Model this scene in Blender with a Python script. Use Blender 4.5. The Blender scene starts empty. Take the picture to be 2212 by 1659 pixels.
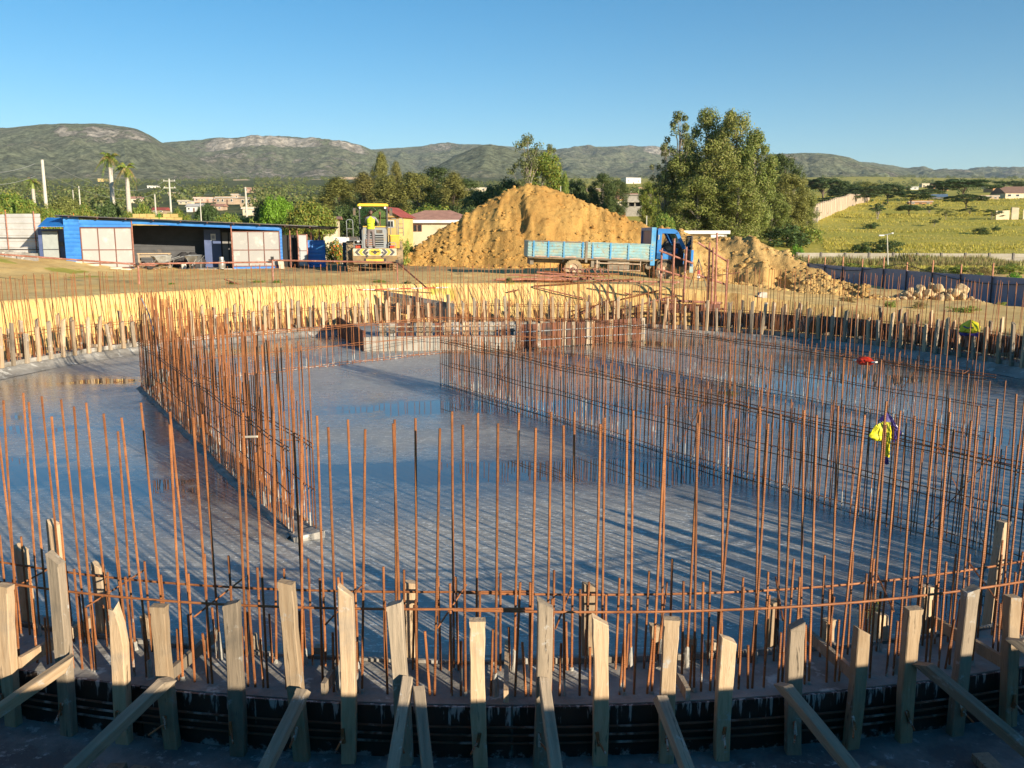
import bpy, bmesh, math, random
import numpy as np
from mathutils import Vector, Matrix
R = math.radians
rnd = random.Random(7)
nprs = np.random.RandomState(11)
scene = bpy.context.scene
COL = scene.collection

# ------------------------------------------------------------------ camera
PITCH = R(9.67); FPX = 1884.0; CAMZ = 2.9          # measures are kept on a 2212 x 1659 grid
cam_d = bpy.data.cameras.new('camera'); cam = bpy.data.objects.new('camera', cam_d); COL.objects.link(cam)
cam_d.sensor_width = 36.0; cam_d.lens = 36.0 * FPX / 2212.0
cam_d.clip_start = 0.1; cam_d.clip_end = 20000
cam.location = (0, 0, CAMZ); cam.rotation_euler = (math.pi/2 - PITCH, 0, 0)
scene.camera = cam
# ------------------------------------------------------------------ sky, sun, exposure
SUN_EL = R(14.0)
SHD = Vector((-0.650, 0.760, 0)).normalized()       # the way shadows fall on the ground
TO_SUN = Vector((-SHD.x*math.cos(SUN_EL), -SHD.y*math.cos(SUN_EL), math.sin(SUN_EL)))
world = bpy.data.worlds.new('World'); scene.world = world; world.use_nodes = True
wn = world.node_tree.nodes; wl = world.node_tree.links
bg = wn['Background']; sky = wn.new('ShaderNodeTexSky'); sky.sky_type = 'NISHITA'; sky.sun_disc = False
sky.sun_elevation = SUN_EL; sky.sun_rotation = math.atan2(TO_SUN.x, TO_SUN.y)
sky.altitude = 1700; sky.air_density = 1.0; sky.dust_density = 0.1; sky.ozone_density = 2.0
hsv = wn.new('ShaderNodeHueSaturation'); hsv.inputs['Saturation'].default_value = 1.42; hsv.inputs['Hue'].default_value = .494
wl.new(sky.outputs[0], hsv.inputs['Color']); wl.new(hsv.outputs[0], bg.inputs[0]); bg.inputs[1].default_value = 0.088
sun_d = bpy.data.lights.new('sun', 'SUN'); sun = bpy.data.objects.new('sun', sun_d); COL.objects.link(sun)
sun_d.energy = 5.0; sun_d.angle = R(0.5); sun_d.color = (1.0, 0.865, 0.67)
sun.rotation_euler = TO_SUN.to_track_quat('Z', 'Y').to_euler()
sun.location = (30, -40, 40)
vs = scene.view_settings; vs.view_transform = 'Standard'; vs.look = 'None'; vs.exposure = 0.78; vs.gamma = 1.0
vs.use_curve_mapping = False
scene.cycles.max_bounces = 6; scene.cycles.diffuse_bounces = 3; scene.cycles.glossy_bounces = 3
scene.cycles.transmission_bounces = 4; scene.cycles.transparent_max_bounces = 6; scene.cycles.volume_bounces = 0
scene.cycles.use_denoising = True

# ------------------------------------------------------------------ measuring
_cp, _sp = math.cos(PITCH), math.sin(PITCH)
def at(px, v, Y):
    """world point at depth Y (metres ahead of the camera) seen at px, v"""
    a = (px-1106)/FPX; b = -(v-829.5)/FPX
    d = Vector((a, _cp + b*_sp, -_sp + b*_cp))
    return Vector((0, 0, CAMZ)) + d*(Y/d.y)
def on_z(px, v, z):
    a = (px-1106)/FPX; b = -(v-829.5)/FPX
    d = Vector((a, _cp + b*_sp, -_sp + b*_cp))
    return Vector((0, 0, CAMZ)) + d*((z-CAMZ)/d.z)
def xof(px, Y, z=1.3):
    return (px-1106)/FPX*(Y*_cp + (CAMZ-z)*_sp)

# ------------------------------------------------------------------ noise
def _hash(ix, iy, seed):
    h = (ix.astype(np.int64)*374761393 + iy.astype(np.int64)*668265263 + seed*2147483647) & 0xffffffff
    h = ((h ^ (h >> 13))*1274126177) & 0xffffffff
    return ((h ^ (h >> 16)) & 0xffff)/65535.0
def vnoise(x, y, seed=0):
    x = np.asarray(x, float); y = np.asarray(y, float)
    ix = np.floor(x); iy = np.floor(y); fx = x-ix; fy = y-iy
    ix = ix.astype(np.int64); iy = iy.astype(np.int64)
    u = fx*fx*(3-2*fx); w = fy*fy*(3-2*fy)
    a = _hash(ix, iy, seed); b = _hash(ix+1, iy, seed); c = _hash(ix, iy+1, seed); d = _hash(ix+1, iy+1, seed)
    return (a*(1-u)+b*u)*(1-w) + (c*(1-u)+d*u)*w
def fbm(x, y, oct=4, seed=0, gain=.5):
    s = 0; a = 1; t = 0
    for i in range(oct):
        s = s + a*(vnoise(np.asarray(x)*2**i, np.asarray(y)*2**i, seed+i*17)-.5); t += a; a *= gain
    return s/t*2
def ridged(x, y, oct=4, seed=0):
    s = 0; a = 1; t = 0
    for i in range(oct):
        s = s + a*(1-np.abs(2*vnoise(np.asarray(x)*2**i, np.asarray(y)*2**i, seed+i*13)-1)); t += a; a *= .5
    return s/t
def sstep(a, b, x):
    t = np.clip((np.asarray(x, float)-a)/(b-a), 0, 1)
    return t*t*(3-2*t)

# ------------------------------------------------------------------ materials
M = {}
def _nt(name):
    m = bpy.data.materials.new(name); m.use_nodes = True
    n = m.node_tree.nodes; l = m.node_tree.links
    return m, n, l, n['Principled BSDF']
def mixc(n, l, fac, a, b, mode='MIX'):
    x = n.new('ShaderNodeMix'); x.data_type = 'RGBA'; x.blend_type = mode
    for sock, val in ((x.inputs[0], fac), (x.inputs[6], a), (x.inputs[7], b)):
        if hasattr(val, 'links'): l.new(val, sock)
        elif isinstance(val, (tuple, list)): sock.default_value = (*val[:3], 1)
        else: sock.default_value = val
    return x.outputs[2]
def ramp(n, l, src, lo, hi):
    x = n.new('ShaderNodeMapRange'); x.inputs[1].default_value = lo; x.inputs[2].default_value = hi
    l.new(src, x.inputs[0]); return x.outputs[0]
def math_(n, l, op, a, b=None):
    x = n.new('ShaderNodeMath'); x.operation = op
    for sock, val in ((x.inputs[0], a), (x.inputs[1], b)):
        if val is None: continue
        if hasattr(val, 'links'): l.new(val, sock)
        else: sock.default_value = val
    return x.outputs[0]
def coords(n, l, kind='Object', scale=(1,1,1), shift=True):
    if kind == 'World':
        g = n.new('ShaderNodeNewGeometry'); src = g.outputs['Position']
    else:
        t = n.new('ShaderNodeTexCoord'); src = t.outputs[kind]
    if shift and kind != 'World':
        oi = n.new('ShaderNodeObjectInfo'); mm = math_(n, l, 'MULTIPLY', oi.outputs['Random'], 37.0)
        va = n.new('ShaderNodeVectorMath'); va.operation = 'ADD'; l.new(src, va.inputs[0]); l.new(mm, va.inputs[1]); src = va.outputs[0]
    mp = n.new('ShaderNodeMapping'); mp.inputs['Scale'].default_value = scale; l.new(src, mp.inputs[0])
    return mp.outputs[0]
def noise(n, l, vec, scale, detail=4, rough=.55, dist=0):
    x = n.new('ShaderNodeTexNoise'); x.inputs['Scale'].default_value = scale; x.inputs['Detail'].default_value = detail
    x.inputs['Roughness'].default_value = rough; x.inputs['Distortion'].default_value = dist
    l.new(vec, x.inputs['Vector']); return x.outputs[0]
def bump(n, l, bsdf, h, strength=.3, dist=.02):
    b = n.new('ShaderNodeBump'); b.inputs['Strength'].default_value = strength; b.inputs['Distance'].default_value = dist
    l.new(h, b.inputs['Height']); l.new(b.outputs[0], bsdf.inputs['Normal']); return b
def pmat(name, c, rough=.7, metal=0., var=.18, scale=6., dirt=None, dirt_amt=.45, dirt_scale=2.5, bmp=0.25, bd=.01,
         kind='Object', stretch=(1,1,1), orand=0.12, dirt2=None, spec=.5):
    if name in M: return M[name]
    m, n, l, b = _nt(name); M[name] = m
    vec = coords(n, l, kind, stretch)
    nz = noise(n, l, vec, scale, 5)
    lo = tuple(x*(1-var) for x in c); hi = tuple(min(1, x*(1+var)) for x in c)
    col = mixc(n, l, ramp(n, l, nz, .3, .7), lo, hi)
    if orand:
        oi = n.new('ShaderNodeObjectInfo'); hs = n.new('ShaderNodeHueSaturation')
        mr = n.new('ShaderNodeMapRange'); mr.inputs[3].default_value = 1-orand; mr.inputs[4].default_value = 1+orand
        l.new(oi.outputs['Random'], mr.inputs[0]); l.new(mr.outputs[0], hs.inputs['Value']); l.new(col, hs.inputs['Color']); col = hs.outputs[0]
    if dirt:
        d = noise(n, l, vec, dirt_scale, 6, .65)
        col = mixc(n, l, ramp(n, l, d, .62-dirt_amt*.35, .78-dirt_amt*.25), col, dirt)
    if dirt2:
        d = noise(n, l, vec, dirt_scale*3.1, 4, .7)
        col = mixc(n, l, ramp(n, l, d, .58, .66), col, dirt2)
    l.new(col, b.inputs['Base Color']); b.inputs['Roughness'].default_value = rough; b.inputs['Metallic'].default_value = metal
    b.inputs['Specular IOR Level'].default_value = spec
    if bmp: bump(n, l, b, noise(n, l, vec, scale*4, 5), bmp, bd)
    return m
def leafmat(name, c, var=.35, tip=None, trans=.32):
    if name in M: return M[name]
    m, n, l, b = _nt(name); M[name] = m
    g = n.new('ShaderNodeNewGeometry'); oi = n.new('ShaderNodeObjectInfo')
    lo = tuple(x*(1-var) for x in c); hi = tuple(x*(1+var) for x in c)
    col = mixc(n, l, g.outputs['Random Per Island'], lo, hi)
    if tip:
        f = math_(n, l, 'FRACT', math_(n, l, 'MULTIPLY', g.outputs['Random Per Island'], 13.7))
        col = mixc(n, l, ramp(n, l, f, .72, .8), col, tip)
    hs = n.new('ShaderNodeHueSaturation'); l.new(col, hs.inputs['Color'])
    hs.inputs['Value'].default_value = 1.0
    mr = n.new('ShaderNodeMapRange'); mr.inputs[3].default_value = .485; mr.inputs[4].default_value = .515
    l.new(oi.outputs['Random'], mr.inputs[0]); l.new(mr.outputs[0], hs.inputs['Hue'])
    l.new(hs.outputs[0], b.inputs['Base Color']); b.inputs['Roughness'].default_value = .55
    b.inputs['Specular IOR Level'].default_value = .3
    if trans:
        tr = n.new('ShaderNodeBsdfTranslucent'); l.new(hs.outputs[0], tr.inputs[0])
        mx = n.new('ShaderNodeMixShader'); mx.inputs[0].default_value = trans
        l.new(b.outputs[0], mx.inputs[1]); l.new(tr.outputs[0], mx.inputs[2]); l.new(mx.outputs[0], n['Material Output'].inputs[0])
    return m

# ------------------------------------------------------------------ mesh builder
def link(o, parent=None):
    COL.objects.link(o)
    if parent is not None: o.parent = parent
    return o
def tag(o, label=None, cat=None, group=None, kind=None):
    if label: o['label'] = label
    if cat: o['category'] = cat
    if group: o['group'] = group
    if kind: o['kind'] = kind
    return o
def empty(name, loc=(0,0,0), rz=0., label=None, cat=None, group=None, kind=None):
    o = bpy.data.objects.new(name, None); link(o); o.location = loc; o.rotation_euler = (0,0,rz); o.empty_display_size = .2
    return tag(o, label, cat, group, kind)
def inst(name, mesh, loc=(0,0,0), rot=(0,0,0), scale=(1,1,1), parent=None):
    o = bpy.data.objects.new(name, mesh); link(o, parent); o.location = loc; o.rotation_euler = rot; o.scale = scale
    return o
def copy_tree(o, parent=None):
    c = o.copy(); link(c, parent)
    for ch in list(o.children): copy_tree(ch, c)
    return c
class MB:
    def __init__(s): s.v = []; s.f = []
    def add(s, vs_, fs_):
        k = len(s.v); s.v.extend([tuple(p) for p in vs_]); s.f.extend([tuple(i+k for i in f) for f in fs_]); return s
    def box(s, c, size, rot=None, taper=1.0, jit=0.):
        x, y, z = (size[0]/2, size[1]/2, size[2]/2); P = []
        for dz in (-1, 1):
            k = taper if dz > 0 else 1.
            for dx, dy in ((-1,-1),(1,-1),(1,1),(-1,1)):
                p = Vector((dx*x*k, dy*y*k, dz*z))
                if jit: p += Vector((rnd.uniform(-jit,jit), rnd.uniform(-jit,jit), rnd.uniform(-jit,jit)))
                if rot is not None: p = rot @ p
                P.append(p+Vector(c))
        return s.add(P, [(3,2,1,0),(4,5,6,7),(0,1,5,4),(1,2,6,5),(2,3,7,6),(3,0,4,7)])
    def bb(s, x0, x1, y0, y1, z0, z1):
        return s.box(((x0+x1)/2, (y0+y1)/2, (z0+z1)/2), (abs(x1-x0), abs(y1-y0), abs(z1-z0)))
    def tube(s, p0, p1, r0, r1=None, n=8, caps=True):
        p0 = Vector(p0); p1 = Vector(p1); r1 = r0 if r1 is None else r1
        d = (p1-p0); q = d.to_track_quat('Z', 'Y') if d.length > 1e-9 else None
        ring = [(math.cos(2*math.pi*i/n), math.sin(2*math.pi*i/n)) for i in range(n)]
        P = [p0 + (q @ Vector((c*r0, t*r0, 0))) for c, t in ring] + [p1 + (q @ Vector((c*r1, t*r1, 0))) for c, t in ring]
        F = [(i, (i+1) % n, n+(i+1) % n, n+i) for i in range(n)]
        if caps: F += [tuple(range(n-1, -1, -1)), tuple(range(n, 2*n))]
        return s.add(P, F)
    def path(s, pts, r, n=6):
        pts = [Vector(p) for p in pts]; rs = r if isinstance(r, (list, tuple)) else [r]*len(pts)
        P = []; F = []
        for i, p in enumerate(pts):
            d = (pts[min(i+1, len(pts)-1)] - pts[max(i-1, 0)]); q = d.to_track_quat('Z', 'Y')
            P += [p + (q @ Vector((math.cos(2*math.pi*k/n)*rs[i], math.sin(2*math.pi*k/n)*rs[i], 0))) for k in range(n)]
        for i in range(len(pts)-1):
            F += [(i*n+k, i*n+(k+1) % n, (i+1)*n+(k+1) % n, (i+1)*n+k) for k in range(n)]
        F += [tuple(range(n-1, -1, -1)), tuple(range((len(pts)-1)*n, len(pts)*n))]
        return s.add(P, F)
    def prism(s, poly, axis, a, b):
        """poly: 2-D outline; axis 'x','y','z' is the extrusion axis from a to b"""
        def mk(p, w):
            return {'x': (w, p[0], p[1]), 'y': (p[0], w, p[1]), 'z': (p[0], p[1], w)}[axis]
        n = len(poly)
        return s.add([mk(p, a) for p in poly] + [mk(p, b) for p in poly],
                     [tuple(range(n-1, -1, -1)), tuple(range(n, 2*n))] + [(i, (i+1) % n, n+(i+1) % n, n+i) for i in range(n)])
    def lathe(s, prof, seg=48, axis='z', c=(0,0,0), a0=0., a1=2*math.pi):
        full = abs(a1-a0-2*math.pi) < 1e-6; m = seg if full else seg+1; P = []
        for j in range(m):
            a = a0+(a1-a0)*j/seg
            for r, h in prof:
                if axis == 'z': p = (r*math.cos(a), r*math.sin(a), h)
                elif axis == 'y': p = (r*math.cos(a), h, r*math.sin(a))
                else: p = (h, r*math.cos(a), r*math.sin(a))
                P.append((p[0]+c[0], p[1]+c[1], p[2]+c[2]))
        k = len(prof); F = []
        for j in range(seg):
            j2 = (j+1) % m
            for i in range(k-1): F.append((j*k+i, j2*k+i, j2*k+i+1, j*k+i+1))
        return s.add(P, F)
    def mesh(s, name, mat=None, smooth=False):
        me = bpy.data.meshes.new(name); me.from_pydata(s.v, [], s.f)
        bm = bmesh.new(); bm.from_mesh(me); bmesh.ops.recalc_face_normals(bm, faces=bm.faces); bm.to_mesh(me); bm.free()
        if mat: me.materials.append(mat)
        if smooth:
            me.shade_smooth(); me.set_sharp_from_angle(angle=R(40))
        return me
    def build(s, name, mat=None, parent=None, smooth=False, loc=(0,0,0), rot=(0,0,0)):
        return inst(name, s.mesh(name, mat, smooth), loc, rot, (1,1,1), parent)
def np_mesh(name, V, F, mat=None, smooth=False):
    me = bpy.data.meshes.new(name); V = np.asarray(V, np.float32); F = np.asarray(F, np.int32)
    k = F.shape[1]
    me.vertices.add(len(V)); me.vertices.foreach_set('co', V.ravel())
    me.loops.add(F.size); me.loops.foreach_set('vertex_index', F.ravel())
    me.polygons.add(len(F)); me.polygons.foreach_set('loop_start', np.arange(0, F.size, k, dtype=np.int32))
    me.polygons.foreach_set('loop_total', np.full(len(F), k, np.int32))
    me.update(calc_edges=True)
    if smooth: me.polygons.foreach_set('use_smooth', np.ones(len(F), bool))
    if mat: me.materials.append(mat)
    return me
def grid_faces(nu, nv, wrap=False):
    i = np.arange(nu if wrap else nu-1)[:, None]; j = np.arange(nv-1)[None, :]; i2 = (i+1) % nu
    return np.stack([(i*nv+j)+0*i2, i2*nv+j, i2*nv+j+1, i*nv+j+1], -1).reshape(-1, 4)
def vattr(me, name, data):
    a = me.attributes.new(name, 'FLOAT', 'POINT'); a.data.foreach_set('value', np.asarray(data, np.float32).ravel())
def attr(n, name):
    a = n.new('ShaderNodeAttribute'); a.attribute_name = name; return a.outputs['Fac']

# ================================================================== THE LAND
TC = Vector((0, 16.2, 0))                                   # centre of the round tank
_fd = np.array([0, 45, 60, 72, 85, 100, 110, 120, 150, 200, 300, 500, 800, 1500, 3000, 6000.])
_fz = np.array([1.2, 1.1, .7, .2, .1, 1.7, 2.5, 3.2, 5.4, 8.8, 15.2, 27.5, 46., 96., 190., 380.])
def ground_z(x, y, detail=True):
    x = np.asarray(x, float); y = np.asarray(y, float)
    r = np.hypot(x-TC.x, y-TC.y); d = np.maximum(y, .5*np.hypot(x, y)); a = np.arctan2(x-TC.x, y-TC.y)
    site = 1.3 + .75*sstep(-16.5, -24, x)*sstep(26, 36, y) - .95*sstep(3, 16, x) - .55*sstep(18.2, 20.2, x)
    site = site + .35*sstep(-9, -12, y)
    z = site + (np.interp(d, _fd, _fz)-site)*sstep(48, 74, d)
    if detail:
        z = z + .10*fbm(x*.35, y*.35, 4, 3)*sstep(13.5, 15, r)*sstep(90, 50, d)
        z = z + .035*fbm(x*2.1, y*2.1, 3, 5)*sstep(13, 14.5, r)*sstep(70, 40, d)
        z = z + sstep(80, 140, d)*(.8*fbm(x*.02, y*.02, 3, 9)+.25*fbm(x*.11, y*.11, 3, 19))*sstep(600, 300, d)
        z = z + sstep(300, 900, d)*6*fbm(x*.004, y*.004, 4, 31)
    e = 13.05 + .85*sstep(-.35, -.85, np.cos(a)) + (.22*fbm(a*6, r*0, 3, 41) if detail else 0)
    bank = sstep(0, 1, (r-e)/.75)
    if detail: bank = np.clip(bank + .16*fbm(a*34, z*0+r*3, 4, 43)*(bank*(1-bank)*4), 0, 1.05)
    floor = -.12 + (.02*fbm(x*1.5, y*1.5, 3, 47) if detail else 0)
    return floor + (z-floor)*bank
def gz(x, y): return float(ground_z(np.array([x]), np.array([y]))[0])
def Yof(px, v):
    """depth at which the rising land behind the site is seen at px, v"""
    lo = None
    for Y in np.geomspace(95, 1500, 260):
        x = xof(px, Y, 3); z = float(ground_z(np.array([x]), np.array([Y]), False)[0])
        k = (CAMZ-z)/Y; vv = 829.5 + FPX*math.tan(math.atan(k)-PITCH)
        if vv <= v: return Y
    return 1500
def make_ground():
    rr = np.concatenate([np.linspace(11.40, 12.5, 5), np.arange(12.6, 14.3, .07), np.arange(14.35, 34, .28), np.arange(34, 60, .5), np.geomspace(60, 5200, 150)])
    aa = np.concatenate([np.linspace(R(-48), R(48), 620, endpoint=False), np.linspace(R(48), R(312), 260, endpoint=False)])
    A, RR = np.meshgrid(aa, rr, indexing='ij')
    X = TC.x+RR*np.sin(A); Y = TC.y+RR*np.cos(A); Z = ground_z(X, Y)
    me = np_mesh('ground', np.stack([X, Y, Z], -1).reshape(-1, 3), grid_faces(len(aa), len(rr), True), None, True)
    d = np.maximum(Y, .5*np.hypot(X, Y))
    field = sstep(12, 22, X)*sstep(60, 75, d) + sstep(70, 110, d)*sstep(-5, 10, X)
    n1 = fbm(X*.3, Y*.3, 4, 71)
    grass = np.clip(field, 0, 1)
    near = sstep(.12, .5, n1)*.7*sstep(-10, -18, X)*sstep(30, 36, Y)*sstep(60, 50, Y)
    edge = sstep(.0, .5, fbm(X*.8, Y*.8, 4, 73))*sstep(14.6, 13.9, RR)*sstep(13.4, 13.7, RR)*.55
    scrub = np.clip(sstep(65, 100, d)*(1-field) + sstep(320, 460, d), 0, 1)
    vattr(me, 'grass', np.clip(grass+near+edge, 0, 1)); vattr(me, 'scrub', scrub); vattr(me, 'blind', sstep(12.95, 12.6, RR))
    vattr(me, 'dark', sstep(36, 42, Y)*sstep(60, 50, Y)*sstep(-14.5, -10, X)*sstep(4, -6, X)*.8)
    m, n, l, b = _nt('ground_material')
    p = coords(n, l, 'World')
    big = noise(n, l, p, .35, 6, .6); mid = noise(n, l, p, 2.2, 6, .65); fin = noise(n, l, p, 14, 5, .7)
    soil = mixc(n, l, ramp(n, l, big, .35, .65), (.67, .43, .15), (.81, .57, .23))
    soil = mixc(n, l, ramp(n, l, mid, .52, .66), soil, (.59, .36, .12))
    soil = mixc(n, l, ramp(n, l, fin, .6, .7), soil, (.84, .64, .33))
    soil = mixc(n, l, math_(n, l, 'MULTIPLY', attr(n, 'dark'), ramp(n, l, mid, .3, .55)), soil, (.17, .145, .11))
    gr = mixc(n, l, ramp(n, l, mid, .35, .65), (.33, .31, .05), (.58, .46, .10))
    gr = mixc(n, l, ramp(n, l, noise(n, l, p, .09, 4), .45, .62), gr, (.40, .36, .06))
    sc = mixc(n, l, ramp(n, l, noise(n, l, p, .06, 6, .7), .4, .6), (.07, .085, .03), (.15, .15, .055))
    sc = mixc(n, l, ramp(n, l, noise(n, l, p, .02, 5, .7), .62, .7), sc, (.33, .24, .13))
    bl = mixc(n, l, ramp(n, l, mid, .4, .62), (.13, .125, .12), (.27, .26, .24))
    bl = mixc(n, l, ramp(n, l, fin, .58, .68), bl, (.42, .42, .40))
    gf = math_(n, l, 'ADD', attr(n, 'grass'), math_(n, l, 'MULTIPLY', math_(n, l, 'SUBTRACT', mid, .5), .9))
    gfac = math_(n, l, 'MULTIPLY', ramp(n, l, gf, .42, .58), math_(n, l, 'GREATER_THAN', attr(n, 'grass'), .02))
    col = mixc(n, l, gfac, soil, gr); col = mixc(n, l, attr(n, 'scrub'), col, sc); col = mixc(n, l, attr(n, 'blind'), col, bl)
    l.new(col, b.inputs['Base Color']); b.inputs['Roughness'].default_value = .95; b.inputs['Specular IOR Level'].default_value = .15
    h = math_(n, l, 'ADD', mid, math_(n, l, 'MULTIPLY', fin, .5)); bump(n, l, b, h, .55, .05)
    me.materials.append(m)
    o = inst('ground', me); o['kind'] = 'structure'
    return o
make_ground()

# ------------------------------------------------------------------ mountains
def mountain_mat(name, green, rock):
    m, n, l, b = _nt(name)
    p = coords(n, l, 'World')
    bush = noise(n, l, p, .055, 8, .78); patch = noise(n, l, p, .0042, 6, .65)
    col = mixc(n, l, ramp(n, l, bush, .40, .60), tuple(c*.5 for c in green), tuple(min(1, c*1.6) for c in green))
    col = mixc(n, l, ramp(n, l, patch, .45, .62), col, mixc(n, l, ramp(n, l, bush, .42, .6), (.11, .122, .075), (.32, .30, .20)))
    spk = noise(n, l, p, .032, 8, .85)
    rk = mixc(n, l, ramp(n, l, noise(n, l, p, .05, 5, .7), .38, .62), tuple(c*.4 for c in rock), rock)
    f = math_(n, l, 'ADD', math_(n, l, 'MULTIPLY', attr(n, 'cliff'), .24), math_(n, l, 'MULTIPLY', math_(n, l, 'SUBTRACT', patch, .5), .30))
    f = math_(n, l, 'ADD', f, spk)
    col = mixc(n, l, ramp(n, l, f, .61, .68), col, rk)
    l.new(col, b.inputs['Base Color']); b.inputs['Roughness'].default_value = 1; b.inputs['Specular IOR Level'].default_value = 0
    bump(n, l, b, math_(n, l, 'ADD', bush, math_(n, l, 'MULTIPLY', ramp(n, l, f, .62, .7), .5)), .9, 16)
    return m
GREEN = mountain_mat('mountain_near', (.20, .215, .13), (.74, .65, .53))
def mountain(name, crest, D, depth, cliff=(), seed=0, gully=1., base_drop=0, pad=260, rough=1., f_exp=1.25):
    xs = np.array([c[0] for c in crest], float); vs_ = np.array([c[1] for c in crest], float)
    nu, nv = 460, 150
    px = np.linspace(xs[0], xs[-1], nu); cv = np.interp(px, xs, vs_)
    ker = np.hanning(9); ker /= ker.sum(); cv = np.convolve(np.pad(cv, 4, mode='edge'), ker, 'valid')
    t = np.concatenate([np.linspace(0, 1, nv-24), np.linspace(1, 1.5, 25)[1:]])
    PX, T = np.meshgrid(px, t, indexing='ij'); CV = np.repeat(cv[:, None], nv, 1)
    Y = D-depth+depth*T
    X = (PX-1106)/FPX*Y*1.0
    crestz = CAMZ + (508-CV)/FPX*D
    base = np.interp(D-depth, _fd, _fz)-12-base_drop
    cl = np.zeros_like(PX)
    for (a, b, s) in cliff: cl = np.maximum(cl, s*sstep(a, a+40, PX)*sstep(b, b-40, PX))
    cl = cl*np.clip(.55+1.2*fbm(PX*.012, T*0, 3, seed+5), .1, 1)
    wob = .05*fbm(PX*.02, T*0, 3, seed+3)
    Tw = np.clip(T+wob*np.sin(np.clip(T, 0, 1)*math.pi), 0, 2)
    soft = np.where(Tw < 1, Tw**f_exp, 1.0)
    hard = np.where(Tw < .80, .74*(Tw/.80)**1.2, np.where(Tw < .85, .74+.17*(Tw-.80)/.05, .91+.09*(np.clip(Tw, 0, 1)-.85)/.15))
    f = soft*(1-cl)+hard*cl
    f = np.where(T > 1, 1-.35*((T-1)/.5)**1.5, f)
    Z = base + (crestz-base)*f
    w = np.sin(np.clip(T, 0, 1)*math.pi)**.8
    g1 = ridged(X/310., Y/520., 4, seed+11)-.55; g2 = fbm(X/90., Y/90., 5, seed+13, .6)
    Z = Z + w*(g1*46*gully + g2*13*rough) + fbm(X/26., Y/26., 3, seed+15)*6.5*rough*(.25+w)
    me = np_mesh(name, np.stack([X, Y, Z], -1).reshape(-1, 3), grid_faces(nu, nv), GREEN, True)
    band = sstep(.77, .80, Tw)*sstep(.90, .85, Tw)
    bould = sstep(.05, .45, fbm(X/240., Y/240., 4, seed+21))*.55*sstep(.95, .7, T)
    vattr(me, 'cliff', np.clip(cl*band*1.15 + bould, 0, 1))
    o = inst(name, me); o['kind'] = 'structure'
    return o
mountain('mountain', [(-900,330),(-500,310),(-200,297),(0,290),(60,286),(120,280),(190,278),(240,278),(290,283),(325,289),(345,299),(372,316),(430,341),(500,368),(560,386),(640,398),(760,410)],
         2300, 1000, cliff=((60, 200, .5), (130, 372, .95)), seed=3, gully=.9)
mountain('mountain', [(100,340),(300,322),(360,318),(420,313),(500,309),(560,306),(620,306),(700,309),(760,315),(790,322),(810,330),(850,347),(900,368),(960,392),(1050,405)],
         3000, 1300, cliff=((380, 815, 1.),), seed=23, gully=.75)
mountain('mountain', [(500,345),(700,336),(780,332),(860,328),(900,325),(960,321),(1030,320),(1100,324),(1150,331),(1200,331),(1260,326),(1330,325),(1390,329),(1480,336),(1600,340),(1700,346),(1800,352),(1950,372),(2100,392)],
         4300, 1900, cliff=((850, 1010, .6), (1220, 1600, .9)), seed=43, gully=1.7, f_exp=1.0)
mountain('hill', [(820,402),(900,384),(940,368),(980,347),(1020,330),(1045,321),(1062,320),(1090,325),(1120,336),(1160,352),(1210,372),(1280,392),(1360,405)],
         1900, 560, seed=63, gully=.45, rough=.6)
mountain('mountain', [(1380,372),(1500,352),(1600,343),(1680,339),(1750,337),(1785,341),(1815,347),(1845,359),(1875,365),(1905,376),(1940,388),(2000,400),(2100,412)],
         2500, 1000, cliff=((1640, 1830, .55), (1850, 1930, .5)), seed=83, gully=.8)
mountain('mountain', [(1600,392),(1800,386),(1900,384),(1950,383),(2000,380),(2060,373),(2110,370),(2160,374),(2212,370),(2400,362),(2700,350),(3000,345)],
         5400, 2300, cliff=((1830, 2080, .9),), seed=103, gully=1.8, f_exp=.95)

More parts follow.
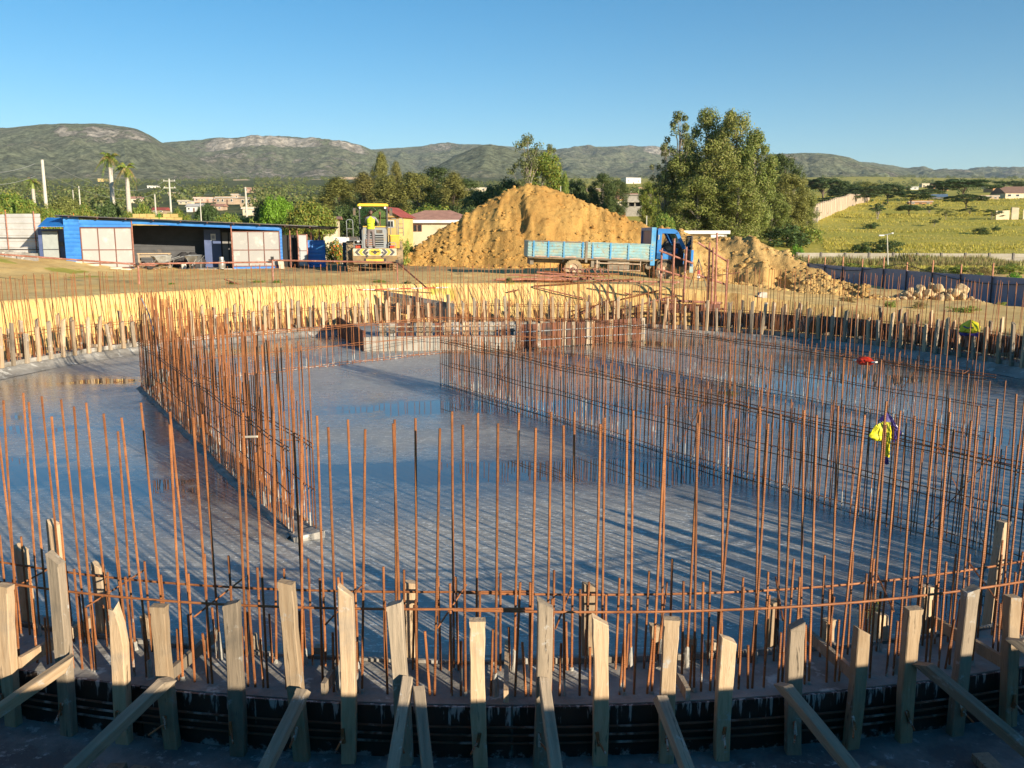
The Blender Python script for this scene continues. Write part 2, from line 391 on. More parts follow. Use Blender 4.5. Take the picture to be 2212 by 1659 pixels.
# ================================================================== THE TANK
def slab():
    n_ = 250; ax = np.linspace(-11, 11, n_); X, Y = np.meshgrid(ax, ax, indexing='ij')
    r = np.hypot(X, Y); a = np.arctan2(Y, X); k = np.minimum(1, 10.98/np.maximum(np.maximum(np.abs(X), np.abs(Y)), 1e-6))
    # square grid pulled to a disc
    m = np.maximum(np.abs(X), np.abs(Y)); s = np.where(r > 0, m/np.maximum(r, 1e-9), 0); X = X*s; Y = Y*s
    wx, wy = X+TC.x, Y+TC.y
    Z = .004*fbm(wx*.6, wy*.6, 3, 5)
    wet = .64+.75*fbm(wx*.28, wy*.34, 5, 91)
    for cx, cy, rx, ry, s_ in ((-.9, 10.6, 2.4, .75, .62), (1.9, 10.4, 1.5, .6, .42), (-2.2, 11.7, .7, .45, .3), (-7.9, 17.4, .8, .5, .75), (-4.6, 9.6, 1.9, .8, .33),
                         (3.2, 9.0, 1.3, .5, .35), (-.2, 19.0, 1.5, .8, .35), (1.0, 14.5, 1.6, .7, .38), (4.6, 16.5, 1.9, 1.0, .45), (-3.3, 14.4, .9, .4, .2),
                         (2.5, 7.2, 2.0, .6, .2), (6.0, 13.0, 2.0, 1., .3), (-.5, 7.0, 1.6, .5, .14)):
        q = ((wx-cx)/rx)**2 + ((wy-cy)/ry)**2
        wet = wet + s_*np.exp(-q)
    for cx, cy, rx, ry, s_ in ((1.4, 8.6, 1.6, .9, .55), (.2, 7.4, 3.6, .9, .3), (-3.5, 12.3, 1.5, 1.0, .12), (-6.5, 14.5, 1.4, 2, .25), (-8.5, 20, 3, 2, .5), (-2.8, 20.2, 2.4, 1.2, .3), (-.2, 8.2, 1.5, .7, .35)):
        wet = wet - s_*np.exp(-(((wx-cx)/rx)**2 + ((wy-cy)/ry)**2))
    me = np_mesh('tank_floor', np.stack([X, Y, Z], -1).reshape(-1, 3), grid_faces(n_, n_), None, True)
    vattr(me, 'wet', wet)
    mt, n, l, b = _nt('wet_concrete')
    p = coords(n, l, 'World'); ps = coords(n, l, 'World', (1.0, 3.2, 1)); 
    big = noise(n, l, p, .5, 5, .6); st = noise(n, l, ps, 2.6, 8, .75, .4); fin = noise(n, l, p, 26, 4, .6); st2 = noise(n, l, ps, 9, 6, .75)
    wetn = math_(n, l, 'ADD', attr(n, 'wet'), math_(n, l, 'MULTIPLY', math_(n, l, 'SUBTRACT', noise(n, l, p, 2.1, 6, .65), .5), .7))
    pud = ramp(n, l, wetn, .74, .88); damp = ramp(n, l, wetn, .20, .66)
    dry = mixc(n, l, ramp(n, l, big, .35, .65), (.29, .275, .24), (.40, .375, .325))
    dry = mixc(n, l, ramp(n, l, st, .50, .66), dry, (.52, .495, .44))
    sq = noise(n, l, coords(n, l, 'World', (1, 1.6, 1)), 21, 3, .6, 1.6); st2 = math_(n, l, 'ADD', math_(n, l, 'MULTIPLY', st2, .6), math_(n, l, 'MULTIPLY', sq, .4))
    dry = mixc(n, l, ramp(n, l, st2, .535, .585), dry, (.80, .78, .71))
    dmp = mixc(n, l, ramp(n, l, st, .45, .66), (.17, .162, .147), (.27, .256, .228))
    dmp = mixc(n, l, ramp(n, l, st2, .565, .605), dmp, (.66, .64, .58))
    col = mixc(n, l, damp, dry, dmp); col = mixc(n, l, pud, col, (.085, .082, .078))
    l.new(col, b.inputs['Base Color'])
    ro = n.new('ShaderNodeMix'); l.new(damp, ro.inputs[0]); ro.inputs[2].default_value = .50; ro.inputs[3].default_value = .12
    rv = math_(n, l, 'ADD', ro.outputs[0], math_(n, l, 'MULTIPLY', math_(n, l, 'SUBTRACT', st2, .5), .25))
    r2 = n.new('ShaderNodeMix'); l.new(pud, r2.inputs[0]); l.new(rv, r2.inputs[2]); r2.inputs[3].default_value = .015
    l.new(r2.outputs[0], b.inputs['Roughness']); io = n.new('ShaderNodeMix'); l.new(pud, io.inputs[0]); io.inputs[2].default_value = 1.62; io.inputs[3].default_value = 1.95; l.new(io.outputs[0], b.inputs['IOR'])
    h = math_(n, l, 'MULTIPLY', math_(n, l, 'ADD', st2, math_(n, l, 'MULTIPLY', fin, .35)), math_(n, l, 'SUBTRACT', 1.0, pud))
    bump(n, l, b, h, .22, .010)
    me.materials.append(mt)
    o = inst('tank_floor', me, TC); o['kind'] = 'structure'
slab()
conc = pmat('raw_concrete', (.36, .34, .30), .9, var=.2, scale=3, dirt=(.20, .185, .16), dirt_amt=.55, dirt_scale=1.3, dirt2=(.58, .56, .50), kind='World', bmp=.5, bd=.03)
rust = None
def rebar_mat():
    m, n, l, b = _nt('rusty_rebar'); p = coords(n, l, 'World'); oi = n.new('ShaderNodeObjectInfo')
    a = noise(n, l, p, 9, 4, .6); f = noise(n, l, p, 55, 4, .7)
    c = mixc(n, l, ramp(n, l, a, .35, .65), (.235, .082, .026), (.375, .145, .05))
    c = mixc(n, l, ramp(n, l, f, .56, .68), c, (.17, .058, .026))
    sp = n.new('ShaderNodeSeparateXYZ'); l.new(p, sp.inputs[0])
    low = n.new('ShaderNodeMapRange'); low.inputs[1].default_value = 1.05; low.inputs[2].default_value = .12; low.inputs[3].default_value = -.16; low.inputs[4].default_value = .12
    l.new(sp.outputs[2], low.inputs[0])
    sfac = math_(n, l, 'ADD', noise(n, l, coords(n, l, 'World', (1.6, 1.6, .5)), 9, 5, .7), low.outputs[0])
    c = mixc(n, l, ramp(n, l, sfac, .64, .69), c, (.46, .43, .37))
    hs = n.new('ShaderNodeHueSaturation'); mr = n.new('ShaderNodeMapRange'); mr.inputs[3].default_value = .65; mr.inputs[4].default_value = 1.2
    l.new(oi.outputs['Random'], mr.inputs[0]); l.new(mr.outputs[0], hs.inputs['Value']); l.new(c, hs.inputs['Color'])
    l.new(hs.outputs[0], b.inputs['Base Color']); b.inputs['Roughness'].default_value = .6; b.inputs['Specular IOR Level'].default_value = .4
    wv = n.new('ShaderNodeTexWave'); wv.bands_direction = 'Z'; wv.inputs['Scale'].default_value = 26; l.new(p, wv.inputs['Vector'])
    bump(n, l, b, math_(n, l, 'ADD', wv.outputs[1], f), .5, .003)
    return m
RUST = rebar_mat(); M['rust'] = RUST

def kicker():
    o = MB().lathe([(10.50, .004), (10.70, .03), (10.84, .09), (10.90, .13), (11.03, .14), (11.035, .21), (11.505, .205), (11.51, -.16)], 220)
    ob = o.build('kicker', conc, None, True, TC)
    tag(ob, 'low ring of fresh grey concrete round the tank floor between the formwork boards', 'concrete kerb')
kicker()

# ------------------------------------------------------------------ bars
UBAR = MB().tube((0,0,0), (0,0,1), 1, n=6).mesh('rebar', RUST, True)
class Cage:
    """a reinforcement cage: the bars that show largest are parts of their own, the rest one part"""
    def __init__(s, root, maxn=300): s.root = root; s.bars = []; s.maxn = maxn
    def bar(s, p, h, lean=(0,0), r=.0076): s.bars.append((Vector(p), h, lean, r))
    def flush(s):
        def near(b):
            w = b[0]+s.root.location; dd = Vector((w.x, w.y, w.z-CAMZ)).length
            inframe = w.y > 2 and abs(w.x/max(w.y, .1)) < .64
            return (0 if inframe else 1, dd/(b[1]+.3))
        s.bars.sort(key=near)
        for p, h, lean, r in s.bars[:s.maxn]:
            inst('rebar', UBAR, p, (lean[0], lean[1], 0), (r, r, h), s.root)
        if len(s.bars) > s.maxn:
            mb = MB()
            for p, h, lean, r in s.bars[s.maxn:]:
                q = p + Vector((math.sin(lean[1])*h, -math.sin(lean[0])*h, h)); mb.tube(p, q, r, n=5)
            o = mb.build('rebar_rest', RUST, s.root, True); o['kind'] = 'stuff'
FEET = []
def ring_cage():
    root = empty('ring_cage', TC, 0, 'tall ring of rusty upright steel bars standing all round the tank rim', 'rebar cage')
    cg = Cage(root, 300)
    for layer, (Rr, off) in enumerate(((11.11, 0.), (11.41, .5))):
        n = 366 if layer == 0 else 372
        for i in range(n):
            a = 2*math.pi*(i+off+rnd.uniform(-.22, .22))/n
            x, y = Rr*math.sin(a), Rr*math.cos(a)
            far = max(0, math.cos(a))
            h = 1.64 + rnd.uniform(-.05, .05) + .16*far + (.13*max(0, -math.sin(a)))
            if rnd.random() < .05: h *= rnd.uniform(.6, .95)
            ln = (rnd.gauss(0, .016), rnd.gauss(0, .022))
            cg.bar((x, y, .2), h, ln)
            if math.cos(a) < -.55: FEET.append((x, y))
            da = .028/Rr
            cg.bar((Rr*math.sin(a+da), Rr*math.cos(a+da), .2), .34+rnd.uniform(-.05, .10), (rnd.gauss(0, .03), rnd.gauss(0, .03)))
            a2 = a + 2*math.pi*(.5+rnd.uniform(-.12, .12))/n
            cg.bar((Rr*math.sin(a2), Rr*math.cos(a2), .2), .66+rnd.uniform(-.07, .07), (rnd.gauss(0, .015), rnd.gauss(0, .015)))
    cg.flush()
    for Rr, z in ((11.10, .70), (11.42, .73)):
        for part in range(4):                                  # ring bars in lapped lengths
            a0, a1 = math.pi*part/2-.01, math.pi*(part+1)/2+.03
            pts = [(Rr*math.sin(a0+(a1-a0)*k/60), Rr*math.cos(a0+(a1-a0)*k/60), z+.02*math.sin(k*.31+part)+.006*part) for k in range(61)]
            MB().path(pts, .0075, 6).build('ring_bar', RUST, root, True)
    # short spreader ties between the two layers
    for i in range(70):
        a = math.pi + (i-35)*.031+rnd.uniform(-.01, .01)
        p0 = (11.07*math.sin(a), 11.07*math.cos(a), .76); p1 = (11.47*math.sin(a+.012), 11.47*math.cos(a+.012), .66)
        if i % 2 == 0: MB().tube(p0, p1, .006, n=5).build('spreader_tie', RUST, root, True)
ring_cage()

BASE = pmat('damp_mortar', (.25, .235, .20), .8, var=.2, scale=6, dirt=(.42,.40,.35), dirt_amt=.4, dirt_scale=5, kind='World', bmp=.5)
def wall_cage(name, a, b, label, tall_every=2, tall=1.86, short=1.08, step=.11, thick=.22, two_bars=True, seed=1, footing=True, tall_p=1.0, end=None, diag=True):
    a = Vector((a[0], a[1], 0)); b = Vector((b[0], b[1], 0)); u = (b-a); L = u.length; u.normalize(); nrm = Vector((-u.y, u.x, 0))
    rg = random.Random(seed)
    root = empty(name, a, 0, label, 'rebar cage', 'rebar cages of the inner tank walls')
    cg = Cage(root, 300); n = int(L/step)
    for side in (-1, 1):
        for i in range(n):
            p = u*(i*step+rg.uniform(-.02, .02)) + nrm*(thick/2*side)
            tl = (i % tall_every == 0) and rg.random() < tall_p
            h = (tall if tl else short) + rg.uniform(-.07, .07)
            cg.bar((p.x, p.y, 0), h, (rg.gauss(0, .012), rg.gauss(0, .012)), .0068 if tl else .0062)
    cg.flush()
    for side in (-1, 1):
        for z in ((.04, .45, .86, .90) if two_bars else (.04, .88)):
            p0 = nrm*(thick/2*side*1.06); pts = [p0 + u*(L*k/24) + Vector((0, 0, z+.012*math.sin(k*1.3+side+z*9))) for k in range(25)]
            MB().path(pts, .0062, 5).build('distribution_bar', RUST, root, True)
    k = 0; s = .3
    while s < L:
        p0 = u*s + nrm*(thick*.5) + Vector((0,0,.92)); p1 = u*(s+.04) - nrm*(thick*.5) + Vector((0,0,.88))
        MB().tube(p0, p1, .005, n=4).build('spreader_tie', RUST, root); s += .55
    if diag:
        for s0 in (L*.16, L*.55, L*.85):
            for sg in (-1, 1):
                p0 = u*(s0-sg*.28) + nrm*(thick*.55) + Vector((0,0,.05)); p1 = u*(s0+sg*.28) + nrm*(thick*.55) + Vector((0,0,.9))
                MB().tube(p0, p1, .005, n=4).build('diagonal_bar', RUST, root)
    if footing and not diag and L > 8.5:
        mb = MB(); m_ = int(L/.25)
        prof = [(-.19, .0), (-.15, .035), (.15, .035), (.19, .0)]; P = []; F = []
        for i in range(m_+1):
            for q, (w, z) in enumerate(prof):
                pp = u*(L*i/m_) + nrm*(w*(1+rg.uniform(-.12, .12))); P.append((pp.x, pp.y, z+ (rg.uniform(-.008, .012) if z else .002)))
        for i in range(m_):
            for q in range(3): F.append((i*4+q, (i+1)*4+q, (i+1)*4+q+1, i*4+q+1))
        mb.add(P, F).build('mortar_strip', BASE, root)
    return root
WL0, WL1 = (-2.02, 8.15), (-7.05, 16.6)
WC1 = (-1.75, 21.55)
WT0, WT1 = (1.84, 21.1), (6.9, 12.4)
wall_cage('wall_cage', WL0, WL1, 'dense rusty bar cage running from mid tank to the left edge, sunlit orange', 2, 1.86, 1.30, .09, seed=3, diag=False)
wall_cage('wall_cage', WL1, WC1, 'thin row of far bars joining the orange cage to the sump', 2, 1.75, .9, .17, seed=5, diag=False)
wall_cage('wall_cage', WC1, WT0, 'short row of bars standing in front of the sump boards', 2, 1.75, .9, .17, seed=7, diag=False)
wall_cage('wall_cage', WT0, WT1, 'farther bar cage on the right, carrying the red bag', 3, 1.75, 1.02, .10, seed=9)
wall_cage('wall_cage', (-1.3, 16.8), (5.15, 6.45), 'long bar cage crossing the middle of the tank, carrying the yellow bag', 3, 1.6, 1.08, .085, seed=11, tall_p=.75)

# ------------------------------------------------------------------ formwork
wood = None
def wood_mat(name, a, b_, stain):
    m, n, l, b = _nt(name); M[name] = m
    p = coords(n, l, 'Object', (9, 9, .9)); q = coords(n, l, 'Object')
    g = noise(n, l, p, 3.2, 7, .65, .35); s = noise(n, l, q, 3.1, 5, .6)
    c = mixc(n, l, ramp(n, l, g, .34, .66), a, b_)
    c = mixc(n, l, ramp(n, l, g, .60, .68), c, tuple(x*.45 for x in a))
    c = mixc(n, l, ramp(n, l, s, .55, .75), c, stain)
    w = noise(n, l, q, 7, 6, .75); c = mixc(n, l, ramp(n, l, w, .60, .68), c, (.54, .52, .47))
    oi = n.new('ShaderNodeObjectInfo'); hs = n.new('ShaderNodeHueSaturation'); mr = n.new('ShaderNodeMapRange'); mr.inputs[3].default_value = .58; mr.inputs[4].default_value = 1.08
    l.new(oi.outputs['Random'], mr.inputs[0]); l.new(mr.outputs[0], hs.inputs['Value']); l.new(c, hs.inputs['Color'])
    l.new(hs.outputs[0], b.inputs['Base Color']); b.inputs['Roughness'].default_value = .85; b.inputs['Specular IOR Level'].default_value = .2
    bump(n, l, b, g, .6, .012)
    return m
WOOD = wood_mat('pale_timber', (.46, .32, .19), (.64, .48, .31), (.38, .31, .23))
WOODG = wood_mat('grey_timber', (.29, .235, .17), (.46, .365, .26), (.21, .18, .14))
def ply_mat():
    m, n, l, b = _nt('film_plywood'); p = coords(n, l, 'World'); pv = coords(n, l, 'World', (10, 10, 1.1)); sp = n.new('ShaderNodeSeparateXYZ'); l.new(p, sp.inputs[0])
    c = mixc(n, l, ramp(n, l, noise(n, l, p, 4, 5), .3, .7), (.018, .012, .010), (.05, .032, .024))
    hi = n.new('ShaderNodeMapRange'); hi.inputs[1].default_value = .0; hi.inputs[2].default_value = .21; hi.inputs[3].default_value = -.10; hi.inputs[4].default_value = .09; l.new(sp.outputs[2], hi.inputs[0])
    f = math_(n, l, 'ADD', noise(n, l, pv, 3.2, 5, .65), hi.outputs[0]); c = mixc(n, l, ramp(n, l, f, .60, .66), c, (.40, .40, .385))
    lo = n.new('ShaderNodeMapRange'); lo.inputs[1].default_value = .02; lo.inputs[2].default_value = -.13; lo.inputs[3].default_value = -.18; lo.inputs[4].default_value = .12; l.new(sp.outputs[2], lo.inputs[0])
    f2 = math_(n, l, 'ADD', noise(n, l, p, 9, 6, .75), lo.outputs[0]); c = mixc(n, l, ramp(n, l, f2, .57, .66), c, (.30, .30, .295))
    oi = n.new('ShaderNodeObjectInfo'); l.new(c, b.inputs['Base Color']); b.inputs['Roughness'].default_value = .42
    bump(n, l, b, f, .3, .01); return m
PLY = ply_mat()
BOARD = pmat('cement_board', (.20, .175, .14), .9, var=.3, scale=6, dirt=(.42, .40, .36), dirt_amt=.55, dirt_scale=3, kind='World', bmp=.4)
def post_mesh(k, mat):
    """a sawn timber 0.10 x 0.065 x 1, foot at the origin, with a rough top"""
    rg = random.Random(50+k); P = []; F = []; lv = [0, .18, .36, .54, .72, .86, .93, .97]
    sl = rg.uniform(-.03, .03); brk = k in (1, 5)
    for j, z in enumerate(lv):
        w = .043*(1+rg.uniform(-.07, .07)); d = .031*(1+rg.uniform(-.05, .05)); sx = .009*math.sin(z*3+k*1.7)
        if brk and j >= 5: w *= (1-.22*(j-4)); sx += .008*(j-4)
        for dx, dy in ((-1,-1),(-.4,-1.04),(.4,-1.02),(1,-1),(1,1),(-1,1)):
            zz = z + (sl*dx + (rg.uniform(-.03, .03) if brk else rg.uniform(-.004, .004)) if j == len(lv)-1 else 0)
            P.append((dx*w+sx, dy*d, zz))
    for j in range(len(lv)-1):
        for i in range(6): F.append((j*6+i, j*6+(i+1) % 6, (j+1)*6+(i+1) % 6, (j+1)*6+i))
    F += [tuple(range(5, -1, -1)), tuple((len(lv)-1)*6+i for i in range(6))]
    mb = MB(); mb.add(P, F); me = mb.mesh('post', mat)
    bm = bmesh.new(); bm.from_mesh(me)
    bmesh.ops.bevel(bm, geom=[e for e in bm.edges if abs(e.verts[0].co.z-e.verts[1].co.z) > .05], offset=.005, segments=1, affect='EDGES')
    bm.to_mesh(me); bm.free()
    return me
POSTS = [post_mesh(k, WOOD) for k in range(8)] + [post_mesh(20+k, WOODG) for k in range(4)]
def ring_pt(a, r): return Vector((r*math.sin(a), r*math.cos(a), 0))
def ang_of_px(px, r, z=.5):
    """bearing (from the tank centre) of the near-rim point seen at px"""
    best = None
    for k in range(-900, 901):
        a = math.pi + k*.0006; p = ring_pt(a, r)+TC
        q = 1106 + FPX*p.x/(p.y*_cp+(CAMZ-z)*_sp)
        if best is None or abs(q-px) < best[0]: best = (abs(q-px), a)
    return best[1]
def top_z(px, v, r):
    a = ang_of_px(px, r); p = ring_pt(a, r)+TC
    return at(px, v, p.y).z
def formwork():
    out = empty('outer_formwork', TC, 0, 'outer ring formwork of dark film-faced boards propped by rough pale timbers', 'formwork')
    inn = empty('inner_formwork', TC, 0, 'inner ring formwork of short pale timbers and cement-splashed boards', 'formwork')
    # --- panels
    def panels(root, r, z0, z1, n, mat, th, name='panel', rr=random.Random(2)):
        for i in range(n):
            a0 = 2*math.pi*i/n+.0006; a1 = 2*math.pi*(i+1)/n-.0006; dz = rr.uniform(-.012, .012); mb = MB(); P = []; k = 6
            dr = rr.uniform(-.006, .006)
            for j in range(k+1):
                a = a0+(a1-a0)*j/k
                for (ra, z) in ((r+dr, z0+dz), (r+dr+th, z0+dz), (r+dr+th, z1+dz), (r+dr, z1+dz)): P.append((ra*math.sin(a), ra*math.cos(a), z))
            F = []
            for j in range(k):
                for q in range(4): F.append((j*4+q, j*4+(q+1) % 4, (j+1)*4+(q+1) % 4, (j+1)*4+q))
            F += [(3,2,1,0), tuple(k*4+q for q in range(4))]
            mb.add(P, F).build(name, mat, root)
    panels(out, 11.515, -.13, .205, 32, PLY, .018)
    for i in range(9):
        a0 = R(28+i*9.5); a1 = R(28+(i+1)*9.5-.1); mb = MB(); P = [(r*math.sin(a0+(a1-a0)*j/6), r*math.cos(a0+(a1-a0)*j/6), z) for j in range(7) for (r, z) in ((11.48, .23), (11.505, .23), (11.505, .66+.03*(i % 3)), (11.48, .66+.03*(i % 3)))]
        mb.add(P, [(j*4+q, j*4+(q+1) % 4, j*4+4+(q+1) % 4, j*4+4+q) for j in range(6) for q in range(4)]+[(3,2,1,0), (24,25,26,27)]).build('panel', PLY, out)
    panels(inn, 11.0, .142, .235, 32, BOARD, .022)
    for z, r in ((-.015, 11.546), (.035, 11.547), (.085, 11.545)):
        for part in range(4):
            a0 = math.pi*part/2; pts = [(r*math.sin(a0+math.pi/2*k/50), r*math.cos(a0+math.pi/2*k/50), z) for k in range(51)]
            MB().path(pts, .008, 5).build('hoop_bar', pmat('dark_rust', (.12, .055, .03), .8, var=.3, scale=9, dirt=(.5,.49,.46), dirt_amt=.25, dirt_scale=3.5, kind='World', bmp=.2), out, True)
    # --- outer posts
    seen = [(8,1262),(132,1203),(254,1310),(358,1308),(501,1300),(640,1258),(745,1275),(868,1302),(1037,1338),(1170,1297),(1297,1340),(1446,1337),(1570,1376),(1724,1348),(1852,1361),(1968,1310),(2085,1272),(2196,1284)]
    RO = 11.60; used = []
    forced = {2: 1, 5: 3, 1: 8, 4: 9, 9: 8, 13: 10, 16: 11, 7: 9}
    for i, (px, v) in enumerate(seen):
        a = ang_of_px(px, RO); p = ring_pt(a, RO); h = top_z(px, v, RO)+.13; used.append(a)
        k = forced.get(i, (i*3) % 8)
        if k in (1, 5) and i not in forced: k = 0
        inst('post', POSTS[k], (p.x, p.y, -.13), (rnd.gauss(0, .012), rnd.gauss(0, .018), -a+rnd.gauss(0, .06)), (1, 1, h/.97), out)
    a = max(used)
    def rest(root, r, lo, hi, step, hmin, hmax, z0, wi):
        n = 0; a = lo
        while a < hi:
            p = ring_pt(a, r); h = rnd.uniform(hmin, hmax)
            k = rnd.choice((0,1,2,4,6,8,9,10,11) if wi else (0,2,8,9,10,11))
            inst('post', POSTS[k], (p.x, p.y, z0), (rnd.gauss(0, .03), rnd.gauss(0, .035), -a+rnd.gauss(0, .1)), (rnd.uniform(.75, 1.05), 1, h/.97), root)
            a += step*rnd.uniform(.86, 1.14)
    rest(out, RO, max(used)+.03, min(used)+2*math.pi-.03, .0295, .85, 1.2, -.13, False)
    # --- inner posts
    seen_in = [(215,1220),(318,1330),(400,1395),(540,1370),(885,1255),(690,1395),(1275,1263),(1418,1350),(1490,1375),(1540,1385),(1672,1300),(1793,1337),(1908,1326),(2004,1266)]
    RI = 10.95; ui = []
    for i, (px, v) in enumerate(seen_in):
        a = ang_of_px(px, RI); p = ring_pt(a, RI); h = top_z(px, v, RI)-.14; ui.append(a)
        inst('post', POSTS[(2, 3, 8, 9, 0, 10, 4, 6, 8, 9, 7, 0, 2, 3)[i]], (p.x, p.y, .14), (rnd.gauss(0, .02), rnd.gauss(0, .02), -a+rnd.gauss(0, .06)), (.9, .9, h/.97), inn)
    rest(inn, RI, max(ui)+.03, min(ui)+2*math.pi-.03, .031, .62, .92, .14, True)
    # --- spacer boards across the kicker
    for i in range(72):
        a = 2*math.pi*i/72+rnd.uniform(-.008, .008)
        p0 = ring_pt(a, 10.95); p1 = ring_pt(a, 11.58); z = .29+rnd.uniform(-.01, .03)
        mid = (p0+p1)/2
        MB().box((0,0,0), (.028, (p1-p0).length, .075)).build('spacer_board', WOODG if i % 3 else WOOD, inn, False, (mid.x, mid.y, z), (0, 0, -a))
    # --- raking braces in front of the outer posts
    for px, pz, side, L, dark in ((150,.40,-.16,1.1,0),(362,.36,-.10,1.1,1),(655,.36,-.03,1.15,1),(880,.42,0.0,1.2,1),(905,.40,.06,1.1,1),(1176,.42,.02,1.2,1),(1425,.33,.03,1.15,1),(1690,.37,.08,1.1,1),(1990,.42,.12,1.2,1),(2186,.50,.14,1.2,1)):
        a = ang_of_px(px, 11.66); p0 = ring_pt(a, 11.675); p0.z = pz
        p1 = ring_pt(a, 12.75)+Vector((math.cos(a)*-side*3, math.sin(a)*side*3, 0)); p1 = ring_pt(a-side*.35, 12.75); p1.z = -.11
        d = p0-p1; q = d.to_track_quat('Z', 'X')
        me = POSTS[8+(int(px) % 4)] if dark else POSTS[2]
        o = inst('brace', me, p1, (0,0,0), (.74, 1.0, d.length/.97), out); o.rotation_euler = (q @ Matrix.Rotation(rnd.uniform(-.15,.15), 4, 'Z').to_quaternion()).to_euler()
    for px, a_off in ((150, -.02), (345, .02), (1960, .01), (2190, .01), (640, .0), (1210, .0)):      # sole boards on the blinding
        a = ang_of_px(px, 12.0)+a_off; p = ring_pt(a, 12.25)
        MB().box((0,0,0), (.10, .75, .05), jit=.004).build('sole_board', WOODG, out, False, (p.x, p.y, -.085), (0, 0, -a+rnd.uniform(-.5, .5)))
    # --- form ties: wire and wedge on each near post
    for px, v in seen:
        a = ang_of_px(px, RO)+.001; p = ring_pt(a, RO+.045)
        MB().box((0,0,.012), (.018, .012, .085), jit=.003).build('wedge', RUST, out, False, (p.x, p.y, .055), (0, rnd.uniform(-.3, .3), -a))
        q = ring_pt(a+rnd.uniform(-.005, .005), RO+.13)
        MB().tube((p.x, p.y, .06), (q.x, q.y, .03), .006, n=5).build('tie_rod', RUST, out)
formwork()
def mortar():
    # sleeves and skirts of spilt mortar round the feet of the near bars
    mb = MB(); rg = random.Random(4)
    for (x, y) in FEET:
        if rg.random() < .35: continue
        n = 7; s = rg.uniform(.011, .019); hh = rg.uniform(.05, .24) if rg.random() < .55 else rg.uniform(.015, .04); P = []
        for k, zz in ((rg.uniform(1.2, 2.6), 0), (1.15, .10), (1.0, .5), (.85, .9), (.55, 1.0)):
            for q in range(n):
                t = 2*math.pi*q/n; kk = k*rg.uniform(.75, 1.25)*s; P.append((x+kk*math.cos(t), y+kk*math.sin(t), .2+hh*zz*rg.uniform(.92, 1.05)))
        mb.add(P, [(j*n+q, j*n+(q+1) % n, (j+1)*n+(q+1) % n, (j+1)*n+q) for j in range(4) for q in range(n)] + [tuple(4*n+q for q in range(n))])
    o = mb.build('mortar_spill', pmat('mortar', (.38, .36, .315), .95, var=.2, scale=20, dirt=(.30,.28,.24), dirt_amt=.4, dirt_scale=9, kind='World', bmp=.5), None, False, TC)
    tag(o, 'spilt mortar caked round the feet of the near bars', 'mortar', kind='stuff')
mortar()

# ================================================================== EARTH HEAPS
def soil_mat(name, a, b_, c_):
    m, n, l, b = _nt(name); p = coords(n, l, 'World')
    big = noise(n, l, p, .6, 5, .6); mid = noise(n, l, p, 3.4, 6, .7); fin = noise(n, l, p, 16, 5, .7)
    c = mixc(n, l, ramp(n, l, big, .35, .65), a, b_); c = mixc(n, l, ramp(n, l, mid, .52, .68), c, c_)
    c = mixc(n, l, ramp(n, l, fin, .62, .70), c, (.66, .47, .22))
    l.new(c, b.inputs['Base Color']); b.inputs['Roughness'].default_value = .97; b.inputs['Specular IOR Level'].default_value = .1
    bump(n, l, b, math_(n, l, 'ADD', mid, math_(n, l, 'MULTIPLY', fin, .6)), .8, .10)
    return m
SOIL = soil_mat('orange_soil', (.43, .24, .07), (.54, .325, .10), (.34, .18, .05))
SOIL2 = soil_mat('tan_soil', (.46, .29, .105), (.60, .40, .16), (.38, .22, .08))
_b = bmesh.new(); bmesh.ops.create_icosphere(_b, subdivisions=1, radius=1); ICO = ([v.co.copy() for v in _b.verts], [tuple(v.index for v in f.verts) for f in _b.faces]); _b.free()
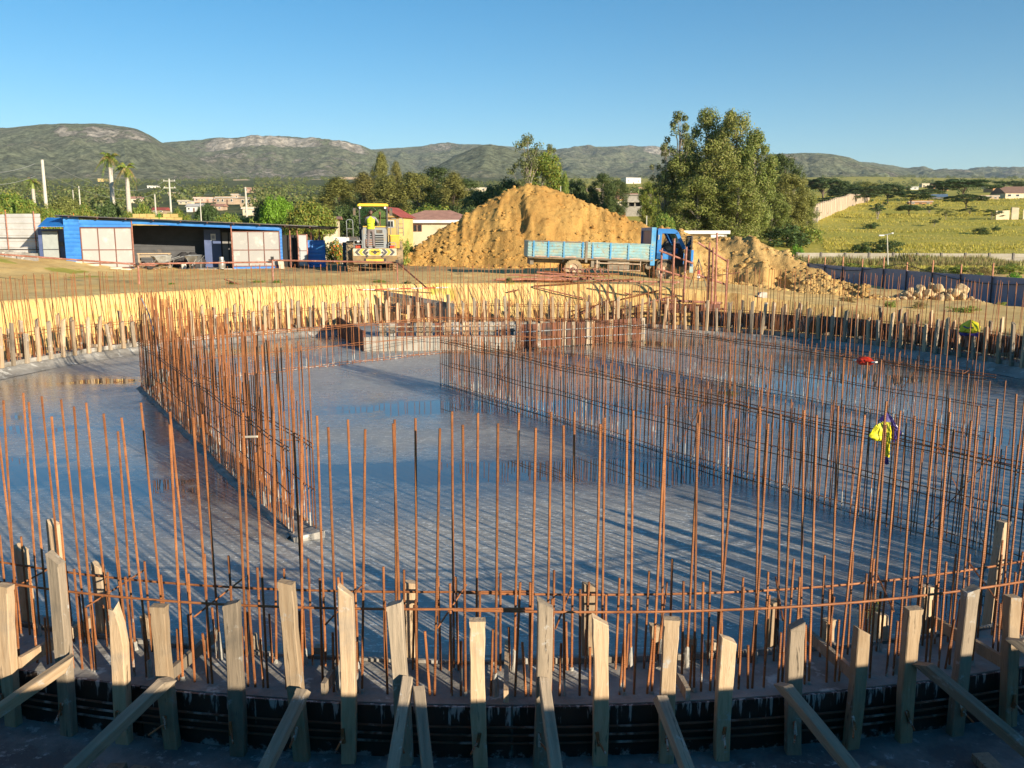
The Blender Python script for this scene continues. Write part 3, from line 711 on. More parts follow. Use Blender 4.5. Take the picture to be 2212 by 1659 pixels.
def heap(name, ridge, label, mat, slope=.72, back=.75, seed=0, step=.095, gul=.55, clods=260, ext=9.):
    """ridge: list of (px, v, Y) along the crest"""
    R3 = [at(*r) for r in ridge]; xs = np.array([p.x for p in R3]); ys = np.array([p.y for p in R3]); zs = np.array([p.z for p in R3])
    x0, x1 = xs.min()-3.0, xs.max()+2.5; y0, y1 = ys.min()-ext, ys.max()+5
    X, Y = np.meshgrid(np.arange(x0, x1, step), np.arange(y0, y1, step*1.15), indexing='ij')
    o = np.argsort(xs); xs, ys, zs = xs[o], ys[o], zs[o]
    wob = .5*fbm(Y*.4, X*.3, 3, seed+2)
    RY = np.interp(X, xs, ys)+.6*fbm(X*.35, X*0, 3, seed); RZ = np.interp(X, xs, zs)+.14*fbm(X*1.4, X*0, 3, seed+1)
    edge = np.maximum(0, np.maximum(xs[0]-X, X-xs[-1])); RZ = RZ-edge*.9
    d = RY-Y
    fall = np.where(d > 0, d*slope, -d*back); fall = np.sqrt(fall**2+.12)-.34
    g = ground_z(X, Y)
    H = RZ-fall
    rel = np.clip((H-g)/np.maximum(RZ-g, .3), 0, 1)
    k_ = np.clip(rel*2.6, 0, 1); mid_ = np.sin(np.clip(rel, 0, 1)*math.pi)**.7
    H = H + (ridged((X+wob)*.36, Y*.14, 3, seed+7)-.6)*gul*1.5*mid_                                   # broad spurs
    sc_ = fbm(X*.42+wob*.3, Y*.30, 3, seed+8); H = H - .55*gul*sstep(.06, .14, sc_)*mid_ - .35*gul*sstep(.20, .25, sc_)*mid_   # slipped scarps
    H = H + (ridged((X+wob*.5)*1.7, Y*.42, 3, seed+9)-.55)*.30*k_ + (ridged(X*4.4, Y*1.25, 3, seed+12)-.55)*.17*k_ + fbm(X*8, Y*6.5, 2, seed+14)*.075*k_   # rills and crumbs
    H = np.maximum(H, g-.25)
    me = np_mesh(name, np.stack([X, Y, H], -1).reshape(-1, 3), grid_faces(*X.shape), mat, True)
    ob = inst(name, me); tag(ob, label, 'earth heap')
    rg = random.Random(seed); mb = MB()
    for i in range(clods):                                     # fallen clods along the toe
        xx = rg.uniform(x0+1.5, x1-1.5); k = np.interp(xx, xs, zs)-gz(xx, np.interp(xx, xs, ys)-4)
        yy = np.interp(xx, xs, ys)-max(.2, k)/slope - rg.gauss(0, .45) + (rg.uniform(0, 1)*max(.2, k)/slope if i % 2 else 0)
        ix = int((xx-x0)/step); iy = int((yy-y0)/(step*1.15))
        if not (0 <= ix < X.shape[0] and 0 <= iy < X.shape[1]): continue
        zz = max(H[ix, iy], gz(xx, yy)); s = abs(rg.gauss(0, .055))+.03
        sc_ = Vector((s*rg.uniform(.8, 1.4), s*rg.uniform(.8, 1.2), s*rg.uniform(.6, 1)))
        mb.add([Vector((v.x*sc_.x*rg.uniform(.7, 1.2)+xx, v.y*sc_.y*rg.uniform(.7, 1.2)+yy, v.z*sc_.z*rg.uniform(.7, 1.2)+zz+s*.2)) for v in ICO[0]], ICO[1])
    cl = mb.build('clods', mat, ob); cl['kind'] = 'stuff'
    return ob
heap('earth_heap', [(868,560,47),(900,538,47.5),(930,515,48),(1000,472,48.5),(1050,440,49),(1095,412,49),(1135,402,49),(1180,404,49),(1225,420,49),(1290,446,48.5),(1345,468,48),(1400,488,47.5),(1450,500,47)],
     'tall orange earth heap behind the blue truck', SOIL, slope=.88, seed=5, gul=.56, clods=1500)
heap('earth_heap', [(1462,503,41),(1500,510,41),(1560,516,40.5),(1600,512,40),(1625,514,39.5),(1660,533,39),(1710,558,38.5),(1765,588,37.5),(1850,620,36)],
     'long lower tan earth heap sloping down to the right of the truck cab', SOIL2, slope=.62, seed=17, gul=.8, clods=1000, ext=7.)

# ================================================================== SHED
def metal_sheet(name, c, c2, back=None, rough=.42):
    return pmat(name, c, rough, .0, var=.10, scale=2.5, dirt=c2, dirt_amt=.35, dirt_scale=1.6, bmp=.05, orand=.05, dirt2=None)
BLUE = metal_sheet('blue_sheet', (.022, .17, .52), (.05, .26, .62))
WHITE = metal_sheet('white_sheet', (.53, .525, .51), (.44, .43, .40))
NAVY = metal_sheet('navy_sheet', (.05, .08, .19), (.08, .11, .24)); FENCE = metal_sheet('fence_sheet', (.20, .235, .36), (.25, .28, .40))
PINK = pmat('primed_tube', (.40, .165, .11), .65, var=.25, scale=9, dirt=(.24, .085, .045), dirt_amt=.6, dirt_scale=4, bmp=.15, dirt2=(.48, .34, .27))
MESHW = pmat('screen_cloth', (.365, .355, .335), .9, var=.05, scale=1.2, dirt=(.55, .52, .46), dirt_amt=.2, bmp=.08)
DARK = pmat('dark_void', (.02, .02, .022), .9, var=.3, bmp=0)
BROWN = pmat('brown_frame', (.16, .055, .035), .6, var=.3, scale=9)
GALV = pmat('galvanised', (.42, .43, .42), .42, .55, var=.2, scale=6, dirt=(.30, .28, .24), dirt_amt=.5)
BLACK = pmat('black_rubber', (.022, .021, .02), .75, var=.3, scale=8, dirt=(.20, .16, .11), dirt_amt=.45, dirt_scale=3)
STEELD = pmat('dark_steel', (.06, .06, .062), .5, .3, var=.3, scale=8, dirt=(.16, .11, .06), dirt_amt=.35)
def ribbed(mb, s0, s1, z0, z1, y, depth=.022, period=.19, face=-1):
    """wall sheet in the x-z plane with horizontal trapezoid ribs"""
    P = []; z = z0; k = 0; zs = []
    while z < z1-1e-4:
        for dz, dy in ((0, 0), (.62, 0), (.72, 1), (.9, 1)):
            if z+dz*period < z1: zs.append((z+dz*period, dy))
        z += period
    zs.append((z1, 0))
    n = len(zs); F = []
    for x in (s0, s1): P += [(x, y+face*dy*depth, zz) for zz, dy in zs]
    for x in (s0, s1): P += [(x, y+face*dy*depth-face*.006, zz) for zz, dy in zs]
    for i in range(n-1): F += [(i, i+1, n+i+1, n+i), (2*n+i, 3*n+i, 3*n+i+1, 2*n+i+1)]
    mb.add(P, F); return mb
def shed():
    A = Vector((-20.55, 40.6, 0)); e = Vector((.952, .306, 0)); zb = gz(-16, 42)-.02; A.z = zb
    rz = math.atan2(e.y, e.x)
    def sx(px):                                               # run along the front wall seen at px
        s = 0
        for _ in range(60):
            p = A+e*s; q = 1106+FPX*p.x/(p.y*_cp+1.6*_sp); s += (px-q)*(p.y/FPX)*1.1
        return s
    root = empty('shed', A, rz, 'long blue corrugated metal shed with white screen doors and one open bay', 'shed')
    P1a, P1b, P2a, P2b = sx(179), sx(290), sx(505), sx(606); E = sx(612); RE = sx(732)
    hL, hR = 2.48, 1.98
    def roof_h(s): return hL + (hR-hL)*s/RE
    D = 3.4
    # walls
    ribbed(MB(), 0, P1a, 0, roof_h(.3)-.05, 0).build('wall_sheet', BLUE, root)
    ribbed(MB(), P1a+.005, P1b, 1.98, roof_h(P1b)-.06, -.004).build('wall_sheet', BLUE, root)
    ribbed(MB(), P2b+.005, E, 0, roof_h(E)-.05, 0, period=.16).build('wall_sheet', BLUE, root)
    bk = MB(); bk.bb(.02, E, D, D+.03, 0, 2.1); bk.build('back_wall', pmat('inner_sheet_shade', (.055, .056, .06), .6, var=.2, scale=3, bmp=0), root)  # the bay's shade is put into this nearly black wall colour
    for k in range(9): MB().bb(.05, E-.05, D-.03, D-.004, .18+k*.22, .2+k*.22).build('wall_rib', M['inner_sheet_shade'], root)
    MB().bb(0, .03, .03, D, 0, 2.2).build('side_wall', NAVY, root)
    MB().bb(E-.03, E, .03, D, 0, 1.9).build('side_wall', NAVY, root)
    MB().bb(.0, E, .0, D, -.06, .012).build('floor_slab', conc, root)
    # screen doors
    def screen(s0, s1, z0, z1, cols, rows_, nm='screen_door'):
        MB().bb(s0+.03, s1-.03, -.035, -.02, z0+.02, z1-.02)
        d = MB().bb(s0+.02, s1-.02, -.03, -.018, z0+.02, z1-.02).build(nm, MESHW, root)
        fr = []
        for i in range(cols+1):
            x = s0+(s1-s0)*i/cols; MB().bb(x-.022, x+.022, -.055, -.031, z0, z1).build('frame_bar', BROWN, d)
        for z in rows_: MB().bb(s0+.025, s1-.025, -.057, -.033, z-.02, z+.02).build('frame_bar', BROWN, d)
        return d
    screen(P1a+.04, P1b, .10, 1.96, 3, (.12, .32, .94, 1.94))
    screen(P2a, P2b, .10, 1.80, 3, (.12, .90, 1.78))
    for s0, s1 in ((P1a+.05, P1b), (P2a, P2b)): MB().bb(s0, s1, -.015, 0, 0, .095).build('kick_sheet', BLUE, root)
    # lintel sheet over the open bay and second doors
    for i, (s0, s1) in enumerate(((P1b+.01, P2a-.01), (P2a, P2b))):
        mb = MB(); n = 14; P = []
        for k in range(n+1):
            s = s0+(s1-s0)*k/n; h = roof_h(s)-.03; w = .02*math.sin(k*2.3)
            P += [(s, -.02-w, h), (s, -.05+w, h-.11), (s, -.02, h-.20-.03*i)]
        F = []
        for k in range(n): F += [(k*3, (k+1)*3, (k+1)*3+1, k*3+1), (k*3+1, (k+1)*3+1, (k+1)*3+2, k*3+2)]
        mb.add(P, F).build('fascia', BLUE, root, True)
    # roof: two skins sloping down to the right, purlins under it
    P = []; F = []; n = 30
    for k in range(n+1):
        s = -.25+(RE+.25)*k/n; h = roof_h(max(s, 0)); w = .012*(1 if k % 2 else -1)
        for y in (-.42, D+.2):
            P += [(s, y, h+w+.03+(y+.42)*-.02), (s, y, h+w+.005+(y+.42)*-.02)]
    for k in range(n):
        a = k*4; b = a+4; F += [(a, b, b+2, a+2), (a+1, a+3, b+3, b+1), (a, a+1, b+1, b), (a+2, b+2, b+3, a+3)]
    F += [(0, 2, 3, 1), (n*4, n*4+1, n*4+3, n*4+2)]
    rf = MB().add(P, F).build('roof', NAVY, root)
    MB().add([(-.25, -.428, hL+.0), (RE, -.428, hR-.0), (RE, -.428, hR+.045), (-.25, -.428, hL+.045), (-.25, -.45, hL+.0), (RE, -.45, hR), (RE, -.45, hR+.045), (-.25, -.45, hL+.045)],
             [(0,1,2,3), (7,6,5,4), (0,4,5,1), (3,2,6,7)]).build('roof_edge', STEELD, rf)
    for k in range(11):
        s = .3+k*(RE-.5)/10; MB().bb(s-.025, s+.025, -.40, D, roof_h(s)-.06, roof_h(s)-.015).build('purlin', BROWN, rf)
    # posts of the open bay
    for s in (P1b+.03, P2a-.03): MB().tube((s, -.03, 0), (s, -.03, roof_h(s)-.04), .03, n=8).build('tube_post', PINK, root, True)
    # inside the bay: lean-to wall, cupboard doors, notice
    w0, w1 = sx(442), sx(470)
    MB().bb(w0, w1+.2, 2.2, 2.24, 0, 1.9).build('partition', NAVY, root)
    for s0, s1 in ((sx(471)+.25, sx(484)+.25), (sx(487)+.25, sx(503)+.2)):
        d = MB().bb(s0, s1, 2.2, 2.24, .05, 1.75).build('inner_door', pmat('grey_door', (.20, .195, .185), .7, var=.1, bmp=0), root)
    MB().bb(w0+.32, w0+.56, 2.18, 2.195, 1.35, 1.68).build('notice', pmat('notice_paper', (.8, .8, .78), .8, var=.03, bmp=0), root)
    MB().bb(w0+.37, w0+.51, 2.172, 2.178, 1.44, 1.60).build('notice', pmat('notice_print', (.35, .38, .45), .8, var=.03, bmp=0), root)
    # left lean-to with a steel door in the shade
    MB().bb(-1.28, -.02, 1.1, 1.13, 0, 1.9).build('annex_wall', NAVY, root)
    d = MB().bb(-1.10, -.45, 1.05, 1.085, .08, 1.82).build('annex_door', pmat('grey_green_door', (.30, .33, .32), .6, var=.08, bmp=0), root)
    for z in (.1, .95, 1.8): MB().bb(-1.12, -.43, 1.03, 1.049, z-.02, z+.02).build('frame_bar', STEELD, d)
    MB().bb(-.44, -.40, 1.03, 1.049, .05, 1.85).build('frame_bar', STEELD, d)
    MB().bb(-.40, -.22, .98, 1.04, 1.1, 1.32).build('meter_box', STEELD, root)
    P = []; F = []
    for k in range(7):
        s = -1.02+k*.18; zz = 2.0+.012*(k % 2)
        P += [(s, -.25, zz), (s+.1, 1.5, zz+.42), (s, -.25, zz-.02), (s+.1, 1.5, zz+.40)]
    for k in range(6):
        a = k*4; b = a+4; F += [(a, b, b+1, a+1), (a+2, a+3, b+3, b+2), (a, a+2, b+2, b)]
    MB().add(P, F).build('canopy', BLUE, root)
    # bay at the right end: posts, black panel painting the opening's shade, half-open door, low blue sheet
    q0, q1, q2 = sx(622), sx(646), sx(666)
    for s in (sx(630), sx(646), sx(676), sx(694)): MB().tube((s, .35, 0), (s, .35, roof_h(s)-.05), .03, n=8).build('tube_post', PINK, root, True)
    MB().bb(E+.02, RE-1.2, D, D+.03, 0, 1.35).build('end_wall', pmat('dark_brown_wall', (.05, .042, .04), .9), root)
    MB().bb(E+.05, q1-.02, .6, .63, 0, 1.62).build('opening_shade', pmat('shade_black', (.018, .017, .017), .8), root)
    d = MB().bb(q1+.03, q2-.03, .02, .05, .10, 1.62).build('steel_door', pmat('grey_screen', (.42, .44, .44), .7, var=.06, bmp=.05), root)
    for x in (q1+.01, q2-.01): MB().bb(x-.025, x+.025, 0, .019, .06, 1.66).build('frame_bar', PINK, d)
    for z in (.1, .85, 1.63): MB().bb(q1+.03, q2-.03, .0, .018, z-.015, z+.015).build('frame_bar', BROWN, d)
    ribbed(MB(), q2+.02, sx(705), .03, 1.36, .2).build('wall_sheet', BLUE, root)
    for s in (sx(680), sx(692), sx(703)): MB().bb(s-.012, s+.012, .17, .172, 1.36, 1.62).build('rail_stub', NAVY, root)
    # things in and before the bay
    def P(px, t, z=0): return A + e*sx(px) + Vector((-e.y, e.x, 0))*t + Vector((0,0,z))
    return root, A, e, rz, sx, P
SHED, SA, SE, SRZ, SX, SP = shed()

def white_fence():
    p0 = Vector((xof(-120, 43.5), 43.5, 0)); p1 = Vector((xof(97, 42.9), 42.9, 0)); d = p1-p0; L = d.length
    root = empty('metal_fence', (p0.x, p0.y, 3.93-2.68), math.atan2(d.y, d.x), 'white ribbed metal fence at the left end of the blue shed, half in shade', 'fence')
    for k in range(3):
        ribbed(MB(), L*k/3+.005, L*(k+1)/3-.005, 0, 2.68-.03*(2-k), .003*k, period=.29).build('sheet', WHITE, root)
    for s in (L*.34, L*.67, L-.3): MB().tube((s, -.06, 0), (s, -.06, 2.80), .028, n=8).build('post', PINK, root, True)
    for z in (1.0, 1.55): MB().tube((0, -.07, z), (L+1.2, -.07, z-.03), .018, n=6).build('cable', BLACK, root, True)
    # stepped kerb blocks at its foot
    for i, (px, v) in enumerate(((8, 556), (35, 563), (62, 570))):
        p = at(px, v+6, 39.2-i*.15); g = gz(p.x, p.y)
        o = MB().box((0,0,.1), (.75, .4, .36), jit=.02).build('kerb_block', conc, None, False, (p.x, p.y, g))
        tag(o, ('topmost', 'middle', 'lowest')[i]+' of three stepped concrete blocks by the white fence', 'concrete block')
white_fence()
def wheelbarrow(px, t, rz, label):
    p = SP(px, t, .02); root = empty('wheelbarrow', p, SRZ+rz, label, 'wheelbarrow', 'wheelbarrows before the shed')
    P = []; T = [(-.42,-.30,.62),(.40,-.34,.66),(.40,.34,.66),(-.42,.30,.62)]; B = [(-.16,-.17,.30),(.26,-.2,.34),(.26,.2,.34),(-.16,.17,.30)]
    Ti = [(x*.95, y*.94, z) for x, y, z in T]; Bi = [(x*.93, y*.92, z+.02) for x, y, z in B]
    F = [(0,1,5,4),(1,2,6,5),(2,3,7,6),(3,0,4,7),(7,6,5,4),(8,12,13,9),(9,13,14,10),(10,14,15,11),(11,15,12,8),(12,15,14,13),(0,8,9,1),(1,9,10,2),(2,10,11,3),(3,11,8,0)]
    MB().add(T+B+Ti+Bi, F).build('tray', GALV, root)
    MB().lathe([(.05,-.03),(.14,-.035),(.17,-.02),(.17,.02),(.14,.035),(.05,.03)], 16, 'y', (-.52, 0, .17)).build('wheel', BLACK, root, True)
    for s in (-1, 1):
        MB().path([(-.52, s*.05, .17), (-.1, s*.2, .28), (.5, s*.25, .46), (.95, s*.28, .60)], .018, 6).build('handle', GALV, root, True)
        MB().path([(.25, s*.24, .36), (.36, s*.24, .0), (.50, s*.26, .44)], .016, 6).build('leg', GALV, root, True)
        MB().tube((-.3, s*.2, .45), (-.52, s*.04, .17), .014, n=6).build('front_stay', GALV, root, True)
wheelbarrow(351, -.25, .35, 'dented grey wheelbarrow seen side-on beside the firewood in the open bay')
wheelbarrow(419, -.10, 1.35, 'grey wheelbarrow seen end-on with its legs splayed, before the dark partition')
def shed_things():
    p = SP(332, 1.0, .012); r = empty('work_table', p, SRZ, 'rough brown wooden table at the back of the open shed bay', 'table')
    MB().bb(-.75, .75, -.35, .35, .70, .75).build('table_top', WOOD, r)
    for x in (-.68, .68):
        for y in (-.3, .3): MB().bb(x-.04, x+.04, y-.04, y+.04, 0, .70).build('leg', WOODG, r)
    MB().bb(-.68, .68, -.31, -.29, .55, .66).build('apron', WOODG, r)
    p = SP(345, 1.0, .762); r = empty('vice', p, SRZ, 'small dark bench vice standing on the wooden table', 'vice')
    MB().bb(-.09, .09, -.06, .06, 0, .1).bb(-.12, .06, -.05, .05, .1, .16).build('body', STEELD, r); MB().bb(-.20, -.14, -.06, .06, .06, .2).build('jaw', STEELD, r)
    MB().tube((-.12, 0, .08), (-.30, 0, .08), .015).build('screw', STEELD, r)
    p = SP(480, -.15, .012); r = empty('gas_cylinder', p, SRZ, 'short grey gas cylinder with a collar standing at the edge of the bay', 'gas cylinder')
    MB().lathe([(0,.02),(.13,.02),(.165,.07),(.17,.30),(.14,.38),(.05,.43),(0,.43)], 20).build('body', GALV, r, True)
    MB().lathe([(.10,.40),(.115,.40),(.115,.56),(.10,.56),(.10,.40)], 16, a0=.6, a1=5.7).build('collar', GALV, r, True)
    MB().tube((0,0,.43), (0,0,.52), .025).build('valve', STEELD, r); MB().lathe([(.12,0),(.14,0),(.14,.03),(.12,.03)], 18).build('foot_ring', GALV, r)
    p = SP(397, .2, .012); r = empty('bucket', p, SRZ, 'small pale bucket on the floor between the two wheelbarrows', 'bucket')
    MB().lathe([(0,0),(.11,0),(.14,.27),(.15,.27),(.15,.29),(.13,.29),(.10,.02),(0,.02)], 18).build('pail', pmat('white_plastic', (.62,.60,.55), .6), r, True)
    MB().path([(.15*math.cos(a), .03, .28+.14*math.sin(a)) for a in np.linspace(0, math.pi, 9)], .006, 5).build('handle', STEELD, r)
    rg = random.Random(8)
    for i in range(26):
        q = SP(303+rg.uniform(-10, 30), .05+rg.uniform(-.2, .9), .05+rg.uniform(0, .32)*(1-i/40)); L = rg.uniform(.5, 1.1)
        o = inst('firewood_stick', POSTS[rg.choice((2,3,8,9))], q, (R(90)+rg.uniform(-.35, .35), rg.uniform(-.6, .6), rg.uniform(0, 3)), (.45, .7, L))
        tag(o, 'weathered offcut stick in the firewood pile at the left of the open bay', 'firewood', 'firewood pile in the shed')
    for i in range(5):
        q = SP(385+i*10, 1.6+rg.uniform(-.3, .3), .012); mb = MB(); P = []; n = 9
        for j in range(5):
            for k in range(n):
                t = 2*math.pi*k/n; rr = (.36, .42, .40, .28, .10)[j]*rg.uniform(.88, 1.1); P.append((rr*math.cos(t), rr*.7*math.sin(t), (0, .14, .34, .52, .62)[j]*(1+.25*(i % 2))))
        F = [(j*n+k, j*n+(k+1) % n, (j+1)*n+(k+1) % n, (j+1)*n+k) for j in range(4) for k in range(n)]+[tuple(4*n+k for k in range(n))]
        o = mb.add(P, F).build('sack', pmat('dark_sack', (.035, .034, .036), .7, var=.3), None, True, q)
        tag(o, 'dark bulging sack slumped at the back of the open bay', 'sack', 'dark sacks at the back of the shed bay')
    for px, lab in ((174, 'pale square concrete block leaning at the first screen door'), (607, 'pale tilted slab propping the second screen door')):
        q = SP(px, -.28, -.02)
        o = MB().box((0,0,.22), (.28, .22, .46), Matrix.Rotation(-.14 if px > 300 else .04, 3, 'Y'), jit=.02).build('concrete_block', pmat('pale_block', (.58,.50,.38), .9, var=.15), None, False, q, (0,0,SRZ)); tag(o, lab, 'concrete block')
    for i, px in enumerate((208, 255, 275)):
        q = SP(px, -.75-.1*i, -.01); q.z = gz(q.x, q.y)-.01
        o = MB().box((0,0,.03), (.5, .22, .07), jit=.02).build('paving_piece', pmat('pale_block', (.58,.50,.38)), None, False, q, (0,0,SRZ+.3*i))
        tag(o, 'pale broken slab piece lying before the first screen door', 'slab piece', 'broken slab pieces before the shed')
shed_things()

# ------------------------------------------------------------------ guard rails of scaffold tube
def tube_thing(name, pts, r, label, cat, mat, group=None):
    o = MB().path(pts, r, 8).build(name, mat, None, True); return tag(o, label, cat, group)
def guard_rail():
    root = empty('guard_rail', (0, 0, 0), 0, 'guard rail of pink scaffold tubes on posts between the shed and the excavation', 'guard rail')
    def g(px, v, Y): return at(px, v, Y)
    ends = [g(-30, 547, 29.2), g(335, 574, 30.2)]
    MB().tube(ends[0], ends[1], .03).build('rail', PINK, root, True)
    MB().tube(g(290, 570, 29.6), g(590, 566, 30.6), .028).build('rail', PINK, root, True)
    MB().tube(g(580, 562, 30.4), g(860, 567, 30.2), .03).build('rail', PINK, root, True)
    MB().tube(g(856, 565, 30.15), g(922, 622, 29.0), .026).build('brace', BROWN, root, True)
    MB().tube(g(484, 603, 29.9), g(550, 626, 29.7), .02).build('brace', BROWN, root, True)
    for px, v, Y in ((298, 569, 29.5), (588, 556, 30.35), (858, 563, 30.1)):
        p = g(px, v, Y); MB().tube((p.x, p.y, gz(p.x, p.y)-.15), (p.x, p.y, p.z), .028).build('post', PINK, root, True)
        MB().box((p.x, p.y-.02, p.z-.02), (.09, .09, .09), jit=.01).build('coupler', STEELD, root)
    root2 = empty('warning_rail', (0, 0, 0), 0, 'thin red and white banded pole lying low along the far bank', 'pole')
    RED = pmat('red_paint', (.55, .06, .05), .5); WHT = pmat('white_paint', (.72, .70, .66), .5)
    a, b = g(596, 631, 28.6), g(968, 621, 28.9)
    for i in range(14):
        p = a+(b-a)*i/14; q = a+(b-a)*(i+.985)/14
        MB().tube(p, q, .02).build('band', RED if i % 2 == 0 else WHT, root2, True)
    for t in (.22, .80):
        p = a+(b-a)*t; MB().tube((p.x, p.y+.04, gz(p.x, p.y)-.25), (p.x, p.y+.04, p.z+.03), .02).build('stake', BROWN, root2, True)
    a, b = g(505, 662, 27.3), g(575, 660, 27.5)
guard_rail()

# ------------------------------------------------------------------ far bank: shutter wall, boulder, tubes, tube barrier
def far_bank():
    root = empty('plank_shutter', (0, 0, 0), 0, 'dark plank shutter wall slanting down from the bank into the far trench', 'shutter wall')
    a = Vector((-4.15, 28.4, 0)); b = Vector((-1.75, 26.6, 0)); d = b-a; L = d.length; d.normalize(); n = Vector((-d.y, d.x, 0))
    for k in range(4):
        h0 = .35+k*.155
        rot = Matrix.Rotation(math.atan2(d.y, d.x), 3, 'Z') @ Matrix.Rotation(R(4+k*.4), 3, 'Y')
        c = a+d*(L/2); MB().box((c.x, c.y, h0+.10), (L, .05, .145), rot, jit=.006).build('plank', WOODG if k < 3 else BOARD, root)
    for s in (.2, L*.5, L-.2):
        c = a+d*s-n*.06; MB().box((c.x, c.y, .55), (.09, .06, 1.15), Matrix.Rotation(math.atan2(d.y, d.x), 3, 'Z')).build('upright', WOODG, root)
    p = at(985, 640, 28.2); mb = MB(); rg = random.Random(3); P = []; nn = 14
    for j in range(8):
        for k in range(nn):
            t = 2*math.pi*k/nn; rr = (.20, .29, .31, .30, .26, .20, .12, .03)[j]*rg.uniform(.88, 1.1)
            P.append((rr*math.cos(t)+.05*j/8, rr*math.sin(t)*.9, (0, .10, .2, .3, .4, .48, .55, .58)[j]-.05))
    F = [(j*nn+k, j*nn+(k+1) % nn, (j+1)*nn+(k+1) % nn, (j+1)*nn+k) for j in range(7) for k in range(nn)]
    o = mb.add(P, F).build('boulder', pmat('dark_earth', (.10, .05, .028), .95, var=.4, scale=9, bmp=.8, bd=.05), None, False, (p.x, p.y, gz(p.x, p.y)))
    tag(o, 'dark brown boulder on the far bank below the truck shadow', 'boulder')
    rg = random.Random(14)
    for i in range(34):
        px0 = rg.uniform(1045, 1290); Y = rg.uniform(27.6, 31.0); L = rg.uniform(1.6, 3.6); an = rg.gauss(.0, .30)
        x0 = xof(px0, Y); x1 = x0+L*math.cos(an); y1 = Y+L*math.sin(an)
        z0 = gz(x0, Y); z1 = gz(x1, y1); lift = rg.uniform(.02, .34)*math.exp(-((x0+L/2-1.6)/2.4)**2)
        o = MB().tube((x0, Y, z0+.03+lift), (x1, y1, z1+.03+lift*rg.uniform(.3, 1.0)), rg.choice((.022, .026, .03)), n=7).build('scaffold_tube', PINK if rg.random() < .6 else M['rust'], None, True)
        tag(o, 'rusty scaffold tube in the tangle lying on the far bank below the truck', 'scaffold tube', 'scaffold tubes lying on the far bank')
    for i in range(7):                                          # folded angle-iron trestles on the tangle
        px = 1222+i*13; p = at(px, 612+i*1.2, 30.6); root = empty('angle_trestle', (p.x, p.y, gz(p.x, p.y)+.25), .2, 'folded rusty angle-iron trestle lying on the tube tangle', 'trestle', 'folded trestles on the tube tangle')
        MB().tube((-.12, 0, .22), (.06, 0, 0), .022, n=5).build('leg', BROWN, root); MB().tube((-.12, .02, .22), (.16, .02, .20), .022, n=5).build('leg', BROWN, root); MB().tube((.16, 0, .2), (.30, 0, -.05), .02, n=5).build('leg', BROWN, root)
    # tube barrier right of the truck wheel
    root = empty('tube_barrier', (0, 0, 0), 0, 'crooked barrier of upright pink scaffold tubes over a trench mouth near the truck wheel', 'barrier')
    Yb = 27.2
    def T(a, b, r=.03, mat=PINK, dY=0): MB().tube(at(a[0], a[1], Yb+dY), at(b[0], b[1], Yb+dY), r, n=8).build('tube', mat, root, True)
    for (x, v0, v1) in ((1430, 536, 680), (1457, 515, 690), (1483, 533, 655), (1533, 524, 700), (1549, 503, 720), (1541, 535, 715), (1572, 560, 680)):
        T((x, v0), (x-7 if x < 1500 else x-6, v1), .032, PINK, rnd.uniform(-.25, .25))
    T((1424, 541), (1497, 569)); T((1418, 580), (1492, 602)); T((1508, 524), (1573, 566)); T((1506, 593), (1572, 616)); T((1430, 648), (1560, 655), .04); T((1430, 654), (1565, 668), .03, BROWN)
    T((1505, 602), (1600, 588), .012, BROWN)
    root = empty('steel_trough', (0, 0, 0), 0, 'dark red steel shutter trough under the tube barrier', 'steel shutter')
    for k in range(5):
        p = at(1443+k*25, 662, 27.0); MB().box((p.x, p.y, p.z-.06), (.33, .12, .26), jit=.01).build('shutter_panel', BROWN, root)
    # little tripod with a red and white flag
    p = at(1507, 632, 29.2); g = gz(p.x, p.y); root = empty('tripod', (p.x, p.y, g), 0, 'small dark tripod with a red and white ribbon between the tubes', 'tripod')
    for a in (0.3, 2.4, 4.5): MB().tube((0, 0, .95), (.32*math.cos(a), .32*math.sin(a), 0), .014, n=5).build('leg', STEELD, root)
    MB().bb(-.05, .05, -.06, -.05, .45, .58).build('ribbon', pmat('red_paint', (.55,.06,.05)), root); MB().bb(-.05, .05, -.06, -.05, .32, .449).build('ribbon', pmat('white_paint', (.72,.70,.66)), root)
    p = at(1935, 650, 30); 
    o = MB().box((0,0,.1), (.3, .22, .22), jit=.05).build('white_stone', pmat('white_paint', (.72,.70,.66)), None, False, (at(1520, 690, 26).x+11.2*0, 0, -5))
    bpy.data.objects.remove(o)
    p = at(3000/4096*2212+26, 638, 27.5)
    o = MB().box((0,0,.06), (.24, .18, .16), Matrix.Rotation(.4, 3, 'Y'), jit=.05).build('stone', pmat('pale_stone', (.55,.50,.42), .9), None, False, (p.x, p.y, gz(p.x, p.y)))
    tag(o, 'single whitish stone on the tan slope right of the tube barrier', 'stone')
far_bank()

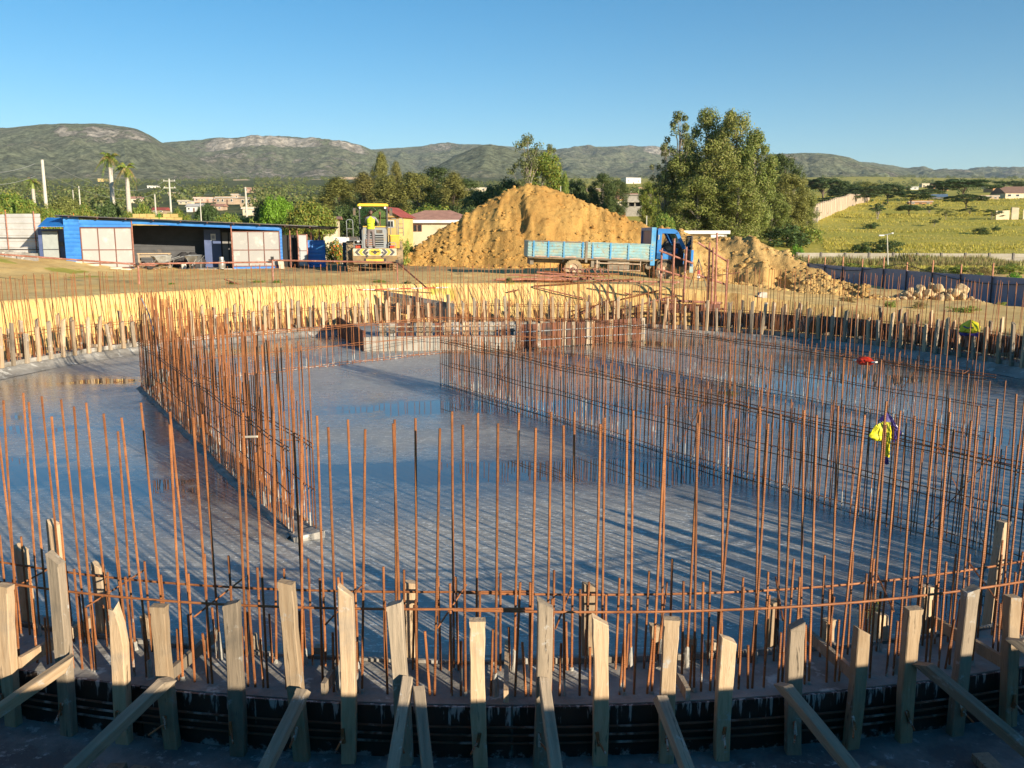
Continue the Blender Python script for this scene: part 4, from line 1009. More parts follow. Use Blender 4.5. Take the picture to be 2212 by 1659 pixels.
# ------------------------------------------------------------------ inlet sump inside the far rim
def sump():
    root = empty('sump_box', (0, 0, 0), 0, 'low sump box with a ribbed grey front and red-brown side inside the far rim', 'sump')
    A = Vector((-3.75, 21.95, 0)); B = Vector((.1, 22.3, 0)); C = Vector((3.7, 24.2, 0)); S = Vector((-5.2, 25.9, 0))
    def strip(p, q, h, w, mat, nm, gap=.004, z0=0, th=.04, jit=.004):
        d = q-p; L = d.length; d.normalize(); n = int(L/w); rot = Matrix.Rotation(math.atan2(d.y, d.x), 3, 'Z')
        me = None
        for i in range(n):
            c = p+d*(L*(i+.5)/n); hh = h+rnd.uniform(-.012, .012)
            MB().box((0,0,0), (L/n-gap, th, hh)).build(nm, mat if not isinstance(mat, list) else rnd.choice(mat), root, False, (c.x, c.y, z0+hh/2+rnd.uniform(0, .004)), (0, 0, math.atan2(d.y, d.x)))
    PALE = pmat('pale_shutter', (.36, .335, .285), .85, var=.15, scale=5, dirt=(.30,.27,.22), dirt_amt=.4)
    REDB = pmat('red_shutter', (.16, .055, .03), .8, var=.35, scale=5, dirt=(.05,.03,.02), dirt_amt=.5)
    strip(A, B, .36, .17, PALE, 'shutter_board')
    strip(S, A, .52, .22, REDB, 'shutter_board')
    strip(B, C, .62, .15, [WOOD, REDB, WOODG, REDB], 'shutter_board', z0=.02, gap=.03)
    strip(A+Vector((.25, .75, 0)), B+Vector((0, .75, 0)), .34, .24, [WOODG, REDB, BOARD, BOARD, WOOD], 'upright_board', gap=.06, z0=.30)
    for z in (.22, .45):
        MB().tube(B+Vector((0,-.05,z)), C+Vector((0,-.05,z)), .015, n=6).build('waling_bar', M['galvanised'], root, True)
    for z in (.42, .55): MB().tube(A+Vector((.3,.70,z)), B+Vector((0,.70,z)), .02, n=6).build('waling_bar', WOODG, root, True)
    MB().prism([(A.x+.03, A.y+.05), (B.x, B.y+.05), (C.x, C.y+.05), (C.x-.4, C.y+1.4), (S.x+1, S.y+.3), (S.x+.1, S.y)], 'z', .004, .30).build('concrete_base', conc, root)
sump()

# ================================================================== WHEEL LOADER
YEL = pmat('machine_yellow', (.62, .36, .03), .5, var=.15, scale=4, dirt=(.30, .20, .09), dirt_amt=.35)
GREYP = pmat('machine_grey', (.23, .25, .26), .5, var=.12, scale=5, dirt=(.30, .24, .15), dirt_amt=.3)
GLASS = None
def glass_mat(name, tint=(.65, .8, .75), rough=.03, alpha=.75):
    m, n, l, b = _nt(name); M[name] = m
    tr = n.new('ShaderNodeBsdfTransparent'); tr.inputs[0].default_value = (*tint, 1)
    gl = n.new('ShaderNodeBsdfGlossy'); gl.inputs[1].default_value = rough; gl.inputs[0].default_value = (.9, .95, .95, 1)
    fr = n.new('ShaderNodeFresnel'); fr.inputs[0].default_value = 1.5
    mx = n.new('ShaderNodeMixShader'); l.new(fr.outputs[0], mx.inputs[0]); l.new(tr.outputs[0], mx.inputs[1]); l.new(gl.outputs[0], mx.inputs[2])
    l.new(mx.outputs[0], n['Material Output'].inputs[0]); return m
GLASS = glass_mat('cab_glass')
MUD = pmat('muddy_rubber', (.035, .033, .03), .85, var=.3, scale=8, dirt=(.34, .25, .14), dirt_amt=.8, dirt_scale=2.2, bmp=.4, bd=.02)
def tyre(parent, c, r, w, rim_c, lugs=22, axis='x', name='wheel', rimk=.56):
    """wheel with a tyre (its mesh), rim and hub as its parts; axle along x"""
    prof = [(r*.58, -w*.42), (r*.80, -w*.5), (r*.94, -w*.47), (r*.965, -w*.36), (r*.965, w*.36), (r*.94, w*.47), (r*.80, w*.5), (r*.58, w*.42)]
    mb = MB().lathe(prof, 40, axis)
    for i in range(lugs):
        a = 2*math.pi*i/lugs
        for s in (-1, 1):
            aa = a+(math.pi/lugs if s > 0 else 0)
            if axis == 'x':
                rot = Matrix.Rotation(aa, 3, 'X') @ Matrix.Rotation(s*.5, 3, 'Z'); cc = Matrix.Rotation(aa, 3, 'X') @ Vector((s*w*.22, 0, r*.97))
                mb.box(cc, (w*.5, r*.10, r*.075), rot)
            else:
                rot = Matrix.Rotation(-aa, 3, 'Y') @ Matrix.Rotation(s*.5, 3, 'Z'); cc = Matrix.Rotation(-aa, 3, 'Y') @ Vector((0, s*w*.22, r*.97))
                mb.box(cc, (r*.10, w*.5, r*.075), rot)
    o = mb.build(name, MUD, parent, True, c)
    MB().lathe([(r*.585, -w*.40), (r*.55, -w*.42), (r*.50, -w*.2), (r*.18, -w*.16), (r*.16, -w*.3), (0, -w*.3)], 32, axis).build('rim', rim_c, o, True)
    MB().lathe([(r*.585, w*.40), (r*.55, w*.42), (r*.50, w*.2), (r*.18, w*.16), (r*.16, w*.3), (0, w*.3)], 32, axis).build('rim', rim_c, o, True)
    return o
LY = 39.6; LX = xof(811, LY); LZ = gz(LX, LY)
def loader():
    root = empty('wheel_loader', (LX, LY, LZ-.02), R(10), 'yellow and grey wheel loader seen from behind with a chevron tail and open bonnet grille', 'wheel loader')
    B = lambda x0, x1, y0, y1, z0, z1, nm, mat, par=None: MB().bb(x0, x1, y0, y1, z0, z1).build(nm, mat, par or root)
    for x in (-1.02, 1.02):
        tyre(root, (x, .95, .67), .68, .52, YEL); tyre(root, (x, 3.75, .67), .68, .52, YEL)
    # counterweight with rounded shoulders
    cw = MB().prism([(-.98, .42), (-.92, .36), (.92, .36), (.98, .42), (1.0, .98), (.95, 1.05), (-.95, 1.05), (-1.0, .98)], 'y', -.05, .55).build('counterweight', pmat('muddy_yellow', (.30, .19, .07), .7, var=.25, scale=4, dirt=(.16,.11,.06), dirt_amt=.6), root)
    bd = MB().bb(-.96, .96, -.075, -.052, .72, 1.03).build('chevron_board', pmat('board_cream', (.52, .46, .34), .6, dirt=(.38,.28,.15), dirt_amt=.4), root)
    K = pmat('board_black', (.06, .06, .06), .5); Yb = pmat('board_yellow', (.52, .36, .03), .6, dirt=(.35,.26,.12), dirt_amt=.35)
    for s in (-1, 1):
        for i, mt in enumerate((K, Yb, K)):
            x = .30+.165*i; w = .13; z0, z1, zm = .735, 1.015, .875; tip = .13
            pts = [(s*x, z0), (s*(x+w), z0), (s*(x+w+tip), zm), (s*(x+w), z1), (s*x, z1), (s*(x+tip), zm)]
            MB().prism(pts if s > 0 else pts[::-1], 'y', -.0795-.0006*i, -.0765).build('chevron', mt, bd)
    MB().prism([(-.26, .80), (-.17, .735), (.17, .735), (.26, .80), (.26, .95), (.17, 1.015), (-.17, 1.015), (-.26, .95)], 'y', -.079, -.0765).build('emblem', Yb, bd)
    MB().prism([(-.1, .86), (0, .76), (.1, .86), (0, .985)], 'y', -.083, -.0795).build('emblem', K, bd)
    B(-.17, .2, -.088, -.0835, .87, .92, 'hitch_slot', DARK, bd)
    for s in (-1, 1):
        for z in (.86, .70): MB().lathe([(0, -.11), (.045, -.11), (.05, -.09), (.05, -.07)], 16, 'y', (s*.34, 0, z)).build('bolt', STEELD, cw)
    B(-.48, .48, -.07, -.052, .44, .60, 'recess', pmat('dark_brown_wall', (.05,.042,.04)), cw); B(-.40, .38, -.09, -.071, .47, .58, 'step_bar', YEL, cw)
    # hood with grille
    MB().prism([(-.55, 1.05), (.55, 1.05), (.55, 1.85), (.47, 2.0), (-.47, 2.0), (-.55, 1.85)], 'y', .12, 1.75).build('engine_hood', GREYP, root)
    gr = MB().bb(-.50, .50, .085, .118, 1.06, 1.92).build('grille', GREYP, root)
    B(-.36, .40, .070, .084, 1.12, 1.68, 'radiator', DARK, gr)
    for k in range(6): B(-.37, .41, .045, .069, 1.14+k*.10, 1.18+k*.10, 'grille_slat', GREYP, gr)
    B(.0, .035, .038, .044, 1.12, 1.68, 'grille_post', STEELD, gr)
    B(-.40, -.02, .05, .0699, 1.125, 1.45, 'oil_cooler', pmat('rust_brown', (.22, .10, .06), .8), gr)
    B(.10, .36, .060, .084, 1.72, 1.86, 'badge', STEELD, gr); B(-.50, .50, .07, .60, 1.98, 2.03, 'hood_lid', YEL)
    # cab
    cb = MB().bb(-.66, .64, 1.30, 2.9, 1.15, 1.98).build('cab', STEELD, root)
    for x in (-.66, .60):
        for y in (1.30, 2.86): MB().bb(x, x+.06, y, y+.05, 1.98, 2.94).build('pillar', STEELD, cb)
    B(-.58, .59, 1.315, 1.322, 2.02, 2.92, 'rear_window', GLASS, cb)
    B(-.58, .59, 2.878, 2.885, 2.02, 2.92, 'front_window', GLASS, cb)
    for x in (-.65, .63): B(x, x+.007, 1.37, 2.84, 2.02, 2.92, 'side_window', GLASS, cb)
    B(-.60, .60, 1.31, 1.345, 1.985, 2.03, 'window_rail', STEELD, cb)
    MB().prism([(-.70, 2.94), (.68, 2.94), (.68, 3.02), (.60, 3.06), (-.62, 3.06), (-.70, 3.02)], 'y', 1.22, 2.98).build('cab_roof', pmat('roof_yellow', (.75, .47, .02), .45), root)
    for x in (-.60, .54): MB().lathe([(0, -.03), (.05, -.03), (.055, .03), (.0, .03)], 14, 'y', (x, 1.25, 2.87)).build('work_lamp', pmat('lamp_glass', (.75,.75,.72), .25), cb, True)
    MB().tube((0, 1.3, 2.9), (.14, 1.29, 2.74), .012).build('wiper', STEELD, cb)
    for x, w in ((-.86, .12), (.80, .14)):
        MB().bb(x-w/2, x+w/2, 1.32, 1.38, 2.52, 2.86).build('mirror', STEELD, cb); MB().tube((x*.78, 1.35, 2.8), (x, 1.35, 2.8), .014).build('mirror_arm', STEELD, cb)
    MB().path([(.28, .75, 2.0), (.28, .75, 2.55), (.27, .72, 2.68)], [.045, .045, .05], 10).build('exhaust_stack', pmat('rust_brown', (.22,.10,.06)), root, True)
    # side tank, fenders, platforms, rails, lamps
    B(.72, 1.12, .30, 1.9, 1.05, 1.60, 'fuel_tank', YEL); B(.70, 1.14, .28, 1.92, 1.601, 1.64, 'tank_lid', pmat('roof_yellow', (.75,.47,.02)))
    B(-1.12, -.68, .40, 1.9, 1.38, 1.52, 'battery_box', STEELD); B(-1.16, -.66, .38, 2.0, 1.521, 1.56, 'platform', STEELD)
    for x0, x1, y, z0, z1 in ((-1.22, -.94, .45, 1.5, 2.32), (.74, 1.02, .35, 1.62, 2.36), (1.08, 1.30, .30, 1.6, 2.38), (-.92, -.56, -.02, 1.05, 1.40), (.60, .94, .0, 1.05, 1.30)):
        MB().path([(x0, y, z0), (x0, y, z1-.06), (x0+.06, y, z1), (x1-.06, y, z1), (x1, y, z1-.06), (x1, y, z0)], .018, 6).build('handrail', GREYP, root, True)
        MB().tube((x0, y, (z0+z1)/2), (x1, y, (z0+z1)/2), .014).build('handrail', GREYP, root, True)
    for k in range(3): B(1.10, 1.30, .29, .33, 1.72+k*.2, 1.745+k*.2, 'ladder_rung', STEELD)
    for x in (-.74, .78): MB().bb(x-.10, x+.10, -.02, .10, 1.065, 1.16).build('tail_lamp', pmat('red_lens', (.55, .05, .02), .3), root)
    for z in (1.02, 1.20): MB().bb(-1.30, -1.26, .55, .60, z-.35, z-.24).build('reflector', pmat('lamp_glass', (.75,.75,.72)), root)
    B(-.35, .35, 1.6, 4.6, .55, 1.05, 'chassis', STEELD)
    for s in (-1, 1): MB().path([(s*.45, 3.0, 1.7), (s*.45, 4.6, 1.2), (s*.45, 5.4, .5)], .10, 6).build('lift_arm', YEL, root)
    bk = MB().prism([(4.9, .12), (6.0, .10), (5.5, .25), (5.2, .7), (5.5, 1.25), (5.35, 1.28), (4.95, .8)], 'x', -1.5, 1.5).build('bucket', STEELD, root)
    for k in range(8): MB().box((-1.4+k*.4, 6.05, .11), (.1, .28, .06), taper=.6).build('bucket_tooth', STEELD, bk)
    return root
loader()

# ================================================================== PEOPLE
def skin_figure(name, joints, edges, mat, parent=None, sub=2, root_i=0):
    me = bpy.data.meshes.new(name); me.from_pydata([j[0] for j in joints], edges, [])
    o = bpy.data.objects.new(name, me); link(o, parent)
    sk = o.modifiers.new('skin', 'SKIN'); o.modifiers.new('sub', 'SUBSURF').levels = sub; o.modifiers['sub'].render_levels = sub
    for i, j in enumerate(joints): me.skin_vertices[0].data[i].radius = (j[1], j[2] if len(j) > 2 else j[1]); me.skin_vertices[0].data[i].use_root = (i == root_i)
    me.materials.append(mat)
    bpy.context.view_layer.update()
    dg = bpy.context.evaluated_depsgraph_get(); me2 = bpy.data.meshes.new_from_object(o.evaluated_get(dg)); o.modifiers.clear(); o.data = me2
    for p in me2.polygons: p.use_smooth = True
    return o
SKIN = pmat('brown_skin', (.13, .065, .04), .55, var=.08, bmp=.05); TROUS = pmat('grey_trousers', (.20, .165, .16), .9, var=.12, scale=7, bmp=.4, bd=.02)
VEST = pmat('hi_vis_vest', (.62, .74, .02), .7, var=.06, scale=8, bmp=.2, bd=.01); SHIRT = pmat('grey_shirt', (.30, .27, .29), .9, var=.1, scale=8, bmp=.3); SHOE = pmat('dark_shoe', (.05, .04, .035), .7)
STRIPE = pmat('vest_stripe', (.10, .13, .03), .6)
def person():
    # stands on the counterweight with its back to the camera, leaning over the bonnet, facing +y
    base = Matrix.Translation((LX, LY, LZ-.02)) @ Matrix.Rotation(R(10), 4, 'Z') @ Vector((-.16, .02, 1.055))
    root = empty('person', base, R(4), 'person in a yellow high-visibility vest and grey trousers standing on the loader tail', 'person')
    J = [((0, .02, .86), .135, .105), ((-.09, .02, .80), .09), ((-.12, .05, .45), .066), ((-.15, .0, .10), .050), ((.09, .02, .80), .09), ((.10, .06, .45), .066), ((.12, .02, .10), .050),
         ((0, .06, 1.02), .125, .10), ((0, .13, 1.22), .155, .11), ((0, .17, 1.34), .135, .09), ((0, .20, 1.41), .055), ((0, .235, 1.47), .05),
         ((-.19, .19, 1.33), .062), ((-.25, .33, 1.12), .048), ((-.12, .52, 1.06), .040), ((.19, .19, 1.33), .062), ((.30, .33, 1.15), .048), ((.26, .56, 1.05), .038),
         ((-.155, -.0, .05), .045), ((.125, .02, .05), .045), ((-.16, .14, .035), .042), ((.14, .16, .035), .042)]
    E = [(0,1),(1,2),(2,3),(0,4),(4,5),(5,6),(0,7),(7,8),(8,9),(9,10),(10,11),(9,12),(12,13),(13,14),(9,15),(15,16),(16,17),(3,18),(6,19),(18,20),(19,21)]
    body = skin_figure('body', J, E, SHIRT, root)
    me = body.data; me.materials.append(TROUS); me.materials.append(SKIN); me.materials.append(SHOE)
    for p in me.polygons:
        c = p.center
        if c.z < .085: p.material_index = 3
        elif c.z < .93: p.material_index = 1
        elif c.z > 1.40 and abs(c.x) < .1: p.material_index = 2
    # head with ears, nose and cropped hair
    P = []; n = 16; rows_ = [(-.125, .03), (-.115, .052), (-.08, .066), (-.035, .076), (.015, .081), (.06, .078), (.095, .062), (.118, .035), (.125, .004)]
    for z, r in rows_:
        for k in range(n):
            t = 2*math.pi*k/n; y = r*1.15*math.cos(t); x = r*.92*math.sin(t)
            if z < -.03 and math.cos(t) > .5: y += .012
            P.append((x, y, z))
    F = [(j*n+k, j*n+(k+1) % n, (j+1)*n+(k+1) % n, (j+1)*n+k) for j in range(len(rows_)-1) for k in range(n)] + [tuple(range(n-1, -1, -1)), tuple((len(rows_)-1)*n+k for k in range(n))]
    hb = MB().add(P, F); hb.box((0, .098, -.02), (.022, .03, .04), taper=.5)
    for s in (-1, 1): hb.box((s*.078, 0, -.01), (.016, .035, .055), taper=.8)
    hd = hb.build('head', SKIN, root, True, (0, .25, 1.60), (R(-22), 0, R(12)))
    P2 = [(x*1.04, y*1.04-.004, z*1.03) for (x, y, z) in P if z > .0]; m_ = len(P2)//n
    MB().add(P2, [(j*n+k, j*n+(k+1) % n, (j+1)*n+(k+1) % n, (j+1)*n+k) for j in range(m_-1) for k in range(n)]+[tuple((m_-1)*n+k for k in range(n))]).build('hair', pmat('black_hair', (.015,.013,.012), .8), hd, True)
    for s, w in ((-1, Vector((-.12, .52, 1.06))), (1, Vector((.26, .56, 1.05)))):      # hands, five fingers each
        hm = MB().box(w+Vector((0, .05, -.01)), (.075, .09, .03), jit=.003)
        for k in range(4):
            x = (-.027+.018*k); L = (.055, .065, .062, .048)[k]
            hm.path([w+Vector((x, .09, -.01)), w+Vector((x, .09+L*.6, -.015)), w+Vector((x, .09+L, -.045))], [.009, .0085, .007], 5)
        hm.path([w+Vector((-s*.035, .03, -.01)), w+Vector((-s*.065, .06, -.02)), w+Vector((-s*.06, .09, -.04))], [.011, .010, .008], 5)
        hm.build('hand', SKIN, root, True)
    # vest: a shell round the torso
    prof = [(.84, .05, .165, .135), (.95, .055, .165, .135), (1.02, .07, .162, .13), (1.06, .08, .163, .13), (1.14, .105, .172, .13), (1.22, .135, .178, .13), (1.30, .16, .172, .12), (1.37, .18, .13, .10), (1.405, .19, .085, .08)]
    def shell(rows2, mat, nm, off=0.):
        n = 20; P = [(( rx+off)*math.sin(2*math.pi*k/n), y+(ry+off)*math.cos(2*math.pi*k/n), z) for z, y, rx, ry in rows2 for k in range(n)]
        return MB().add(P, [(j*n+k, j*n+(k+1) % n, (j+1)*n+(k+1) % n, (j+1)*n+k) for j in range(len(rows2)-1) for k in range(n)]).build(nm, mat, root, True)
    shell(prof, VEST, 'vest')
    shell([(.955, .0565, .165, .135), (.985, .062, .164, .134)], STRIPE, 'vest_stripe', .004); shell([(1.065, .083, .1635, .13), (1.09, .09, .166, .13)], STRIPE, 'vest_stripe', .004)
    MB().box((0, -.003, 1.22), (.13, .006, .035), Matrix.Rotation(R(-16), 3, 'X')).build('vest_print', pmat('orange_print', (.60, .25, .03), .6), root)
person()

# ================================================================== TRUCK
TBLUE = pmat('truck_blue', (.03, .22, .46), .45, var=.15, scale=4, dirt=(.16, .33, .40), dirt_amt=.5, dirt_scale=2.2, bmp=.05)
TPALE = pmat('faded_blue', (.20, .38, .42), .6, var=.18, scale=4, dirt=(.33, .36, .26), dirt_amt=.55, dirt_scale=3, dirt2=(.30, .17, .07), bmp=.1)
CABB = pmat('cab_blue', (.015, .165, .48), .3, var=.1, scale=3, dirt=(.07, .26, .50), dirt_amt=.3, bmp=.03)
DUST = pmat('dusty_steel', (.23, .19, .14), .8, var=.2, scale=6, dirt=(.12, .09, .06), dirt_amt=.5)
RIM = pmat('cream_rim', (.52, .40, .28), .6, var=.15, scale=7, dirt=(.22,.13,.07), dirt_amt=.5)
def truck():
    Y = 35.; x0 = xof(1140, Y); S = .00317                     # rear end at x = 0, nose at +x
    zr = gz(x0+1.8, Y); zf = gz(x0+5.5, Y+.3)
    root = empty('flatbed_truck', (x0, Y, zr-.01), R(3.5), 'old blue dropside truck with a faded load bed and its cab door hanging open', 'truck')
    root.rotation_euler = (0, -math.atan2(zf-zr, 3.7), R(3.5))
    B = lambda a, b, c, d, e, f, nm, mat, par=None: MB().bb(a, b, c, d, e, f).build(nm, mat, par or root)
    X = lambda cx: (cx-65)*S
    H = lambda cy: (742-cy)*S
    w = 2.05
    for xx, yy in ((X(640), .16), (X(640), w-.16), (X(1800), .14), (X(1800), w-.14)):
        o = tyre(root, (xx, yy, .365), .37, .22, RIM, 26, 'y')
        MB().lathe([(0, -.13), (.05, -.13), (.07, -.09), (.07, 0)], 12, 'y').build('hub', DUST, o, True)
    for xx in (X(640), X(1800)): MB().tube((xx, .3, .37), (xx, w-.3, .37), .05).build('axle', STEELD, root)
    # chassis
    for y in (.62, w-.62): B(.1, X(1900), y-.04, y+.04, .56, .70, 'chassis_rail', DUST)
    # bed
    bz0, bz1 = H(492), H(292); xb0, xm, xb1 = 0, X(790), X(1640)
    B(xb0, xb1, .0, w, bz0-.05, bz0, 'bed_floor', DUST)
    for sec, (a, b, n) in enumerate(((xb0, xm-.04, 4), (xm+.06, xb1, 4))):
        for side, yy in ((0, 0.), (1, w)):
            sg = -1 if side == 0 else 1
            ds = MB(); P = []; F = []; z = bz0; k = 0; zs = []
            nz = 5
            for i in range(nz):
                zz = bz0+.03+(bz1-bz0-.06)*i/nz; hgt = (bz1-bz0-.06)/nz
                zs += [(zz, 0), (zz+hgt*.42, 0), (zz+hgt*.55, 1), (zz+hgt*.88, 1)]
            zs += [(bz1-.03, 0)]
            m_ = len(zs)
            for xx in (a, b): P += [(xx, yy+sg*.018*d, zz) for zz, d in zs]
            for xx in (a, b): P += [(xx, yy-sg*.03, zz) for zz, d in zs]
            for i in range(m_-1): F += [(i, i+1, m_+i+1, m_+i), (2*m_+i, 3*m_+i, 3*m_+i+1, 2*m_+i+1)]
            F += [(0, m_, 3*m_, 2*m_), (m_-1, 3*m_-1, 4*m_-1, 2*m_-1)]
            o = ds.add(P, F).build('drop_side', TPALE, root)
            MB().bb(a, b, yy-.035, yy+.03, bz1-.03, bz1+.012).build('top_rail', TPALE if sec else DUST, o)
            MB().bb(a, b, yy-.035, yy+.025, bz0-.02, bz0+.03).build('bottom_rail', DUST, o)
            for i in range(n):
                xx = a+(b-a)*(i+.27)/(n-.35) if i < n-1 else b-.10
                if i == 0: xx = a+.20
                MB().bb(xx-.03, xx+.03, yy+sg*.022, yy+sg*.045, bz0, bz1).build('stake', TBLUE, o)
                if i < n-1: MB().bb(xx+.07, xx+.5, yy+sg*.027, yy+sg*.03, bz0+.005, bz0+.05).build('reflector_strip', pmat('faded_strip', (.62, .33, .22), .6, var=.3, scale=14), o)
    B(xb0-.03, xb0, 0, w, bz0, bz1, 'tailgate', TPALE)
    for yy in (-.02, w+.02): B(xm-.035, xm+.055, yy-.03, yy+.03, bz0-.16, bz1+.04, 'centre_post', DUST)
    B(xb1-.02, xb1+.02, 0, w, bz0, bz1+.1, 'headboard', TBLUE)
    # cab guard
    gx = X(1630)
    for yy in (.02, w-.02): B(gx-.06, gx+.12, yy-.035, yy+.035, bz0-.2, H(80), 'guard_post', TBLUE)
    B(gx-.06, gx+.08, .06, w-.06, H(120), H(80), 'guard_rail', TBLUE); B(gx-.01, gx+.02, .06, w-.06, bz1, H(120), 'guard_mesh', NAVY)
    # underbody: side guard, fuel tank, spare
    for zz in (H(545), H(628)): MB().tube((X(930), .03, zz), (X(1495), .03, zz), .022).build('side_guard', RIM, root, True)
    for xx in (X(935), X(1490)): MB().tube((xx, .03, H(500)), (xx, .03, H(635)), .022).build('side_guard', RIM, root, True)
    B(X(1075), X(1355), .12, .55, H(615), H(520), 'fuel_tank', DUST); B(X(865), X(975), .12, .5, H(600), H(520), 'tool_box', DUST)
    MB().tube((X(1600), .12, H(570)), (X(1600), .5, H(570)), .12, n=14).build('air_tank', DUST, root, True)
    MB().path([(X(500), .12, H(540)), (X(540), .12, H(500)), (X(700), .12, H(495)), (X(770), .12, H(545))], .02, 6).build('mudguard', STEELD, root)
    B(X(95), X(140), .3, w-.3, H(590), H(500), 'rear_bumper', DUST)
    # cab: shell made of pillars, roof, lower body; the near door stands open
    cx0, cx1 = X(1690), X(2035); zt, zs_, zb = H(90), H(385), H(470)
    prof_lo = [(cx0, H(600)), (X(1700), zb), (X(1720), H(470)), (X(1880), H(470)), (X(1920), H(500)), (X(1930), H(590)), (X(2070), H(590)), (X(2075), H(470)), (cx1+.06, H(330)), (cx0, H(330))]
    cb = MB().prism([(x, z) for x, z in [(cx0, H(480)), (X(1990), H(480)), (X(1990), H(590)), (X(2068), H(590)), (X(2072), H(400)), (X(2040), H(330)), (X(1760), H(330)), (X(1745), H(395)), (cx0, H(395))]], 'y', .35, w-.02).build('cab_body', CABB, root)
    MB().prism([(X(1690), H(470)), (X(1690), H(110)), (X(1745), H(120)), (X(1740), H(470))], 'y', .0, w).build('rear_pillar', CABB, cb)
    MB().prism([(X(1690), H(120)), (X(1700), H(92)), (X(1890), H(92)), (X(1935), H(110)), (X(1950), H(150)), (X(1690), H(150))], 'y', .02, w-.02).build('cab_roof', CABB, cb)
    for yy in (.02, w-.09): MB().prism([(X(1915), H(145)), (X(1950), H(125)), (X(2050), H(300)), (X(2055), H(340)), (X(2020), H(340))], 'y', yy, yy+.07).build('front_pillar', CABB, cb)
    MB().prism([(X(1690), H(470)), (X(1690), H(395)), (X(1880), H(395)), (X(1880), H(470))], 'y', .0, .05).build('door_sill', CABB, cb)
    MB().add([(X(1945), .1, H(140)), (X(2048), .1, H(325)), (X(2048), w-.1, H(325)), (X(1945), w-.1, H(140))], [(0,1,2,3)]).build('windscreen', GLASS, cb)
    B(X(1985), X(2045), .12, w-.12, H(400), H(320), 'dashboard', BLACK, cb); B(X(1750), X(2040), .06, .34, H(560), H(398), 'footwell_shade', DARK, cb); MB().box((X(1880), .5, H(330)), (.5, .5, .3), Matrix.Rotation(.5, 3, 'Y'), jit=.05).build('cab_shade_fill', BLACK, cb)  # dark blocks below and behind the dashboard fill in the cab's inner shade
    st = MB().box((X(1800), .55, H(400)), (.42, .5, .14), jit=.02).build('seat', BLACK, cb); MB().box((X(1755), .55, H(330)), (.12, .48, .42), Matrix.Rotation(-.2, 3, 'Y'), jit=.02).build('seat_back', BLACK, cb)
    MB().box((X(1820), .20, H(388)), (.40, .22, .05), jit=.02).build('folded_cloth', pmat('grey_cloth', (.42,.38,.36), .9), cb)
    MB().lathe([(.17, -.012), (.185, 0), (.17, .012), (.155, 0), (.17, -.012)], 20, 'x', (0,0,0)).build('steering_wheel', BLACK, cb, True, (X(1930), .55, H(320)), (0, R(-25), 0))
    MB().prism([(X(1690), H(600)), (X(1700), H(500)), (X(1760), H(470)), (X(1870), H(470)), (X(1915), H(520)), (X(1905), H(520)), (X(1860), H(485)), (X(1765), H(485)), (X(1715), H(520)), (X(1700), H(600))], 'y', -.01, .3).build('wheel_arch', BLACK, cb)
    B(X(2000), X(2080), .1, w-.1, H(600), H(530), 'front_bumper', DUST, cb)
    dr = MB().bb(X(2055), X(2085), -.90, -.02, H(595), H(345)).build('open_door', CABB, root)
    for y0, y1, z0, z1 in ((-.90, -.85, H(344), H(170)), (-.10, -.05, H(344), H(170)), (-.849, -.101, H(190), H(170))): MB().bb(X(2050), X(2066), y0, y1, z0, z1).build('window_frame', BLACK, dr)
    MB().bb(X(2056), X(2059), -.848, -.102, H(343), H(191)).build('door_glass', GLASS, dr)
    B(X(2045), X(2054), -.88, -.04, H(590), H(350), 'door_trim', BLACK, dr)
    MB().bb(X(2040), X(2090), -.98, -.925, H(620), H(545)).build('mirror', TPALE, dr); MB().tube((X(2070), -.93, H(540)), (X(2070), -.95, H(470)), .012).build('mirror_arm', RIM, dr)
    MB().tube((X(1700), -.02, H(230)), (X(1700), -.02, H(170)), .03).build('handle', GALV, cb)
truck()

# ================================================================== RIGHT SIDE: fence, stones
def blue_fence():
    a = Vector((18.1, 56.5, 0)); b = Vector((21.3, 31.0, 0)); d = b-a; L = d.length; n = 12
    root = empty('site_fence', (a.x, a.y, 0), math.atan2(d.y, d.x), 'dark navy sheet metal fence with orange posts along the right edge of the site', 'fence')
    for k in range(n):
        s0, s1 = L*k/n+.004, L*(k+1)/n-.004; zt = 1.18+.02*math.sin(k*1.7)
        P = (a+d*((k+.5)/n)); g = gz(P.x-1.0, P.y)-.7
        mb = MB().bb(s0, s1, -.012, .012, g, zt)
        for q in range(4): mb.bb(s0+.01, s1-.01, -.03 , -.0125, g+(zt-g)*(q+.4)/4, g+(zt-g)*(q+.4)/4+.03)
        mb.build('sheet', FENCE, root)
        for s, hh in ((s0+.02, zt+.5+.08*math.sin(k*2.9)),):
            MB().tube((s, -.07, g), (s, -.07, zt+.02), .035, n=8).build('post', pmat('shaded_post', (.06,.035,.05), .6), root, True)  # lower post darkened: the sheet's shade is put into its colour
            MB().tube((s, -.07, zt+.021), (s, -.07, hh), .035, n=8).build('post_top', pmat('orange_post', (.50,.22,.12), .6), root, True)
        if k % 4 == 3: MB().tube((s0, -.1, .55), (s0+.1, -.85, g+.65), .03).build('stay', STEELD, root)
    pts = [(L*k/40, -.14, 1.62-.62*abs(math.sin(k*.16))-.18*(k/40)) for k in range(41)]
    MB().path(pts, .018, 5).build('cable', BLACK, root, True)
blue_fence()
ROCK = pmat('pale_sandstone', (.56, .41, .22), .9, var=.18, scale=4, dirt=(.42,.30,.17), dirt_amt=.45, bmp=.5, bd=.03, orand=.15)
